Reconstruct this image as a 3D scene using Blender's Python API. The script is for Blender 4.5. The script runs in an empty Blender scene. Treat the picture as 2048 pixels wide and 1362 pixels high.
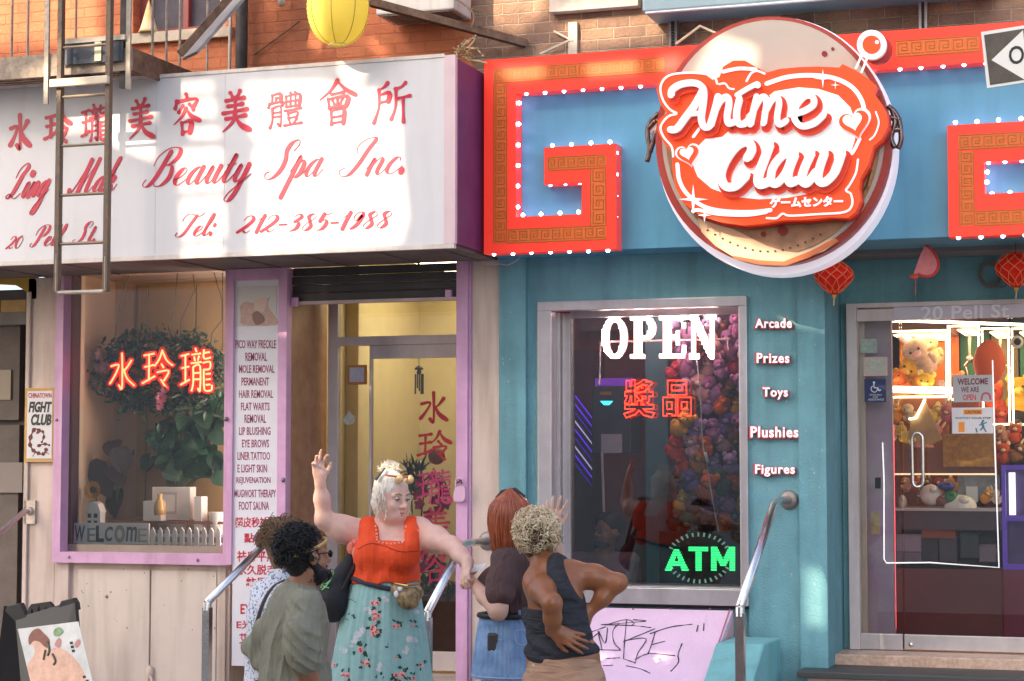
import bpy, bmesh, math, random
import numpy as np
from mathutils import Vector, Matrix
random.seed(7)
SC = bpy.context.scene
COL = SC.collection
R = math.radians
# ------------------------------------------------------------------ camera
FPX = 3900.0                       # focal length in photo pixels (photo is 2048 x 1362)
YAW, PITCH = math.atan(3900 / 11384.0), math.atan(260 / 3900.0)
CAM = Vector((0.0, -12.0, 2.0))
cam = bpy.data.cameras.new('camera'); camo = bpy.data.objects.new('camera', cam); COL.objects.link(camo)
cam.sensor_width = 36.0; cam.lens = FPX / 2048 * 36.0; cam.clip_end = 500
camo.location = CAM; camo.rotation_euler = (math.pi / 2 + PITCH, 0.0, YAW)
SC.camera = camo
CR = camo.rotation_euler.to_matrix()
# ------------------------------------------------------------------ light
SUN_EL, SUN_AZ = R(27), R(22)      # elevation, swing to the left of the street's axis
w = bpy.data.worlds.new('World'); SC.world = w; w.use_nodes = True
nt = w.node_tree; bg = nt.nodes['Background']
sky = nt.nodes.new('ShaderNodeTexSky'); sky.sky_type = 'NISHITA'; sky.sun_disc = False
sky.sun_elevation = SUN_EL; sky.sun_rotation = math.pi + SUN_AZ; sky.air_density = 0.8; sky.dust_density = 4.0; sky.ozone_density = 0.6
nt.links.new(sky.outputs[0], bg.inputs[0]); bg.inputs[1].default_value = 0.15
sl = bpy.data.lights.new('sun', 'SUN'); sun = bpy.data.objects.new('sun', sl); COL.objects.link(sun)
sl.energy = 2.2; sl.angle = R(0.3); sl.color = (1.0, 0.82, 0.60)
SUND = Vector((math.sin(SUN_AZ) * math.cos(SUN_EL), math.cos(SUN_AZ) * math.cos(SUN_EL), -math.sin(SUN_EL)))
sun.rotation_euler = SUND.to_track_quat('-Z', 'Y').to_euler(); sun.location = (-6, -14, 12)
vs = SC.view_settings; vs.view_transform = 'Standard'; vs.look = 'None'; vs.gamma = 1.0; vs.use_curve_mapping = False
vs.exposure = 1.85
SC.cycles.max_bounces = 8; SC.cycles.transparent_max_bounces = 16
SC.cycles.use_denoising = True
SC.cycles.sample_clamp_indirect = 6.0
# ------------------------------------------------------------------ pixel <-> world
def W(px, py, Y):
    """point of the plane y=Y seen at photo pixel (px, py)"""
    d = CR @ Vector(((px - 1024.0) / FPX, -(py - 681.0) / FPX, -1.0))
    return CAM + d * ((Y - CAM.y) / d.y)
def WX(px, X, py):
    """point of the plane x=X seen at photo pixel"""
    d = CR @ Vector(((px - 1024.0) / FPX, -(py - 681.0) / FPX, -1.0))
    return CAM + d * ((X - CAM.x) / d.x)
def S(px, py, Y):
    """photo pixels per metre there"""
    p = W(px, py, Y) - CAM
    return FPX / (-(CR.inverted() @ p).z)
def C(h, a=1.0):
    h = h.lstrip('#'); o = []
    for i in (0, 2, 4):
        c = int(h[i:i + 2], 16) / 255.0
        o.append(c / 12.92 if c <= .04045 else ((c + .055) / 1.055) ** 2.4)
    return (o[0], o[1], o[2], a)
# ------------------------------------------------------------------ materials
MATS = {}
def mat(name, col, rough=.6, metal=0., var=.0, vs=6., bump=0., bs=40., spec=.5, dirt=0., coat=0., col2=None, sub=0.):
    """principled with slow colour variation between col*(1-var) .. col*(1+var), a fine bump and dirt streaks"""
    if name in MATS: return MATS[name]
    m = bpy.data.materials.new(name); m.use_nodes = True; n = m.node_tree; b = n.nodes['Principled BSDF']
    c = C(col) if isinstance(col, str) else tuple(col) + ((1.,) if len(col) == 3 else ())
    b.inputs['Base Color'].default_value = c; b.inputs['Roughness'].default_value = rough
    b.inputs['Metallic'].default_value = metal; b.inputs['Specular IOR Level'].default_value = spec
    b.inputs['Coat Weight'].default_value = coat
    if sub: b.inputs['Subsurface Weight'].default_value = sub; b.inputs['Subsurface Radius'].default_value = (.012, .005, .003)
    tc = n.nodes.new('ShaderNodeTexCoord')
    if var or col2:
        t = n.nodes.new('ShaderNodeTexNoise'); t.inputs['Scale'].default_value = vs; t.inputs['Detail'].default_value = 6
        t.inputs['Roughness'].default_value = .65
        n.links.new(tc.outputs['Object'], t.inputs['Vector'])
        r = n.nodes.new('ShaderNodeValToRGB'); r.color_ramp.elements[0].position = .3; r.color_ramp.elements[1].position = .7
        a = c if col2 else [x * (1 - var) for x in c[:3]] + [1]; z = C(col2) if col2 else [min(1, x * (1 + var)) for x in c[:3]] + [1]
        r.color_ramp.elements[0].color = a; r.color_ramp.elements[1].color = z
        n.links.new(t.outputs['Fac'], r.inputs['Fac']); src = r.outputs['Color']
        if dirt:
            mp = n.nodes.new('ShaderNodeMapping'); mp.inputs['Scale'].default_value = (5.5, 5.5, .6)
            n.links.new(tc.outputs['Object'], mp.inputs['Vector'])
            t2 = n.nodes.new('ShaderNodeTexNoise'); t2.inputs['Scale'].default_value = 1.6; t2.inputs['Detail'].default_value = 8
            n.links.new(mp.outputs[0], t2.inputs['Vector'])
            r2 = n.nodes.new('ShaderNodeValToRGB'); r2.color_ramp.elements[0].position = .48; r2.color_ramp.elements[1].position = .75
            r2.color_ramp.elements[0].color = (1, 1, 1, 1); r2.color_ramp.elements[1].color = (1 - dirt, 1 - dirt * 1.1, 1 - dirt * 1.25, 1)
            n.links.new(t2.outputs['Fac'], r2.inputs['Fac'])
            mx = n.nodes.new('ShaderNodeMixRGB'); mx.blend_type = 'MULTIPLY'; mx.inputs[0].default_value = 1
            n.links.new(src, mx.inputs[1]); n.links.new(r2.outputs[0], mx.inputs[2]); src = mx.outputs[0]
        n.links.new(src, b.inputs['Base Color'])
    if bump:
        t = n.nodes.new('ShaderNodeTexNoise'); t.inputs['Scale'].default_value = bs; t.inputs['Detail'].default_value = 5
        n.links.new(tc.outputs['Object'], t.inputs['Vector'])
        bp = n.nodes.new('ShaderNodeBump'); bp.inputs['Strength'].default_value = bump; bp.inputs['Distance'].default_value = .01
        n.links.new(t.outputs['Fac'], bp.inputs['Height']); n.links.new(bp.outputs[0], b.inputs['Normal'])
    MATS[name] = m; return m
def emit(name, col, strength, base=None):
    if name in MATS: return MATS[name]
    m = bpy.data.materials.new(name); m.use_nodes = True; b = m.node_tree.nodes['Principled BSDF']
    b.inputs['Base Color'].default_value = C(base or col); b.inputs['Emission Color'].default_value = C(col)
    b.inputs['Emission Strength'].default_value = strength; b.inputs['Roughness'].default_value = .4
    MATS[name] = m; return m
def glass(name, tint=(1, 1, 1), refl=1.0, rough=.0):
    """thin pane: clear with the mirror of real glass"""
    if name in MATS: return MATS[name]
    m = bpy.data.materials.new(name); m.use_nodes = True; n = m.node_tree
    n.nodes.remove(n.nodes['Principled BSDF']); out = n.nodes['Material Output']
    tr = n.nodes.new('ShaderNodeBsdfTransparent'); tr.inputs[0].default_value = tuple(tint) + (1,)
    gl = n.nodes.new('ShaderNodeBsdfGlossy'); gl.inputs['Roughness'].default_value = rough
    fr = n.nodes.new('ShaderNodeFresnel'); fr.inputs[0].default_value = 1.5
    mu = n.nodes.new('ShaderNodeMath'); mu.operation = 'MULTIPLY'; mu.inputs[1].default_value = refl
    n.links.new(fr.outputs[0], mu.inputs[0])
    mx = n.nodes.new('ShaderNodeMixShader'); n.links.new(mu.outputs[0], mx.inputs[0])
    n.links.new(tr.outputs[0], mx.inputs[1]); n.links.new(gl.outputs[0], mx.inputs[2]); n.links.new(mx.outputs[0], out.inputs[0])
    MATS[name] = m; return m
# ------------------------------------------------------------------ mesh collector
class MB:
    def __init__(s): s.v = []; s.f = []; s.mi = []; s.cur = 0
    def add(s, vs, fs):
        o = len(s.v); s.v += [tuple(p) for p in vs]; s.f += [tuple(i + o for i in f) for f in fs]; s.mi += [s.cur] * len(fs); return s
    def slot(s, i): s.cur = i; return s
    def box(s, x0, x1, y0, y1, z0, z1):
        return s.add([(x0, y0, z0), (x1, y0, z0), (x1, y1, z0), (x0, y1, z0), (x0, y0, z1), (x1, y0, z1), (x1, y1, z1), (x0, y1, z1)],
                     [(0, 3, 2, 1), (4, 5, 6, 7), (0, 1, 5, 4), (1, 2, 6, 5), (2, 3, 7, 6), (3, 0, 4, 7)])
    def pbox(s, x0, y0, x1, y1, Y, depth):
        """axis-aligned box whose front face at y=Y covers the photo rectangle"""
        X0, X1, Z0, Z1 = rect(x0, y0, x1, y1, Y)
        return s.box(X0, X1, Y, Y + depth, Z0, Z1)
    def obox(s, c, ax, ay, az):
        c, ax, ay, az = map(Vector, (c, ax, ay, az))
        P = [c + ax * i + ay * j + az * k for k in (-1, 1) for (i, j) in ((-1, -1), (1, -1), (1, 1), (-1, 1))]
        fs = [(0, 3, 2, 1), (4, 5, 6, 7), (0, 1, 5, 4), (1, 2, 6, 5), (2, 3, 7, 6), (3, 0, 4, 7)]
        if ax.cross(ay).dot(az) < 0: fs = [tuple(reversed(f)) for f in fs]
        return s.add(P, fs)
    def prism(s, pts, vec):
        """pts: planar loop of 3-D points; vec: extrusion"""
        pts = [Vector(p) for p in pts]; vec = Vector(vec); n = len(pts)
        nrm = Vector((0, 0, 0))
        for i in range(n): nrm += (pts[i] - pts[0]).cross(pts[(i + 1) % n] - pts[0])
        if nrm.dot(vec) > 0: pts.reverse()
        fs = [tuple(range(n)), tuple(range(2 * n - 1, n - 1, -1))]
        for i in range(n):
            j = (i + 1) % n; fs.append((i, i + n, j + n, j))
        return s.add(pts + [p + vec for p in pts], fs)
    def pprism(s, pts, Y, depth): return s.prism([W(x, y, Y) for x, y in pts], (0, depth, 0))
    def bar(s, a, b, w, h=None, up=(0, 0, 1)):
        a, b = Vector(a), Vector(b); d = (b - a); L = d.length; d.normalize(); u = Vector(up)
        if abs(d.dot(u)) > .98: u = Vector((0, 1, 0))
        x = d.cross(u).normalized(); z = x.cross(d); h = h or w
        return s.obox((a + b) / 2, d * (L / 2), x * (w / 2), z * (h / 2))
    def tube(s, pts, r, n=8, cap=True, closed=False):
        pts = [Vector(p) for p in pts]; m = len(pts)
        rr = r if isinstance(r, (list, tuple)) else [r] * m
        vs = []; fs = []; u = None
        for i, p in enumerate(pts):
            a = pts[i - 1] if (i or closed) else p; b = pts[(i + 1) % m] if (i < m - 1 or closed) else p
            d = (b - a); d = d.normalized() if d.length > 1e-9 else Vector((0, 0, 1))
            if u is None: u = d.orthogonal().normalized()
            u = (u - d * u.dot(d)); u = u.normalized() if u.length > 1e-6 else d.orthogonal().normalized()
            v = d.cross(u)
            for k in range(n):
                t = 2 * math.pi * k / n; vs.append(p + (u * math.cos(t) + v * math.sin(t)) * rr[i])
        for i in range(m if closed else m - 1):
            j = (i + 1) % m
            for k in range(n):
                l = (k + 1) % n; fs.append((i * n + k, i * n + l, j * n + l, j * n + k))
        if cap and not closed: fs.append(tuple(range(n - 1, -1, -1))); fs.append(tuple(range((m - 1) * n, m * n)))
        return s.add(vs, fs)
    def ball(s, c, r, nu=12, nv=8, M=None):
        c = Vector(c); r = r if isinstance(r, (list, tuple)) else (r, r, r); vs = []; fs = []
        for j in range(nv + 1):
            t = math.pi * j / nv
            for i in range(nu):
                p = 2 * math.pi * i / nu; q = Vector((r[0] * math.sin(t) * math.cos(p), r[1] * math.sin(t) * math.sin(p), r[2] * math.cos(t)))
                vs.append(c + (M @ q if M else q))
        for j in range(nv):
            for i in range(nu):
                k = (i + 1) % nu; fs.append((j * nu + i, (j + 1) * nu + i, (j + 1) * nu + k, j * nu + k))
        return s.add(vs, fs)
    def lathe(s, c, axis, prof, n=20):
        """prof: (radius, distance along axis)"""
        c, ax = Vector(c), Vector(axis).normalized(); u = ax.orthogonal().normalized(); v = ax.cross(u); vs = []; fs = []
        for (r, h) in prof:
            for k in range(n):
                t = 2 * math.pi * k / n; vs.append(c + ax * h + (u * math.cos(t) + v * math.sin(t)) * r)
        for j in range(len(prof) - 1):
            for k in range(n):
                l = (k + 1) % n; fs.append((j * n + k, j * n + l, (j + 1) * n + l, (j + 1) * n + k))
        return s.add(vs, fs)
    def build(s, name, m, parent=None, smooth=False, bevel=0.):
        me = bpy.data.meshes.new(name); off = Vector(OFF.get(parent.name, (0, 0, 0))) if parent else Vector((0, 0, 0))
        me.from_pydata([(p[0] - off.x, p[1] - off.y, p[2] - off.z) for p in s.v], [], s.f)
        ms = m if isinstance(m, (list, tuple)) else [m]
        for q in ms: me.materials.append(q)
        if len(ms) > 1: me.polygons.foreach_set('material_index', s.mi)
        if smooth: me.polygons.foreach_set('use_smooth', [True] * len(me.polygons))
        me.update()
        return link(name, me, parent, bevel)
OFF = {}
def link(name, me, parent=None, bevel=0.):
    o = bpy.data.objects.new(name, me); COL.objects.link(o)
    if parent: o.parent = parent; OFF[o.name] = OFF.get(parent.name, (0, 0, 0))
    else: OFF[o.name] = (0, 0, 0)
    if bevel:
        b = o.modifiers.new('bevel', 'BEVEL'); b.width = bevel; b.segments = 2; b.limit_method = 'ANGLE'; b.angle_limit = R(40)
    return o
def tag(o, label, cat, group=None, kind=None):
    o['label'] = label
    if cat: o['category'] = cat
    if group: o['group'] = group
    if kind: o['kind'] = kind
    return o
def thing(name, label, cat, loc, group=None):
    o = bpy.data.objects.new(name, None); COL.objects.link(o); o.location = loc; o.empty_display_size = .1
    OFF[o.name] = tuple(loc); return tag(o, label, cat, group)
def struct(o): o['kind'] = 'structure'; return o
def rect(x0, y0, x1, y1, Y):
    """photo rectangle -> X0, X1, Z0, Z1 on plane y=Y"""
    ym, xm = (y0 + y1) / 2, (x0 + x1) / 2
    return W(x0, ym, Y).x, W(x1, ym, Y).x, W(xm, y1, Y).z, W(xm, y0, Y).z
def copy_tree(o, parent=None):
    c = o.copy(); COL.objects.link(c); OFF[c.name] = OFF.get(o.name, (0, 0, 0))
    if parent: c.parent = parent
    for ch in list(o.children): copy_tree(ch, c)
    return c
# ------------------------------------------------------------------ flat shapes with holes, text
def shape2d(loops, thick):
    """2-D loops (outer and holes) -> mesh data (verts, faces), filled and extruded, z = 0 .. thick"""
    cu = bpy.data.curves.new('t', 'CURVE'); cu.dimensions = '2D'; cu.fill_mode = 'BOTH'; cu.extrude = thick / 2
    for L in loops:
        sp = cu.splines.new('POLY'); sp.points.add(len(L) - 1)
        for q, (x, y) in zip(sp.points, L): q.co = (x, y, 0, 1)
        sp.use_cyclic_u = True
    return curve_data(cu, thick)
def curve_data(cu, thick):
    o = bpy.data.objects.new('t', cu); COL.objects.link(o)
    dg = bpy.context.evaluated_depsgraph_get(); dg.update()
    me = bpy.data.meshes.new_from_object(o.evaluated_get(dg))
    v = [tuple(p.co) for p in me.vertices]; f = [tuple(p.vertices) for p in me.polygons]
    bpy.data.objects.remove(o); bpy.data.curves.remove(cu); bpy.data.meshes.remove(me)
    return v, f
FONT = None
def text_data(t, bold=0., res=3, space=1., line=1., align='LEFT', outline=0.):
    global FONT
    if FONT is None: FONT = bpy.data.fonts.load('<builtin>')
    cu = bpy.data.curves.new('t', 'FONT'); cu.body = t; cu.font = FONT; cu.size = 1; cu.extrude = .5; cu.offset = bold
    cu.resolution_u = res; cu.space_character = space; cu.space_line = line; cu.align_x = align
    if outline: cu.fill_mode = 'NONE'; cu.extrude = 0; cu.bevel_depth = outline; cu.bevel_resolution = 2
    return curve_data(cu, 1.)
def text(mb, t, quad, Y, thick, bold=0., shear=0., fit=True, **k):
    """lay lettering in the photo quad (tl, tr, br, bl) on plane y=Y, standing out towards the street by thick; quad edge = ink edge"""
    v, f = text_data(t, bold, **k)
    v = [(x + shear * y, y, z) for x, y, z in v]
    xs = [p[0] for p in v]; ys = [p[1] for p in v]; x0, x1, y0, y1 = min(xs), max(xs), min(ys), max(ys)
    tl, tr, br, bl = quad; out = []
    for x, y, z in v:
        a = (x - x0) / (x1 - x0); b = (y - y0) / (y1 - y0)
        px = (bl[0] * (1 - a) + br[0] * a) * (1 - b) + (tl[0] * (1 - a) + tr[0] * a) * b
        py = (bl[1] * (1 - a) + br[1] * a) * (1 - b) + (tl[1] * (1 - a) + tr[1] * a) * b
        p = W(px, py, Y); out.append((p.x, p.y - (z + .5) * thick, p.z))
    return mb.add(out, f)
def tbox(mb, t, x0, y0, x1, y1, Y, thick, slope=0., **k):
    d = slope * (x1 - x0)
    return text(mb, t, [(x0, y0), (x1, y0 + d), (x1, y1 + d), (x0, y1)], Y, thick, **k)
def pshape(mb, loops, Y, thick):
    """photo-pixel loops (first outer, rest holes) -> a plate whose front is y=Y and back y=Y+thick"""
    v, f = shape2d([[(x / 100., -y / 100.) for x, y in L] for L in loops], 1.)
    out = []
    for x, y, z in v:
        p = W(x * 100, -y * 100, Y); out.append((p.x, Y + (.5 - z) * thick, p.z))
    return mb.add(out, f)
def smooth_path(pts, per=8, closed=False):
    n = len(pts); out = []
    if n < 3 and not closed:
        return [tuple(pts[0][k] + (pts[1][k] - pts[0][k]) * i / per for k in range(len(pts[0]))) for i in range(per + 1)]
    for i in range(n if closed else n - 1):
        g = (lambda j: pts[j % n]) if closed else (lambda j: pts[max(0, min(n - 1, j))])
        p0, p1, p2, p3 = g(i - 1), g(i), g(i + 1), g(i + 2)
        for s in range(per):
            t = s / per
            out.append(tuple(.5 * (2 * b + (c - a) * t + (2 * a - 5 * b + 4 * c - d) * t * t + (3 * b - a - 3 * c + d) * t ** 3)
                             for a, b, c, d in zip(p0, p1, p2, p3)))
    if not closed: out.append(tuple(pts[-1]))
    return out
STK = [0]
def ribbon(mb, pts, wid, Y, thick, round_=True):
    """brush stroke in photo pixels: pts, one width per point; a thin raised ribbon facing the street"""
    STK[0] += 1; e = (STK[0] % 23) * .00013
    n = len(pts); L = []; Rr = []
    for i, (x, y) in enumerate(pts):
        a = pts[max(0, i - 1)]; b = pts[min(n - 1, i + 1)]; dx, dy = b[0] - a[0], b[1] - a[1]; l = math.hypot(dx, dy) or 1
        h = wid[i] / 2; L.append((x - dy / l * h, y + dx / l * h)); Rr.append((x + dy / l * h, y - dx / l * h))
    if round_:
        def cap(i, sgn):
            a = pts[i]; b = pts[i + 1] if sgn < 0 else pts[i - 1]; t = math.atan2(a[1] - b[1], a[0] - b[0]); h = wid[i] / 2
            return [(a[0] + h * math.cos(t + q), a[1] + h * math.sin(t + q)) for q in (-.9, -.45, 0, .45, .9)]
        c0 = cap(0, -1); c1 = cap(n - 1, 1)
        # orientation: L is on the +90 side of travel
        fan0 = [pts[0]] + [L[0]] + c0[::1] + [Rr[0]]; fan1 = [pts[-1]] + [Rr[-1]] + c1 + [L[-1]]
        for fan in (fan0, fan1):
            P = [W(x, y, Y) for x, y in fan]; P = [(p.x, p.y - thick - e, p.z) for p in P]
            mb.add(P, [(0, i, i + 1) for i in range(1, len(P) - 1)])
    P = []
    for i in range(n):
        for q in (L[i], Rr[i]):
            p = W(q[0], q[1], Y); P.append((p.x, Y - thick - e, p.z))
    fs = [(2 * i, 2 * i + 1, 2 * i + 3, 2 * i + 2) for i in range(n - 1)]
    m = len(P); P += [(x, Y, z) for x, y, z in P]
    for i in range(n - 1):
        fs += [(2 * i, 2 * i + 2, m + 2 * i + 2, m + 2 * i), (2 * i + 1, m + 2 * i + 1, m + 2 * i + 3, 2 * i + 3)]
    return mb.add(P, fs)
# ------------------------------------------------------------------ brushed Chinese characters: strokes in a 0..100 box, y down
HAN = {
'水': [[(50, 2), (51, 50), (49, 92), (38, 82)], [(10, 36), (38, 32), (28, 54), (6, 80)], [(84, 20), (70, 36), (58, 46)], [(55, 42), (68, 66), (94, 84)]],
'玲': [[(6, 16), (40, 11)], [(8, 44), (38, 39)], [(23, 14), (22, 78)], [(0, 84), (42, 66)], [(66, 2), (56, 24), (40, 42)], [(66, 6), (80, 28), (99, 40)],
       [(62, 36), (70, 46)], [(48, 57), (86, 53), (70, 78)], [(60, 74), (80, 97)]],
'瓏': [[(0, 18), (26, 13)], [(2, 45), (26, 41)], [(14, 16), (14, 78)], [(-2, 82), (28, 70)], [(46, 0), (50, 9)], [(34, 15), (64, 12)], [(42, 19), (45, 29)],
       [(58, 17), (54, 28)], [(32, 34), (66, 31)], [(39, 42), (39, 78), (33, 96)], [(39, 42), (61, 40), (61, 94), (54, 89)], [(40, 56), (60, 55)], [(40, 70), (60, 69)],
       [(74, 3), (74, 23), (96, 21)], [(75, 11), (92, 9)], [(70, 33), (93, 31), (92, 46), (72, 48)], [(73, 48), (74, 86), (80, 95), (98, 93), (99, 82)], [(80, 58), (95, 57)],
       [(80, 70), (95, 69)], [(80, 82), (94, 81)]],
'美': [[(34, 2), (42, 13)], [(66, -2), (57, 13)], [(20, 21), (80, 16)], [(26, 35), (74, 31)], [(50, 17), (50, 50)], [(10, 52), (90, 45)], [(20, 66), (84, 60)],
       [(50, 50), (42, 74), (8, 98)], [(52, 64), (70, 84), (98, 96)]],
'容': [[(50, -2), (54, 8)], [(16, 14), (11, 32)], [(17, 16), (88, 11), (78, 29)], [(38, 26), (24, 42)], [(62, 24), (76, 38)], [(50, 34), (34, 54), (6, 72)],
       [(52, 36), (70, 54), (98, 66)], [(34, 69), (37, 97)], [(34, 70), (68, 66), (64, 95)], [(37, 93), (65, 90)]],
'體': [[(14, 5), (14, 26)], [(14, 5), (38, 2), (38, 25)], [(25, 14), (38, 13)], [(25, 14), (25, 25)], [(6, 29), (3, 39)], [(6, 29), (46, 25), (42, 36)],
       [(14, 43), (14, 78), (7, 98)], [(14, 43), (38, 40), (38, 94), (31, 88)], [(15, 56), (37, 55)], [(15, 68), (37, 67)], [(54, 11), (55, 41)],
       [(54, 11), (93, 7), (92, 40)], [(67, 1), (67, 40)], [(81, 0), (81, 40)], [(55, 26), (92, 24)], [(55, 41), (92, 39)], [(50, 52), (97, 47)],
       [(60, 59), (61, 74)], [(60, 60), (87, 56), (84, 73)], [(61, 73), (85, 71)], [(62, 78), (66, 88)], [(84, 76), (77, 88)], [(49, 94), (99, 89)]],
'會': [[(50, 0), (32, 22), (2, 42)], [(51, 3), (72, 22), (99, 36)], [(34, 31), (66, 28)], [(25, 41), (28, 62)], [(25, 41), (77, 38), (73, 60)], [(28, 61), (73, 59)],
       [(50, 40), (50, 60)], [(37, 45), (42, 54)], [(63, 43), (57, 54)], [(33, 68), (34, 99)], [(33, 69), (67, 66), (66, 99)], [(35, 83), (65, 81)], [(35, 96), (65, 94)]],
'所': [[(38, 0), (28, 10), (12, 16)], [(14, 16), (14, 58), (0, 98)], [(16, 29), (43, 25), (40, 47)], [(16, 48), (40, 45)], [(88, 2), (76, 12), (60, 16)],
       [(61, 16), (60, 60), (48, 92)], [(62, 41), (100, 36)], [(81, 40), (82, 100)]],
}
def han(mb, ch, x0, y0, x1, y1, Y, thick, wd, slope=0., brush=True):
    for st in HAN[ch]:
        pts = smooth_path([(x0 + a / 100 * (x1 - x0), y0 + b / 100 * (y1 - y0) + slope * a / 100 * (x1 - x0)) for a, b in st], 5)
        n = len(pts); ws = []
        falling = abs(st[-1][0] - st[0][0]) > 22 and st[-1][1] - st[0][1] > 14
        for i in range(n):
            t = i / (n - 1)
            if not brush: q = .8
            elif falling and st[-1][0] < st[0][0]: q = 1.15 * (1 - t) + .28 * t
            elif falling: q = .45 + 1.0 * math.sin(math.pi * min(1, t * .72 + .05)) * (t ** .6) * 1.15
            else: q = .62 + .38 * abs(2 * t - 1) ** 1.5 + (.1 if t > .85 else 0)
            ws.append(wd * q)
        ribbon(mb, pts, ws, Y, thick)
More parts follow.
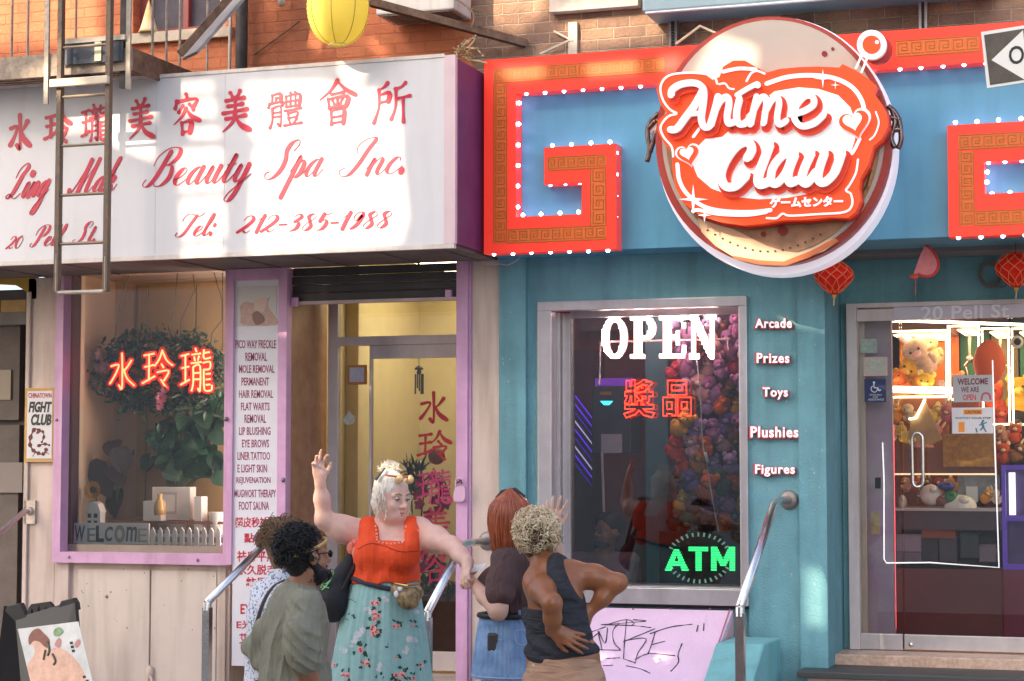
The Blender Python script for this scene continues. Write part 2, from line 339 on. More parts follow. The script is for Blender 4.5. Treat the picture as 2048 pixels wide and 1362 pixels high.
# ------------------------------------------------------------------ copperplate script
SCR = {
'i': (.62, [[(0, .35), (.26, .98), (.2, .25), (.3, 0), (.44, .1), (.62, .42)], [(.27, 1.42), (.27, 1.58)]]),
'n': (.95, [[(0, .35), (.2, .98), (.16, .5), (.14, 0)], [(.15, .3), (.42, .95), (.6, .88), (.56, .25), (.66, 0), (.8, .1), (.95, .42)]]),
'u': (.95, [[(0, .35), (.2, 1), (.14, .3), (.27, 0), (.48, .25), (.62, 1.0)], [(.62, 1), (.56, .25), (.66, 0), (.8, .1), (.95, .42)]]),
'a': (.95, [[(.62, .8), (.42, 1), (.14, .72), (.06, .28), (.22, 0), (.45, .3), (.62, .95)], [(.63, 1), (.56, .25), (.66, 0), (.8, .1), (.95, .42)]]),
'c': (.72, [[(.52, .78), (.46, .97), (.28, .95), (.08, .55), (.1, .15), (.3, 0), (.52, .15), (.74, .45)]]),
'e': (.72, [[(-.02, .3), (.28, .45), (.5, .75), (.4, .98), (.22, .9), (.07, .5), (.12, .12), (.32, 0), (.55, .18), (.74, .44)]]),
'g': (.95, [[(.62, .8), (.42, 1), (.14, .72), (.06, .28), (.22, 0), (.45, .3), (.62, .95)], [(.63, 1), (.58, .2), (.5, -.6), (.3, -1.1), (.05, -1.0), (.15, -.6), (.55, -.1), (.95, .42)]]),
'y': (.95, [[(0, .35), (.2, 1), (.14, .3), (.27, 0), (.48, .25), (.62, 1.0)], [(.63, 1), (.58, .2), (.5, -.6), (.3, -1.1), (.05, -1.0), (.15, -.6), (.55, -.1), (.95, .42)]]),
'k': (.9, [[(0, .3), (.3, 1.3), (.4, 2.0), (.28, 2.15), (.18, 1.7), (.1, 0)], [(.12, .5), (.36, .98), (.52, .85), (.42, .6), (.2, .52)], [(.26, .52), (.44, .4), (.5, .1), (.62, 0), (.76, .12), (.9, .42)]]),
'l': (.55, [[(0, .3), (.34, 1.4), (.38, 2.0), (.28, 2.15), (.18, 1.7), (.08, .3), (.18, 0), (.34, .1), (.52, .42)]]),
't': (.58, [[(0, .35), (.26, 1.65), (.2, .8), (.14, .25), (.24, 0), (.4, .1), (.58, .42)], [(.0, 1.04), (.48, 1.06)]]),
'p': (.9, [[(0, .35), (.24, 1.25), (.18, .2), (.08, -1.15)], [(.16, .3), (.42, .96), (.62, .8), (.6, .3), (.42, 0), (.26, .1)], [(.42, .0), (.64, .1), (.9, .42)]]),
'T': (1.25, [[(.02, 1.5), (.0, 1.8), (.2, 2.2), (.55, 2.2), (.95, 1.98), (1.25, 2.0), (1.45, 2.3)], [(.95, 2.05), (.72, 1.2), (.52, .35), (.22, .0), (-.08, .12), (-.05, .42)]]),
'L': (1.35, [[(.12, 1.3), (.2, 1.85), (.65, 2.2), (.92, 1.95), (.7, 1.5), (.6, 1.0), (.42, .3), (.1, 0), (-.1, .14), (.12, .3), (.5, .08), (.85, 0), (1.2, .3)]]),
'M': (1.9, [[(-.1, .3), (-.05, .08), (.12, .1), (.38, .8), (.72, 2.15)], [(.74, 2.15), (.68, 1.0), (.66, .0)], [(.68, .1), (1.0, 1.1), (1.36, 2.15)], [(1.38, 2.15), (1.3, 1.0), (1.3, .2), (1.42, 0), (1.6, .15), (1.75, .42)]]),
'B': (1.45, [[(.62, 2.0), (.5, 1.2), (.34, .4), (.08, 0), (-.18, .12), (-.12, .42)], [(.0, 1.2), (.05, 1.75), (.5, 2.2), (1.05, 2.15), (1.15, 1.7), (.9, 1.3), (.6, 1.2)], [(.66, 1.22), (1.02, 1.1), (1.12, .5), (.85, .05), (.5, .02), (.36, .3)]]),
'S': (1.3, [[(.98, 1.55), (1.15, 1.9), (1.02, 2.2), (.7, 2.05), (.58, 1.6), (.72, 1.1), (.7, .5), (.42, .05), (.05, .0), (-.12, .3), (.08, .42)]]),
'I': (1.1, [[(.32, 1.3), (.22, 1.75), (.5, 2.15), (.95, 2.2), (.78, 1.5), (.62, .7), (.36, .05), (.0, 0), (-.18, .3), (.02, .46)]]),
'P': (1.25, [[(.62, 2.0), (.5, 1.2), (.34, .4), (.08, 0), (-.18, .12), (-.12, .42)], [(.0, 1.2), (.05, 1.75), (.5, 2.2), (1.05, 2.12), (1.12, 1.55), (.85, 1.1), (.58, 1.1)]]),
'0': (.8, [[(.4, 1.5), (.12, 1.2), (.06, .5), (.28, 0), (.55, .3), (.62, 1.0), (.4, 1.5)]]),
'1': (.5, [[(.06, 1.05), (.34, 1.5)], [(.34, 1.5), (.28, .7), (.26, 0)]]),
'2': (.8, [[(.1, 1.1), (.18, 1.42), (.42, 1.5), (.6, 1.2), (.44, .7), (.0, .05)], [(.0, .06), (.24, .2), (.46, 0), (.66, .22)]]),
'3': (.75, [[(.14, 1.3), (.36, 1.52), (.56, 1.25), (.28, .82)], [(.28, .82), (.54, .7), (.5, .2), (.2, 0), (.02, .2)]]),
'5': (.75, [[(.22, 1.45), (.14, .8)], [(.22, 1.44), (.42, 1.4), (.62, 1.52)], [(.14, .8), (.4, .9), (.54, .6), (.42, .1), (.14, 0), (.0, .2)]]),
'8': (.78, [[(.58, 1.3), (.42, 1.5), (.2, 1.25), (.38, .8), (.52, .35), (.3, 0), (.08, .25), (.3, .75), (.58, 1.1), (.58, 1.3)]]),
'9': (.75, [[(.56, 1.2), (.36, .75), (.14, 1.0), (.22, 1.4), (.46, 1.5), (.58, 1.2), (.46, .4), (.2, 0), (.04, .16)]]),
'-': (.55, [[(.05, .6), (.45, .62)]]), ':': (.4, [[(.1, .06), (.1, .22)], [(.14, .9), (.14, 1.06)]]), '.': (.35, [[(.08, .06), (.08, .22)]]), ' ': (.55, []),
}
def script(mb, s, x0, x1, yb0, yb1, xh, Y, thick, slant=.55, thin=.05, fat=.27):
    """copperplate word(s) from photo x0 to x1 on a baseline from yb0 to yb1, x-height xh (all photo pixels)"""
    adv = 0; items = []
    for c in s:
        a, strokes = SCR[c]; items.append((adv, strokes)); adv += a
    k = (x1 - x0) / adv; sl = (yb1 - yb0) / (x1 - x0)
    for (o, strokes) in items:
        for st in strokes:
            dot = len(st) == 2 and (abs(st[0][0] - st[1][0]) < .01 or st[0][1] == .6)
            P = smooth_path(st, 9); pts = []
            for (x, y) in P:
                px = x0 + (o + x) * k + slant * y * xh * .8; pts.append((px, yb0 + sl * (px - x0) - y * xh))
            n = len(P); ws = []
            for i in range(n):
                a, b = P[max(0, i - 1)], P[min(n - 1, i + 1)]; dx, dy = b[0] - a[0], b[1] - a[1]; l = math.hypot(dx, dy) or 1
                d = max(0, -dy / l); ws.append(xh * (thin + (fat - thin) * d ** 1.6) if not dot else xh * (.34 if st[0][1] != .6 else .16))
            ws = [sum(ws[max(0, i - 2):i + 3]) / len(ws[max(0, i - 2):i + 3]) for i in range(n)]
            ribbon(mb, pts, ws, Y, thick)
# ================================================================== SETTING
def brickmat(name, c1, c2, mortar, var, bumpd=.6, dark=None):
    m = bpy.data.materials.new(name); m.use_nodes = True; n = m.node_tree; b = n.nodes['Principled BSDF']; L = n.links.new
    tc = n.nodes.new('ShaderNodeTexCoord'); sp = n.nodes.new('ShaderNodeSeparateXYZ'); cb = n.nodes.new('ShaderNodeCombineXYZ')
    L(tc.outputs['Object'], sp.inputs[0]); L(sp.outputs[0], cb.inputs[0]); L(sp.outputs[2], cb.inputs[1])
    dn = n.nodes.new('ShaderNodeTexNoise'); dn.inputs['Scale'].default_value = 9; dn.inputs['Detail'].default_value = 4; L(tc.outputs['Object'], dn.inputs['Vector'])
    mx = n.nodes.new('ShaderNodeMixRGB'); mx.inputs[0].default_value = .012; L(cb.outputs[0], mx.inputs[1]); L(dn.outputs['Color'], mx.inputs[2])
    br = n.nodes.new('ShaderNodeTexBrick'); br.inputs['Scale'].default_value = 1; br.inputs['Brick Width'].default_value = .215; br.inputs['Row Height'].default_value = .071
    br.inputs['Mortar Size'].default_value = .0055; br.inputs['Mortar Smooth'].default_value = .5; br.inputs['Bias'].default_value = -.1
    br.inputs['Color1'].default_value = C(c1); br.inputs['Color2'].default_value = C(c2); br.inputs['Mortar'].default_value = C(mortar)
    L(mx.outputs[0], br.inputs['Vector'])
    t = n.nodes.new('ShaderNodeTexNoise'); t.inputs['Scale'].default_value = 2.6; t.inputs['Detail'].default_value = 9; t.inputs['Roughness'].default_value = .7; L(tc.outputs['Object'], t.inputs['Vector'])
    r = n.nodes.new('ShaderNodeValToRGB'); r.color_ramp.elements[0].position = .32; r.color_ramp.elements[1].position = .68
    r.color_ramp.elements[0].color = (1 - var,) * 3 + (1,); r.color_ramp.elements[1].color = (1 + var * .6,) * 3 + (1,); L(t.outputs['Fac'], r.inputs[0])
    mu = n.nodes.new('ShaderNodeMixRGB'); mu.blend_type = 'MULTIPLY'; mu.inputs[0].default_value = 1; L(br.outputs['Color'], mu.inputs[1]); L(r.outputs[0], mu.inputs[2])
    L(mu.outputs[0], b.inputs['Base Color']); b.inputs['Roughness'].default_value = .85
    t3 = n.nodes.new('ShaderNodeTexNoise'); t3.inputs['Scale'].default_value = 55; t3.inputs['Detail'].default_value = 6; L(tc.outputs['Object'], t3.inputs['Vector'])
    ad = n.nodes.new('ShaderNodeMath'); ad.operation = 'MULTIPLY_ADD'; ad.inputs[1].default_value = -1.2; L(br.outputs['Fac'], ad.inputs[0]); L(t3.outputs['Fac'], ad.inputs[2])
    bp = n.nodes.new('ShaderNodeBump'); bp.inputs['Strength'].default_value = bumpd; bp.inputs['Distance'].default_value = .012; L(ad.outputs[0], bp.inputs['Height']); L(bp.outputs[0], b.inputs['Normal'])
    return m
M_BRICKP = brickmat('painted_brick', '#c67750', '#bd6c49', '#b76a49', .28, .6)
M_BRICKN = brickmat('weathered_brick', '#a98468', '#86685a', '#b7a08a', .45, .9)
M_ASPH = mat('asphalt', (.05, .05, .052), .9, var=.3, vs=3, bump=.6, bs=120)
M_PAVE = mat('pavement_concrete', (.33, .31, .29), .85, var=.2, vs=4, bump=.3, bs=60, dirt=.2)
M_BEIGE = mat('beige_paint', '#cbb7ab', .6, var=.07, vs=5, bump=.18, bs=35, dirt=.34)
M_BEIGE2 = mat('beige_panel_paint', '#cdbdb2', .5, var=.05, vs=3, bump=.10, dirt=.26)
M_PINK = mat('pink_paint', '#cd9ec0', .45, var=.08, vs=9, bump=.12, dirt=.24)
M_TEAL = mat('teal_stucco', (.135, .315, .36), .75, var=.15, vs=3.2, bump=.6, bs=85, dirt=.24)
M_TEAL2 = mat('teal_panel', (.085, .29, .43), .45, var=.10, vs=1.6, bump=.06, bs=20, dirt=.12)
M_ALU = mat('aluminium', (.56, .53, .55), .38, .75, var=.08, vs=9, dirt=.15)
M_ALUP = mat('pale_metal_frame', (.54, .48, .47), .5, .15, var=.08, vs=6, dirt=.22)
M_STEEL = mat('stainless_steel', (.66, .64, .63), .24, 1., var=.12, vs=14, bump=.05, bs=50)
M_DSTEEL = mat('weathered_steel', (.30, .26, .24), .5, .7, var=.25, vs=10, bump=.2)
M_BLACK = mat('black_plastic', (.012, .012, .014), .45)
M_DARK = mat('dark_grey', (.03, .028, .03), .7, var=.3)
M_WHITE = mat('white_paint', (.78, .77, .76), .5, var=.04, vs=5)
M_STONE = mat('tan_stone', '#a8805f', .5, var=.25, vs=9, bump=.15, bs=30, col2='#8d6248')
M_RUST = mat('rusty_iron', (.17, .10, .065), .8, .2, var=.5, vs=14, bump=.4, bs=60)
M_IRON = mat('old_iron_paint', (.30, .235, .18), .7, .1, var=.4, vs=18, bump=.35, bs=70)
M_IROND = mat('dark_iron', (.06, .052, .05), .65, .3, var=.4, vs=12, bump=.3)
M_GLASS = glass('clear_glass', (.93, .95, .94), 1.7)
M_SHUT = mat('shutter_grey', (.075, .07, .075), .5, .5, var=.15, vs=5, dirt=.2)

# ground
g = MB().box(-60, 60, -40, -4.8, -.3, 0); struct(g.build('street', M_ASPH))
g = MB().box(-60, 60, -4.795, .7, -.3, .12); struct(g.build('pavement', M_PAVE))

# added unseen wall behind the camera; its cut holes shape the sun patches
YO = -15.0
def sunhole(pts, Y):
    o = []
    for x, y in pts:
        p = W(x, y, Y); q = p - SUND * ((p.y - YO) / SUND.y); o.append((q.x, q.z))
    return o
HOLES = [
 ([(100, 270), (150, 218), (215, 190), (254, 176), (252, 246), (310, 280), (312, 326), (240, 296), (180, 262)], -.85),
 ([(294, 170), (314, 168), (314, 245), (294, 240)], -.85),
 ([(352, 164), (426, 160), (428, 184), (353, 190)], -.85), ([(353, 199), (430, 194), (433, 236), (354, 232)], -.85),
 ([(372, 256), (440, 252), (441, 276), (385, 280)], -.85), ([(355, 300), (444, 294), (448, 380), (358, 386)], -.85),
 ([(359, 398), (449, 392), (453, 476), (362, 484)], -.85), ([(363, 494), (450, 488), (448, 520), (364, 526)], -.85),
 ([(488, 166), (640, 160), (752, 178), (800, 214), (806, 330), (818, 440), (800, 492), (500, 520), (498, 430), (506, 300), (520, 288), (500, 268)], -.85),
 ([(-40, -20), (196, -30), (198, 84), (-40, 96)], 0), ([(385, 20), (425, -30), (462, -30), (450, 60), (400, 85)], 0),
 ([(950, -40), (1075, -40), (1098, 22), (1040, 66), (950, 40)], 0), ([(1160, 24), (1300, 14), (1335, 40), (1330, 84), (1160, 96), (1098, 60)], 0),
 ([(575, 60), (600, 45), (660, 95), (645, 108)], 0), ([(720, 72), (745, 80), (790, 108), (760, 112)], 0),
 ([(1905, 4), (2010, -10), (2010, 20), (1960, 38)], 0),
 ([(1372, 168), (1428, 66), (1516, 92), (1512, 140), (1482, 128), (1442, 168)], -.65),
 ([(985, 136), (1095, 130), (1088, 156), (1030, 164)], -.42), ([(1172, 128), (1278, 118), (1274, 150), (1172, 156)], -.42), ([(1318, 112), (1372, 108), (1360, 146), (1318, 150)], -.42),
 ([(1606, 1128), (1652, 1140), (1652, 1256), (1608, 1252)], -.05),
 ([(570, -90), (660, -90), (652, 40), (640, 90), (616, 96), (590, 60)], -1.2),
 ([(1392, 440), (1440, 452), (1560, 500), (1650, 492), (1560, 530), (1440, 512)], -.7),
 ([(616, 896), (650, 896), (662, 935), (640, 985), (644, 1036), (618, 1036), (608, 960)], -2.76),
 ([(736, 908), (806, 906), (818, 958), (770, 956), (738, 990)], -2.66), 
]
ob = thing('sun_mask_wall', 'added unseen wall behind the viewer, with holes that shape the sun patches', 'building', (-8, YO, 0))
v, f = shape2d([[(-17.5, 0), (-.4, 0), (-.4, 14.6), (-17.5, 14.6)]] + [sunhole(p, Y) for p, Y in HOLES], .05)
MB().add([(x, YO - z, y) for x, y, z in v], [tuple(reversed(q)) for q in f]).build('wall', mat('sun_mask_paint', (.62, .55, .47), .8, var=.1, vs=.6), ob)

# ---------------------------------------------------------------- brick house above the shops
bh = thing('brick_house', 'old brick house front above both shop signs, part orange paint, part bare brick', 'building', (-4.5, .2, 3))
xs = W(945, 60, 0).x
ZT = 7.2
wx0, wx1, wz0, wz1 = rect(268, -260, 452, 62, 0)       # upper window opening
b = MB().box(-9.5, wx0, 0, .3, 3.56, ZT).box(wx1, xs, 0, .3, 3.56, ZT).box(wx0, wx1, 0, .3, 3.56, wz0).box(wx0, wx1, 0, .3, wz1, ZT)
b.build('painted_wall', M_BRICKP, bh)
b = MB().box(xs, 2.5, .004, .3, 3.56, ZT); b.build('bare_brick_wall', M_BRICKN, bh)
wf = MB(); wf.box(wx0, wx1, .1, .2, wz0, wz0 + .05).box(wx0, wx0 + .06, .1, .2, wz0 + .05, wz1).box(wx1 - .06, wx1, .1, .2, wz0 + .05, wz1).box((wx0 + wx1) / 2 - .02, (wx0 + wx1) / 2 + .02, .1, .2, wz0 + .05, wz1)
wn = wf.build('window', mat('red_brown_window_paint', (.26, .05, .045), .5, var=.2), bh)
MB().box(wx0 + .06, wx1 - .06, .15, .16, wz0 + .05, wz1).build('pane', mat('sooty_glass', (.10, .09, .105), .08, spec=.8, var=.3, vs=5), wn)
MB().box(wx0 - .05, wx1 + .06, -.05, .1, wz0 - .075, wz0 - .003).build('sill', mat('cream_stone', (.52, .43, .33), .8, var=.2, bump=.2, dirt=.25), wn)
# stone window sill and grey casing at the top edge of the picture
x0, x1, z0, z1 = rect(1098, -120, 1276, 18, -.08)
MB().box(x0, x1, -.08, .0, z0, z0 + .2).build('stone_sill', mat('pale_stone', (.62, .52, .44), .8, var=.15, bump=.2, dirt=.2), bh, bevel=.006)
# fireproof channel struts
for i, px in enumerate((1346, 1846)):
    x0, x1, z0, z1 = rect(px - 9, -60, px + 8, 100, -.05)
    m = MB(); m.box(x0, x1, -.05, -.02, z0, z1)
    m.slot(1); n = 26
    for k in range(n):
        z = z0 + (z1 - z0) * (k + .5) / n; m.box(x0 + .017, x1 - .017, -.053, -.0495, z - .009, z + .009)
    st = m.build('channel_strut', [M_DSTEEL if i == 0 else mat('galvanised', (.5, .46, .47), .45, .6, var=.1), M_BLACK])
    tag(st, ['perforated grey steel channel strut on the brick, left of the round sign', 'perforated pale steel channel strut on the brick, right of the round sign'][i], 'strut', 'perforated steel struts')
# casing of a wall-mounted cooler / awning at the very top
x0, x1, z0, z1 = rect(1284, -120, 1990, -4, -.36)
ac = thing('window_canopy', 'blue grey sheet metal canopy jutting from the brick above the round sign', 'canopy', ((x0 + x1) / 2, -.3, z0))
MB().box(x0, x1, -.36, -.003, z0, z0 + .35).build('casing', mat('blue_grey_metal', (.30, .40, .44), .45, .2, var=.1), ac, bevel=.01)
MB().box(x0 + .02, x1 - .02, -.365, -.33, z0 - .012, z0 - .002).build('drip_edge', M_WHITE, ac)
# white box with brace (left of centre)
x0, x1, z0, z1 = rect(808, -110, 908, 22, -.36)
ab = thing('air_conditioner', 'white air conditioner hung in front of the brick beside the yellow lantern', 'air conditioner', ((x0 + x1) / 2, -.25, z0))
MB().box(x0 - .2, x1, -.36, -.03, z0, z0 + .4).build('casing', mat('off_white_metal', (.66, .6, .56), .5, var=.06, dirt=.25), ab, bevel=.012)
m = MB()
for k in range(7): m.box(x0 - .16, x1 - .03, -.345 + k * .042, -.328 + k * .042, z0 - .006, z0 - .001)
m.build('louvre', M_DSTEEL, ab)
br = MB(); a = W(738, 4, -.62); c = W(1052, 88, -.03); br.bar(a, c, .06, .045); br.bar(a + Vector((0, .012, .02)), c + Vector((0, .012, .02)), .075, .012)
tag(br.build('steel_brace', M_RUST), 'brown slanting steel brace running from the air conditioner down to the brick', 'brace')

# ---------------------------------------------------------------- fire escape
fe = thing('fire_escape', 'rusty iron fire escape platform with thin railings above the spa sign', 'fire escape', (-7.6, -.6, 4.4))
FZ = W(262, 96, -1.2).z; FX1 = W(266, 110, -1.2).x; FX0 = -10.2; FD = .145
MB().box(FX0, FX1, -1.215, -1.2, FZ - FD, FZ).build('front_beam', M_IRON, fe)
for q_ in (0, .605): MB().box(FX1 - .015 - q_, FX1 - q_, -1.2, -.02, FZ - FD, FZ).build('side_beam', M_RUST, fe)
MB().box(FX0, FX1, -.04, -.02, FZ - FD, FZ).build('wall_beam', M_RUST, fe)
m = MB(); k = 0
y = -1.17
while y < -.06:
    MB().box(FX0, FX1 - .02, y, y + .022, FZ - .045, FZ - .012).build('slat', M_RUST, fe); y += .062
m = MB()
for px, th in ((24, .016), (56, .016), (152, .014)): 
    x = W(px, 50, -1.19).x; m.tube([(x, -1.19, FZ), (x, -1.19, FZ + 1.0)], th / 2 + .001, 6)
for px in (305, 333, 360, 415, 442):
    x = FX1 - .008; 
    p = WX(px, x, 60); m.tube([(x, p.y, FZ - .03), (x, p.y, FZ + 1.0)], .009, 6)
m.build('baluster', M_IRON, fe)
m = MB()
for px, w_ in ((95, .03), (258, .03)):
    x = W(px, 50, -1.225).x; m.box(x - w_ / 2, x + w_ / 2, -1.235, -1.216, FZ - .33 if px == 95 else FZ - .27, FZ + 1.1)
m.build('post', mat('pale_iron', (.42, .36, .29), .6, .2, var=.3, vs=12, bump=.3), fe)
x = W(247, 50, -1.19).x; MB().box(x - .025, x + .02, -1.19, -1.15, FZ - .25, FZ + 1.1).build('post', M_IROND, fe)
a = W(360, 108, -1.0); c = W(456, -2, -.75); d = (c - a) * 1.9
MB().bar(a, a + d, .02, .05).build('stair_stringer', M_RUST, fe)
MB().bar(a + Vector((-.1, .32, .06)), a + Vector((-.1, .32, .06)) + d, .25, .02).build('stair_tread', mat('grey_iron', (.3, .3, .3), .6, .3, var=.3), fe)
m = MB()
x0, x1, z0, z1 = rect(124, 84, 246, 126, -1.24); m.box(x0, x1, -1.245, -1.236, z0, z1)
m.build('kick_plate', mat('navy_plate', (.045, .055, .075), .5, .2, var=.3), fe)
m = MB(); x0, x1, z0, z1 = rect(120, 74, 250, 84, -1.25); m.box(x0, x1, -1.256, -1.2165, z0, z1); x0, x1, z0, z1 = rect(190, 84, 203, 122, -1.25); m.box(x0, x1, -1.256, -1.247, z0, z1)
m.build('cream_bracket', mat('cream_paint', (.6, .5, .37), .6, var=.15), fe)
# the drop ladder
la = thing('drop_ladder', 'slim iron drop ladder hanging from the fire escape in front of the white spa sign', 'ladder', tuple(W(165, 590, -1.32)))
LY = -1.32
xa, xb = W(116, 380, LY).x, W(213.5, 380, LY).x; zb = W(165, 584, LY).z
for x in (xa, xb): MB().box(x - .0155, x + .0155, LY - .012, LY + .03, zb, 6.2).build('rail', mat('ladder_iron', (.10, .085, .08), .6, .3, vs=22, bump=.5, bs=70, col2='#7a6248'), la)
for py in (92, 191, 289, 388, 486):
    z = W(165, py, LY).z; MB().tube([(xa, LY + .01, z), (xb, LY + .01, z)], .010, 8).build('rung', mat('worn_iron', (.22, .19, .16), .5, .4, vs=26, col2='#8f7658'), la)
z = W(165, 166, LY).z; MB().box(xa - .05, xb + .02, LY - .045, LY - .013, z - .022, z + .03).build('crossbar', mat('cream_paint', (.6, .5, .37), .6), la, bevel=.006)
MB().tube([(xa, LY, zb + .25), (xa, LY, zb + .012), (xa + .02, LY, zb), (xb - .02, LY, zb), (xb, LY, zb + .012), (xb, LY, zb + .22)], .013, 8).build('bottom_rung', mat('pale_iron', (.42, .36, .29), .6), la)
# dark standpipe by the window and a thin pale one
x0, x1, z0, z1 = rect(464, -60, 490, 130, -.15)
m = MB(); m.tube([((x0 + x1) / 2, -.1, 3.6), ((x0 + x1) / 2, -.1, 6.5)], .042, 12); m.slot(1).tube([(x0 - .05, -.1, 3.6), (x0 - .04, -.1, 5.0), (x0 - .01, -.1, 6.5)], .012, 8)
tag(m.build('drain_pipe', [M_IROND, mat('pale_pipe', (.5, .44, .38), .5)], smooth=True), 'dark vertical drain pipe with a thin pale pipe beside it on the orange brick', 'pipe')
# paper cone on the window sill
c = W(300, 66, -.0); m = MB(); m.lathe((c.x, -.02, wz0 - .003), (0, 0, 1), [(.001, .002), (.075, .002), (.06, .03), (.03, .14), (.002, .24)], 12)
tag(m.build('paper_cone', mat('white_yellow_paper', (.8, .72, .5), .7, col2='#f0b040', vs=5), smooth=True), 'small white and yellow cone standing on the upper window sill', 'ornament')

# ================================================================== SPA SHOPFRONT
M_SPAWALL = mat('spa_wall_paint', '#bdb08c', .6, var=.06)
sf = thing('spa_shopfront', 'beige and pink spa shopfront with a display window and a recessed glass door', 'shopfront', (-5.9, 0, .12))
zs = 3.372     # top, just under the sign box
GZ = .12
X = lambda px, py=941, Y=0: W(px, py, Y).x
Z = lambda py, px, Y=0: W(px, py, Y).z
xl, xr = X(50), X(112)
m = MB().box(xl, xr, 0, .5, GZ, zs); m.box(xl - .0, xl + .035, -.02, 0, GZ, zs - .1); m.build('pilaster', M_BEIGE, sf, bevel=.006)
m = MB().box(X(943), X(1003), 0, .6, GZ, zs + .05); m.build('pilaster', M_BEIGE, sf, bevel=.006)
m = MB().box(X(915), X(938), -.03, .1, GZ, zs + .05).box(X(938), X(943), -.012, .1, GZ, zs + .05); m.build('door_jamb', M_PINK, sf, bevel=.003)
# display window
fx0, fx1 = X(106, 941, -.05), X(458, 941, -.05)
zt, zb_, zc_ = Z(536, 300, -.05), Z(1106, 290, -.05), Z(1128, 290, -.05)
m = MB().box(fx0, X(122, 941, -.05), -.05, .05, zc_, zt).box(X(122, 941, -.05), fx1, -.05, .05, zc_, zb_).box(X(447, 941, -.05), fx1, -.05, .05, zb_, zt)
m.slot(1)
for px, py in ((138, 1114), (395, 1120), (113, 840), (450, 838)): 
    q = W(px, py, -.052); m.ball(q, .011, 8, 6)
m.build('window_frame', [M_PINK, M_DSTEEL], sf)
x0, x1 = X(122, 941, .04), X(447, 941, .04)
m = MB().box(x0, x0 + .02, .05, .09, zb_, zt).box(x0 + .02, x1, .05, .09, zb_, zb_ + .05)
m.build('inner_frame', mat('dull_bronze_frame', (.25, .21, .17), .5, .4, var=.15), sf)
MB().box(x0 + .02, x1, .065, .07, zb_ + .05, zt).build('window_pane', M_GLASS, sf)
# display case lining
dz0 = zb_ + .03; dd = .75
M_LIN = mat('display_lining', '#b39a80', .7, var=.08, vs=2); M_LIN2 = mat('display_panel_wood', '#9c8157', .6, var=.08)
m = MB().box(x0 - .35, x1 + .4, dd, dd + .03, dz0 - .02, zt); m.build('display_back', M_LIN, sf)
xm_ = W(275, 700, dd).x
m = MB(); 
for xa_, xb_ in ((W(278, 700, dd).x, W(296, 700, dd).x), (W(296, 700, dd).x + .012, W(392, 700, dd).x), (W(392, 700, dd).x + .012, x1 + .38)): m.box(xa_, xb_, dd - .02, dd - .001, dz0 + .2, Z(570, 300, dd))
m.build('display_panel', M_LIN2, sf)
MB().box(x0 - .02, x0, .09, .27, dz0, zt).build('display_side', mat('dark_side', (.05, .045, .05), .6), sf); MB().box(x0 - .025, x0 + .004, .271, .32, dz0, zt).build('display_post', mat('beige_post', (.50, .42, .30), .6), sf); MB().box(x0 - .02, x0, .321, dd, dz0, zt).build('display_side', M_LIN, sf)
MB().box(x0 - .3, x1 + .4, .09, dd, dz0 - .03, dz0).build('display_floor', mat('display_floor_paint', (.42, .36, .31), .6), sf)
MB().box(x0 - .3, x1 + .4, .09, dd, zt, zt + .03).build('display_ceiling', mat('display_floor_paint', (.42, .36, .31), .6), sf)
MB().box(x1 + .16, x1 + .22, .12, .3, dz0 + .02, zt - .1).build('display_fill', emit('display_fill', '#ffe8d8', 5.0), sf)  # added glow hidden behind the frame to brighten the display, no real fixture
# panel below the window
z1 = zc_
m = MB().box(X(112), X(458), .03, .3, GZ, z1); m.box(X(112), X(140), .0, .03, GZ, z1).box(X(435), X(452), .01, .03, GZ, z1)
m.build('base_wall', M_BEIGE, sf, bevel=.004)
for a_, c_ in ((158, 301), (304, 434)):
    m = MB().box(X(a_), X(c_), .008, .029, GZ + .1, Z(1140, 300)); d_ = m.build('cabinet_door', M_BEIGE2, sf, bevel=.004)
    if a_ == 158: MB().ball(W(213, 1193, .006), .011, 8, 6).build('lock', M_DSTEEL, d_)
m = MB(); p = W(300, 1345, .0); m.ball(p, (.03, .02, .05), 10, 8); m.tube([p, p + Vector((.05, -.03, -.12))], .012, 8); m.build('tap', M_BEIGE, sf, smooth=True)
random.seed(17); m = MB()
for k in range(26):
    x_, z_ = random.uniform(X(160), X(432)), random.uniform(.9, 1.36); 
    if abs(x_ - X(302)) < .03: continue
    r_ = random.uniform(.002, .007); m.prism([(x_ + r_ * random.uniform(.5, 1.3) * math.cos(t * 1.05), .0065, z_ + r_ * random.uniform(.5, 1.6) * math.sin(t * 1.05)) for t in range(6)], (0, .001, 0))
m.build('paint_chip', mat('chip_brown', (.22, .15, .11), .8), sf)['kind'] = 'stuff'
# recessed entrance
DY = .55
xs0 = X(579)
m = MB().box(xs0 - .1, xs0, .02, DY + .05, GZ, zs); m.build('stone_side', M_STONE, sf)
x0, x1 = W(658, 900, DY).x, X(915) + .35
zthr = Z(1340, 760, DY)
m = MB().box(xs0 - .0, X(943), -.05, DY + .04, GZ - .1, zthr - .01); m.build('doorstep', mat('worn_step', (.42, .36, .31), .7, var=.2, vs=5, bump=.2), sf, bevel=.01)
zh0, zh1, zh2 = Z(742 * .0 + 690, 790, DY), Z(672, 790, DY), Z(717, 790, DY)
m = MB().box(x0, x0 + .075, DY - .03, DY + .03, zthr, zs)
m.box(x0 + .075, x1, DY - .03, DY + .03, zh0, zh1)
m.box(x0 + .075, x1, DY + .0, DY + .04, zs - .15, zs)
xmv = W(742, 900, DY).x
m.box(xmv - .012, xmv + .006, DY - .01, DY + .03, zthr, zh0)
m.box(x0 + .075, xmv - .012, DY - .01, DY + .03, zthr, zthr + .1)
m.build('door_frame', M_ALUP, sf, bevel=.003)
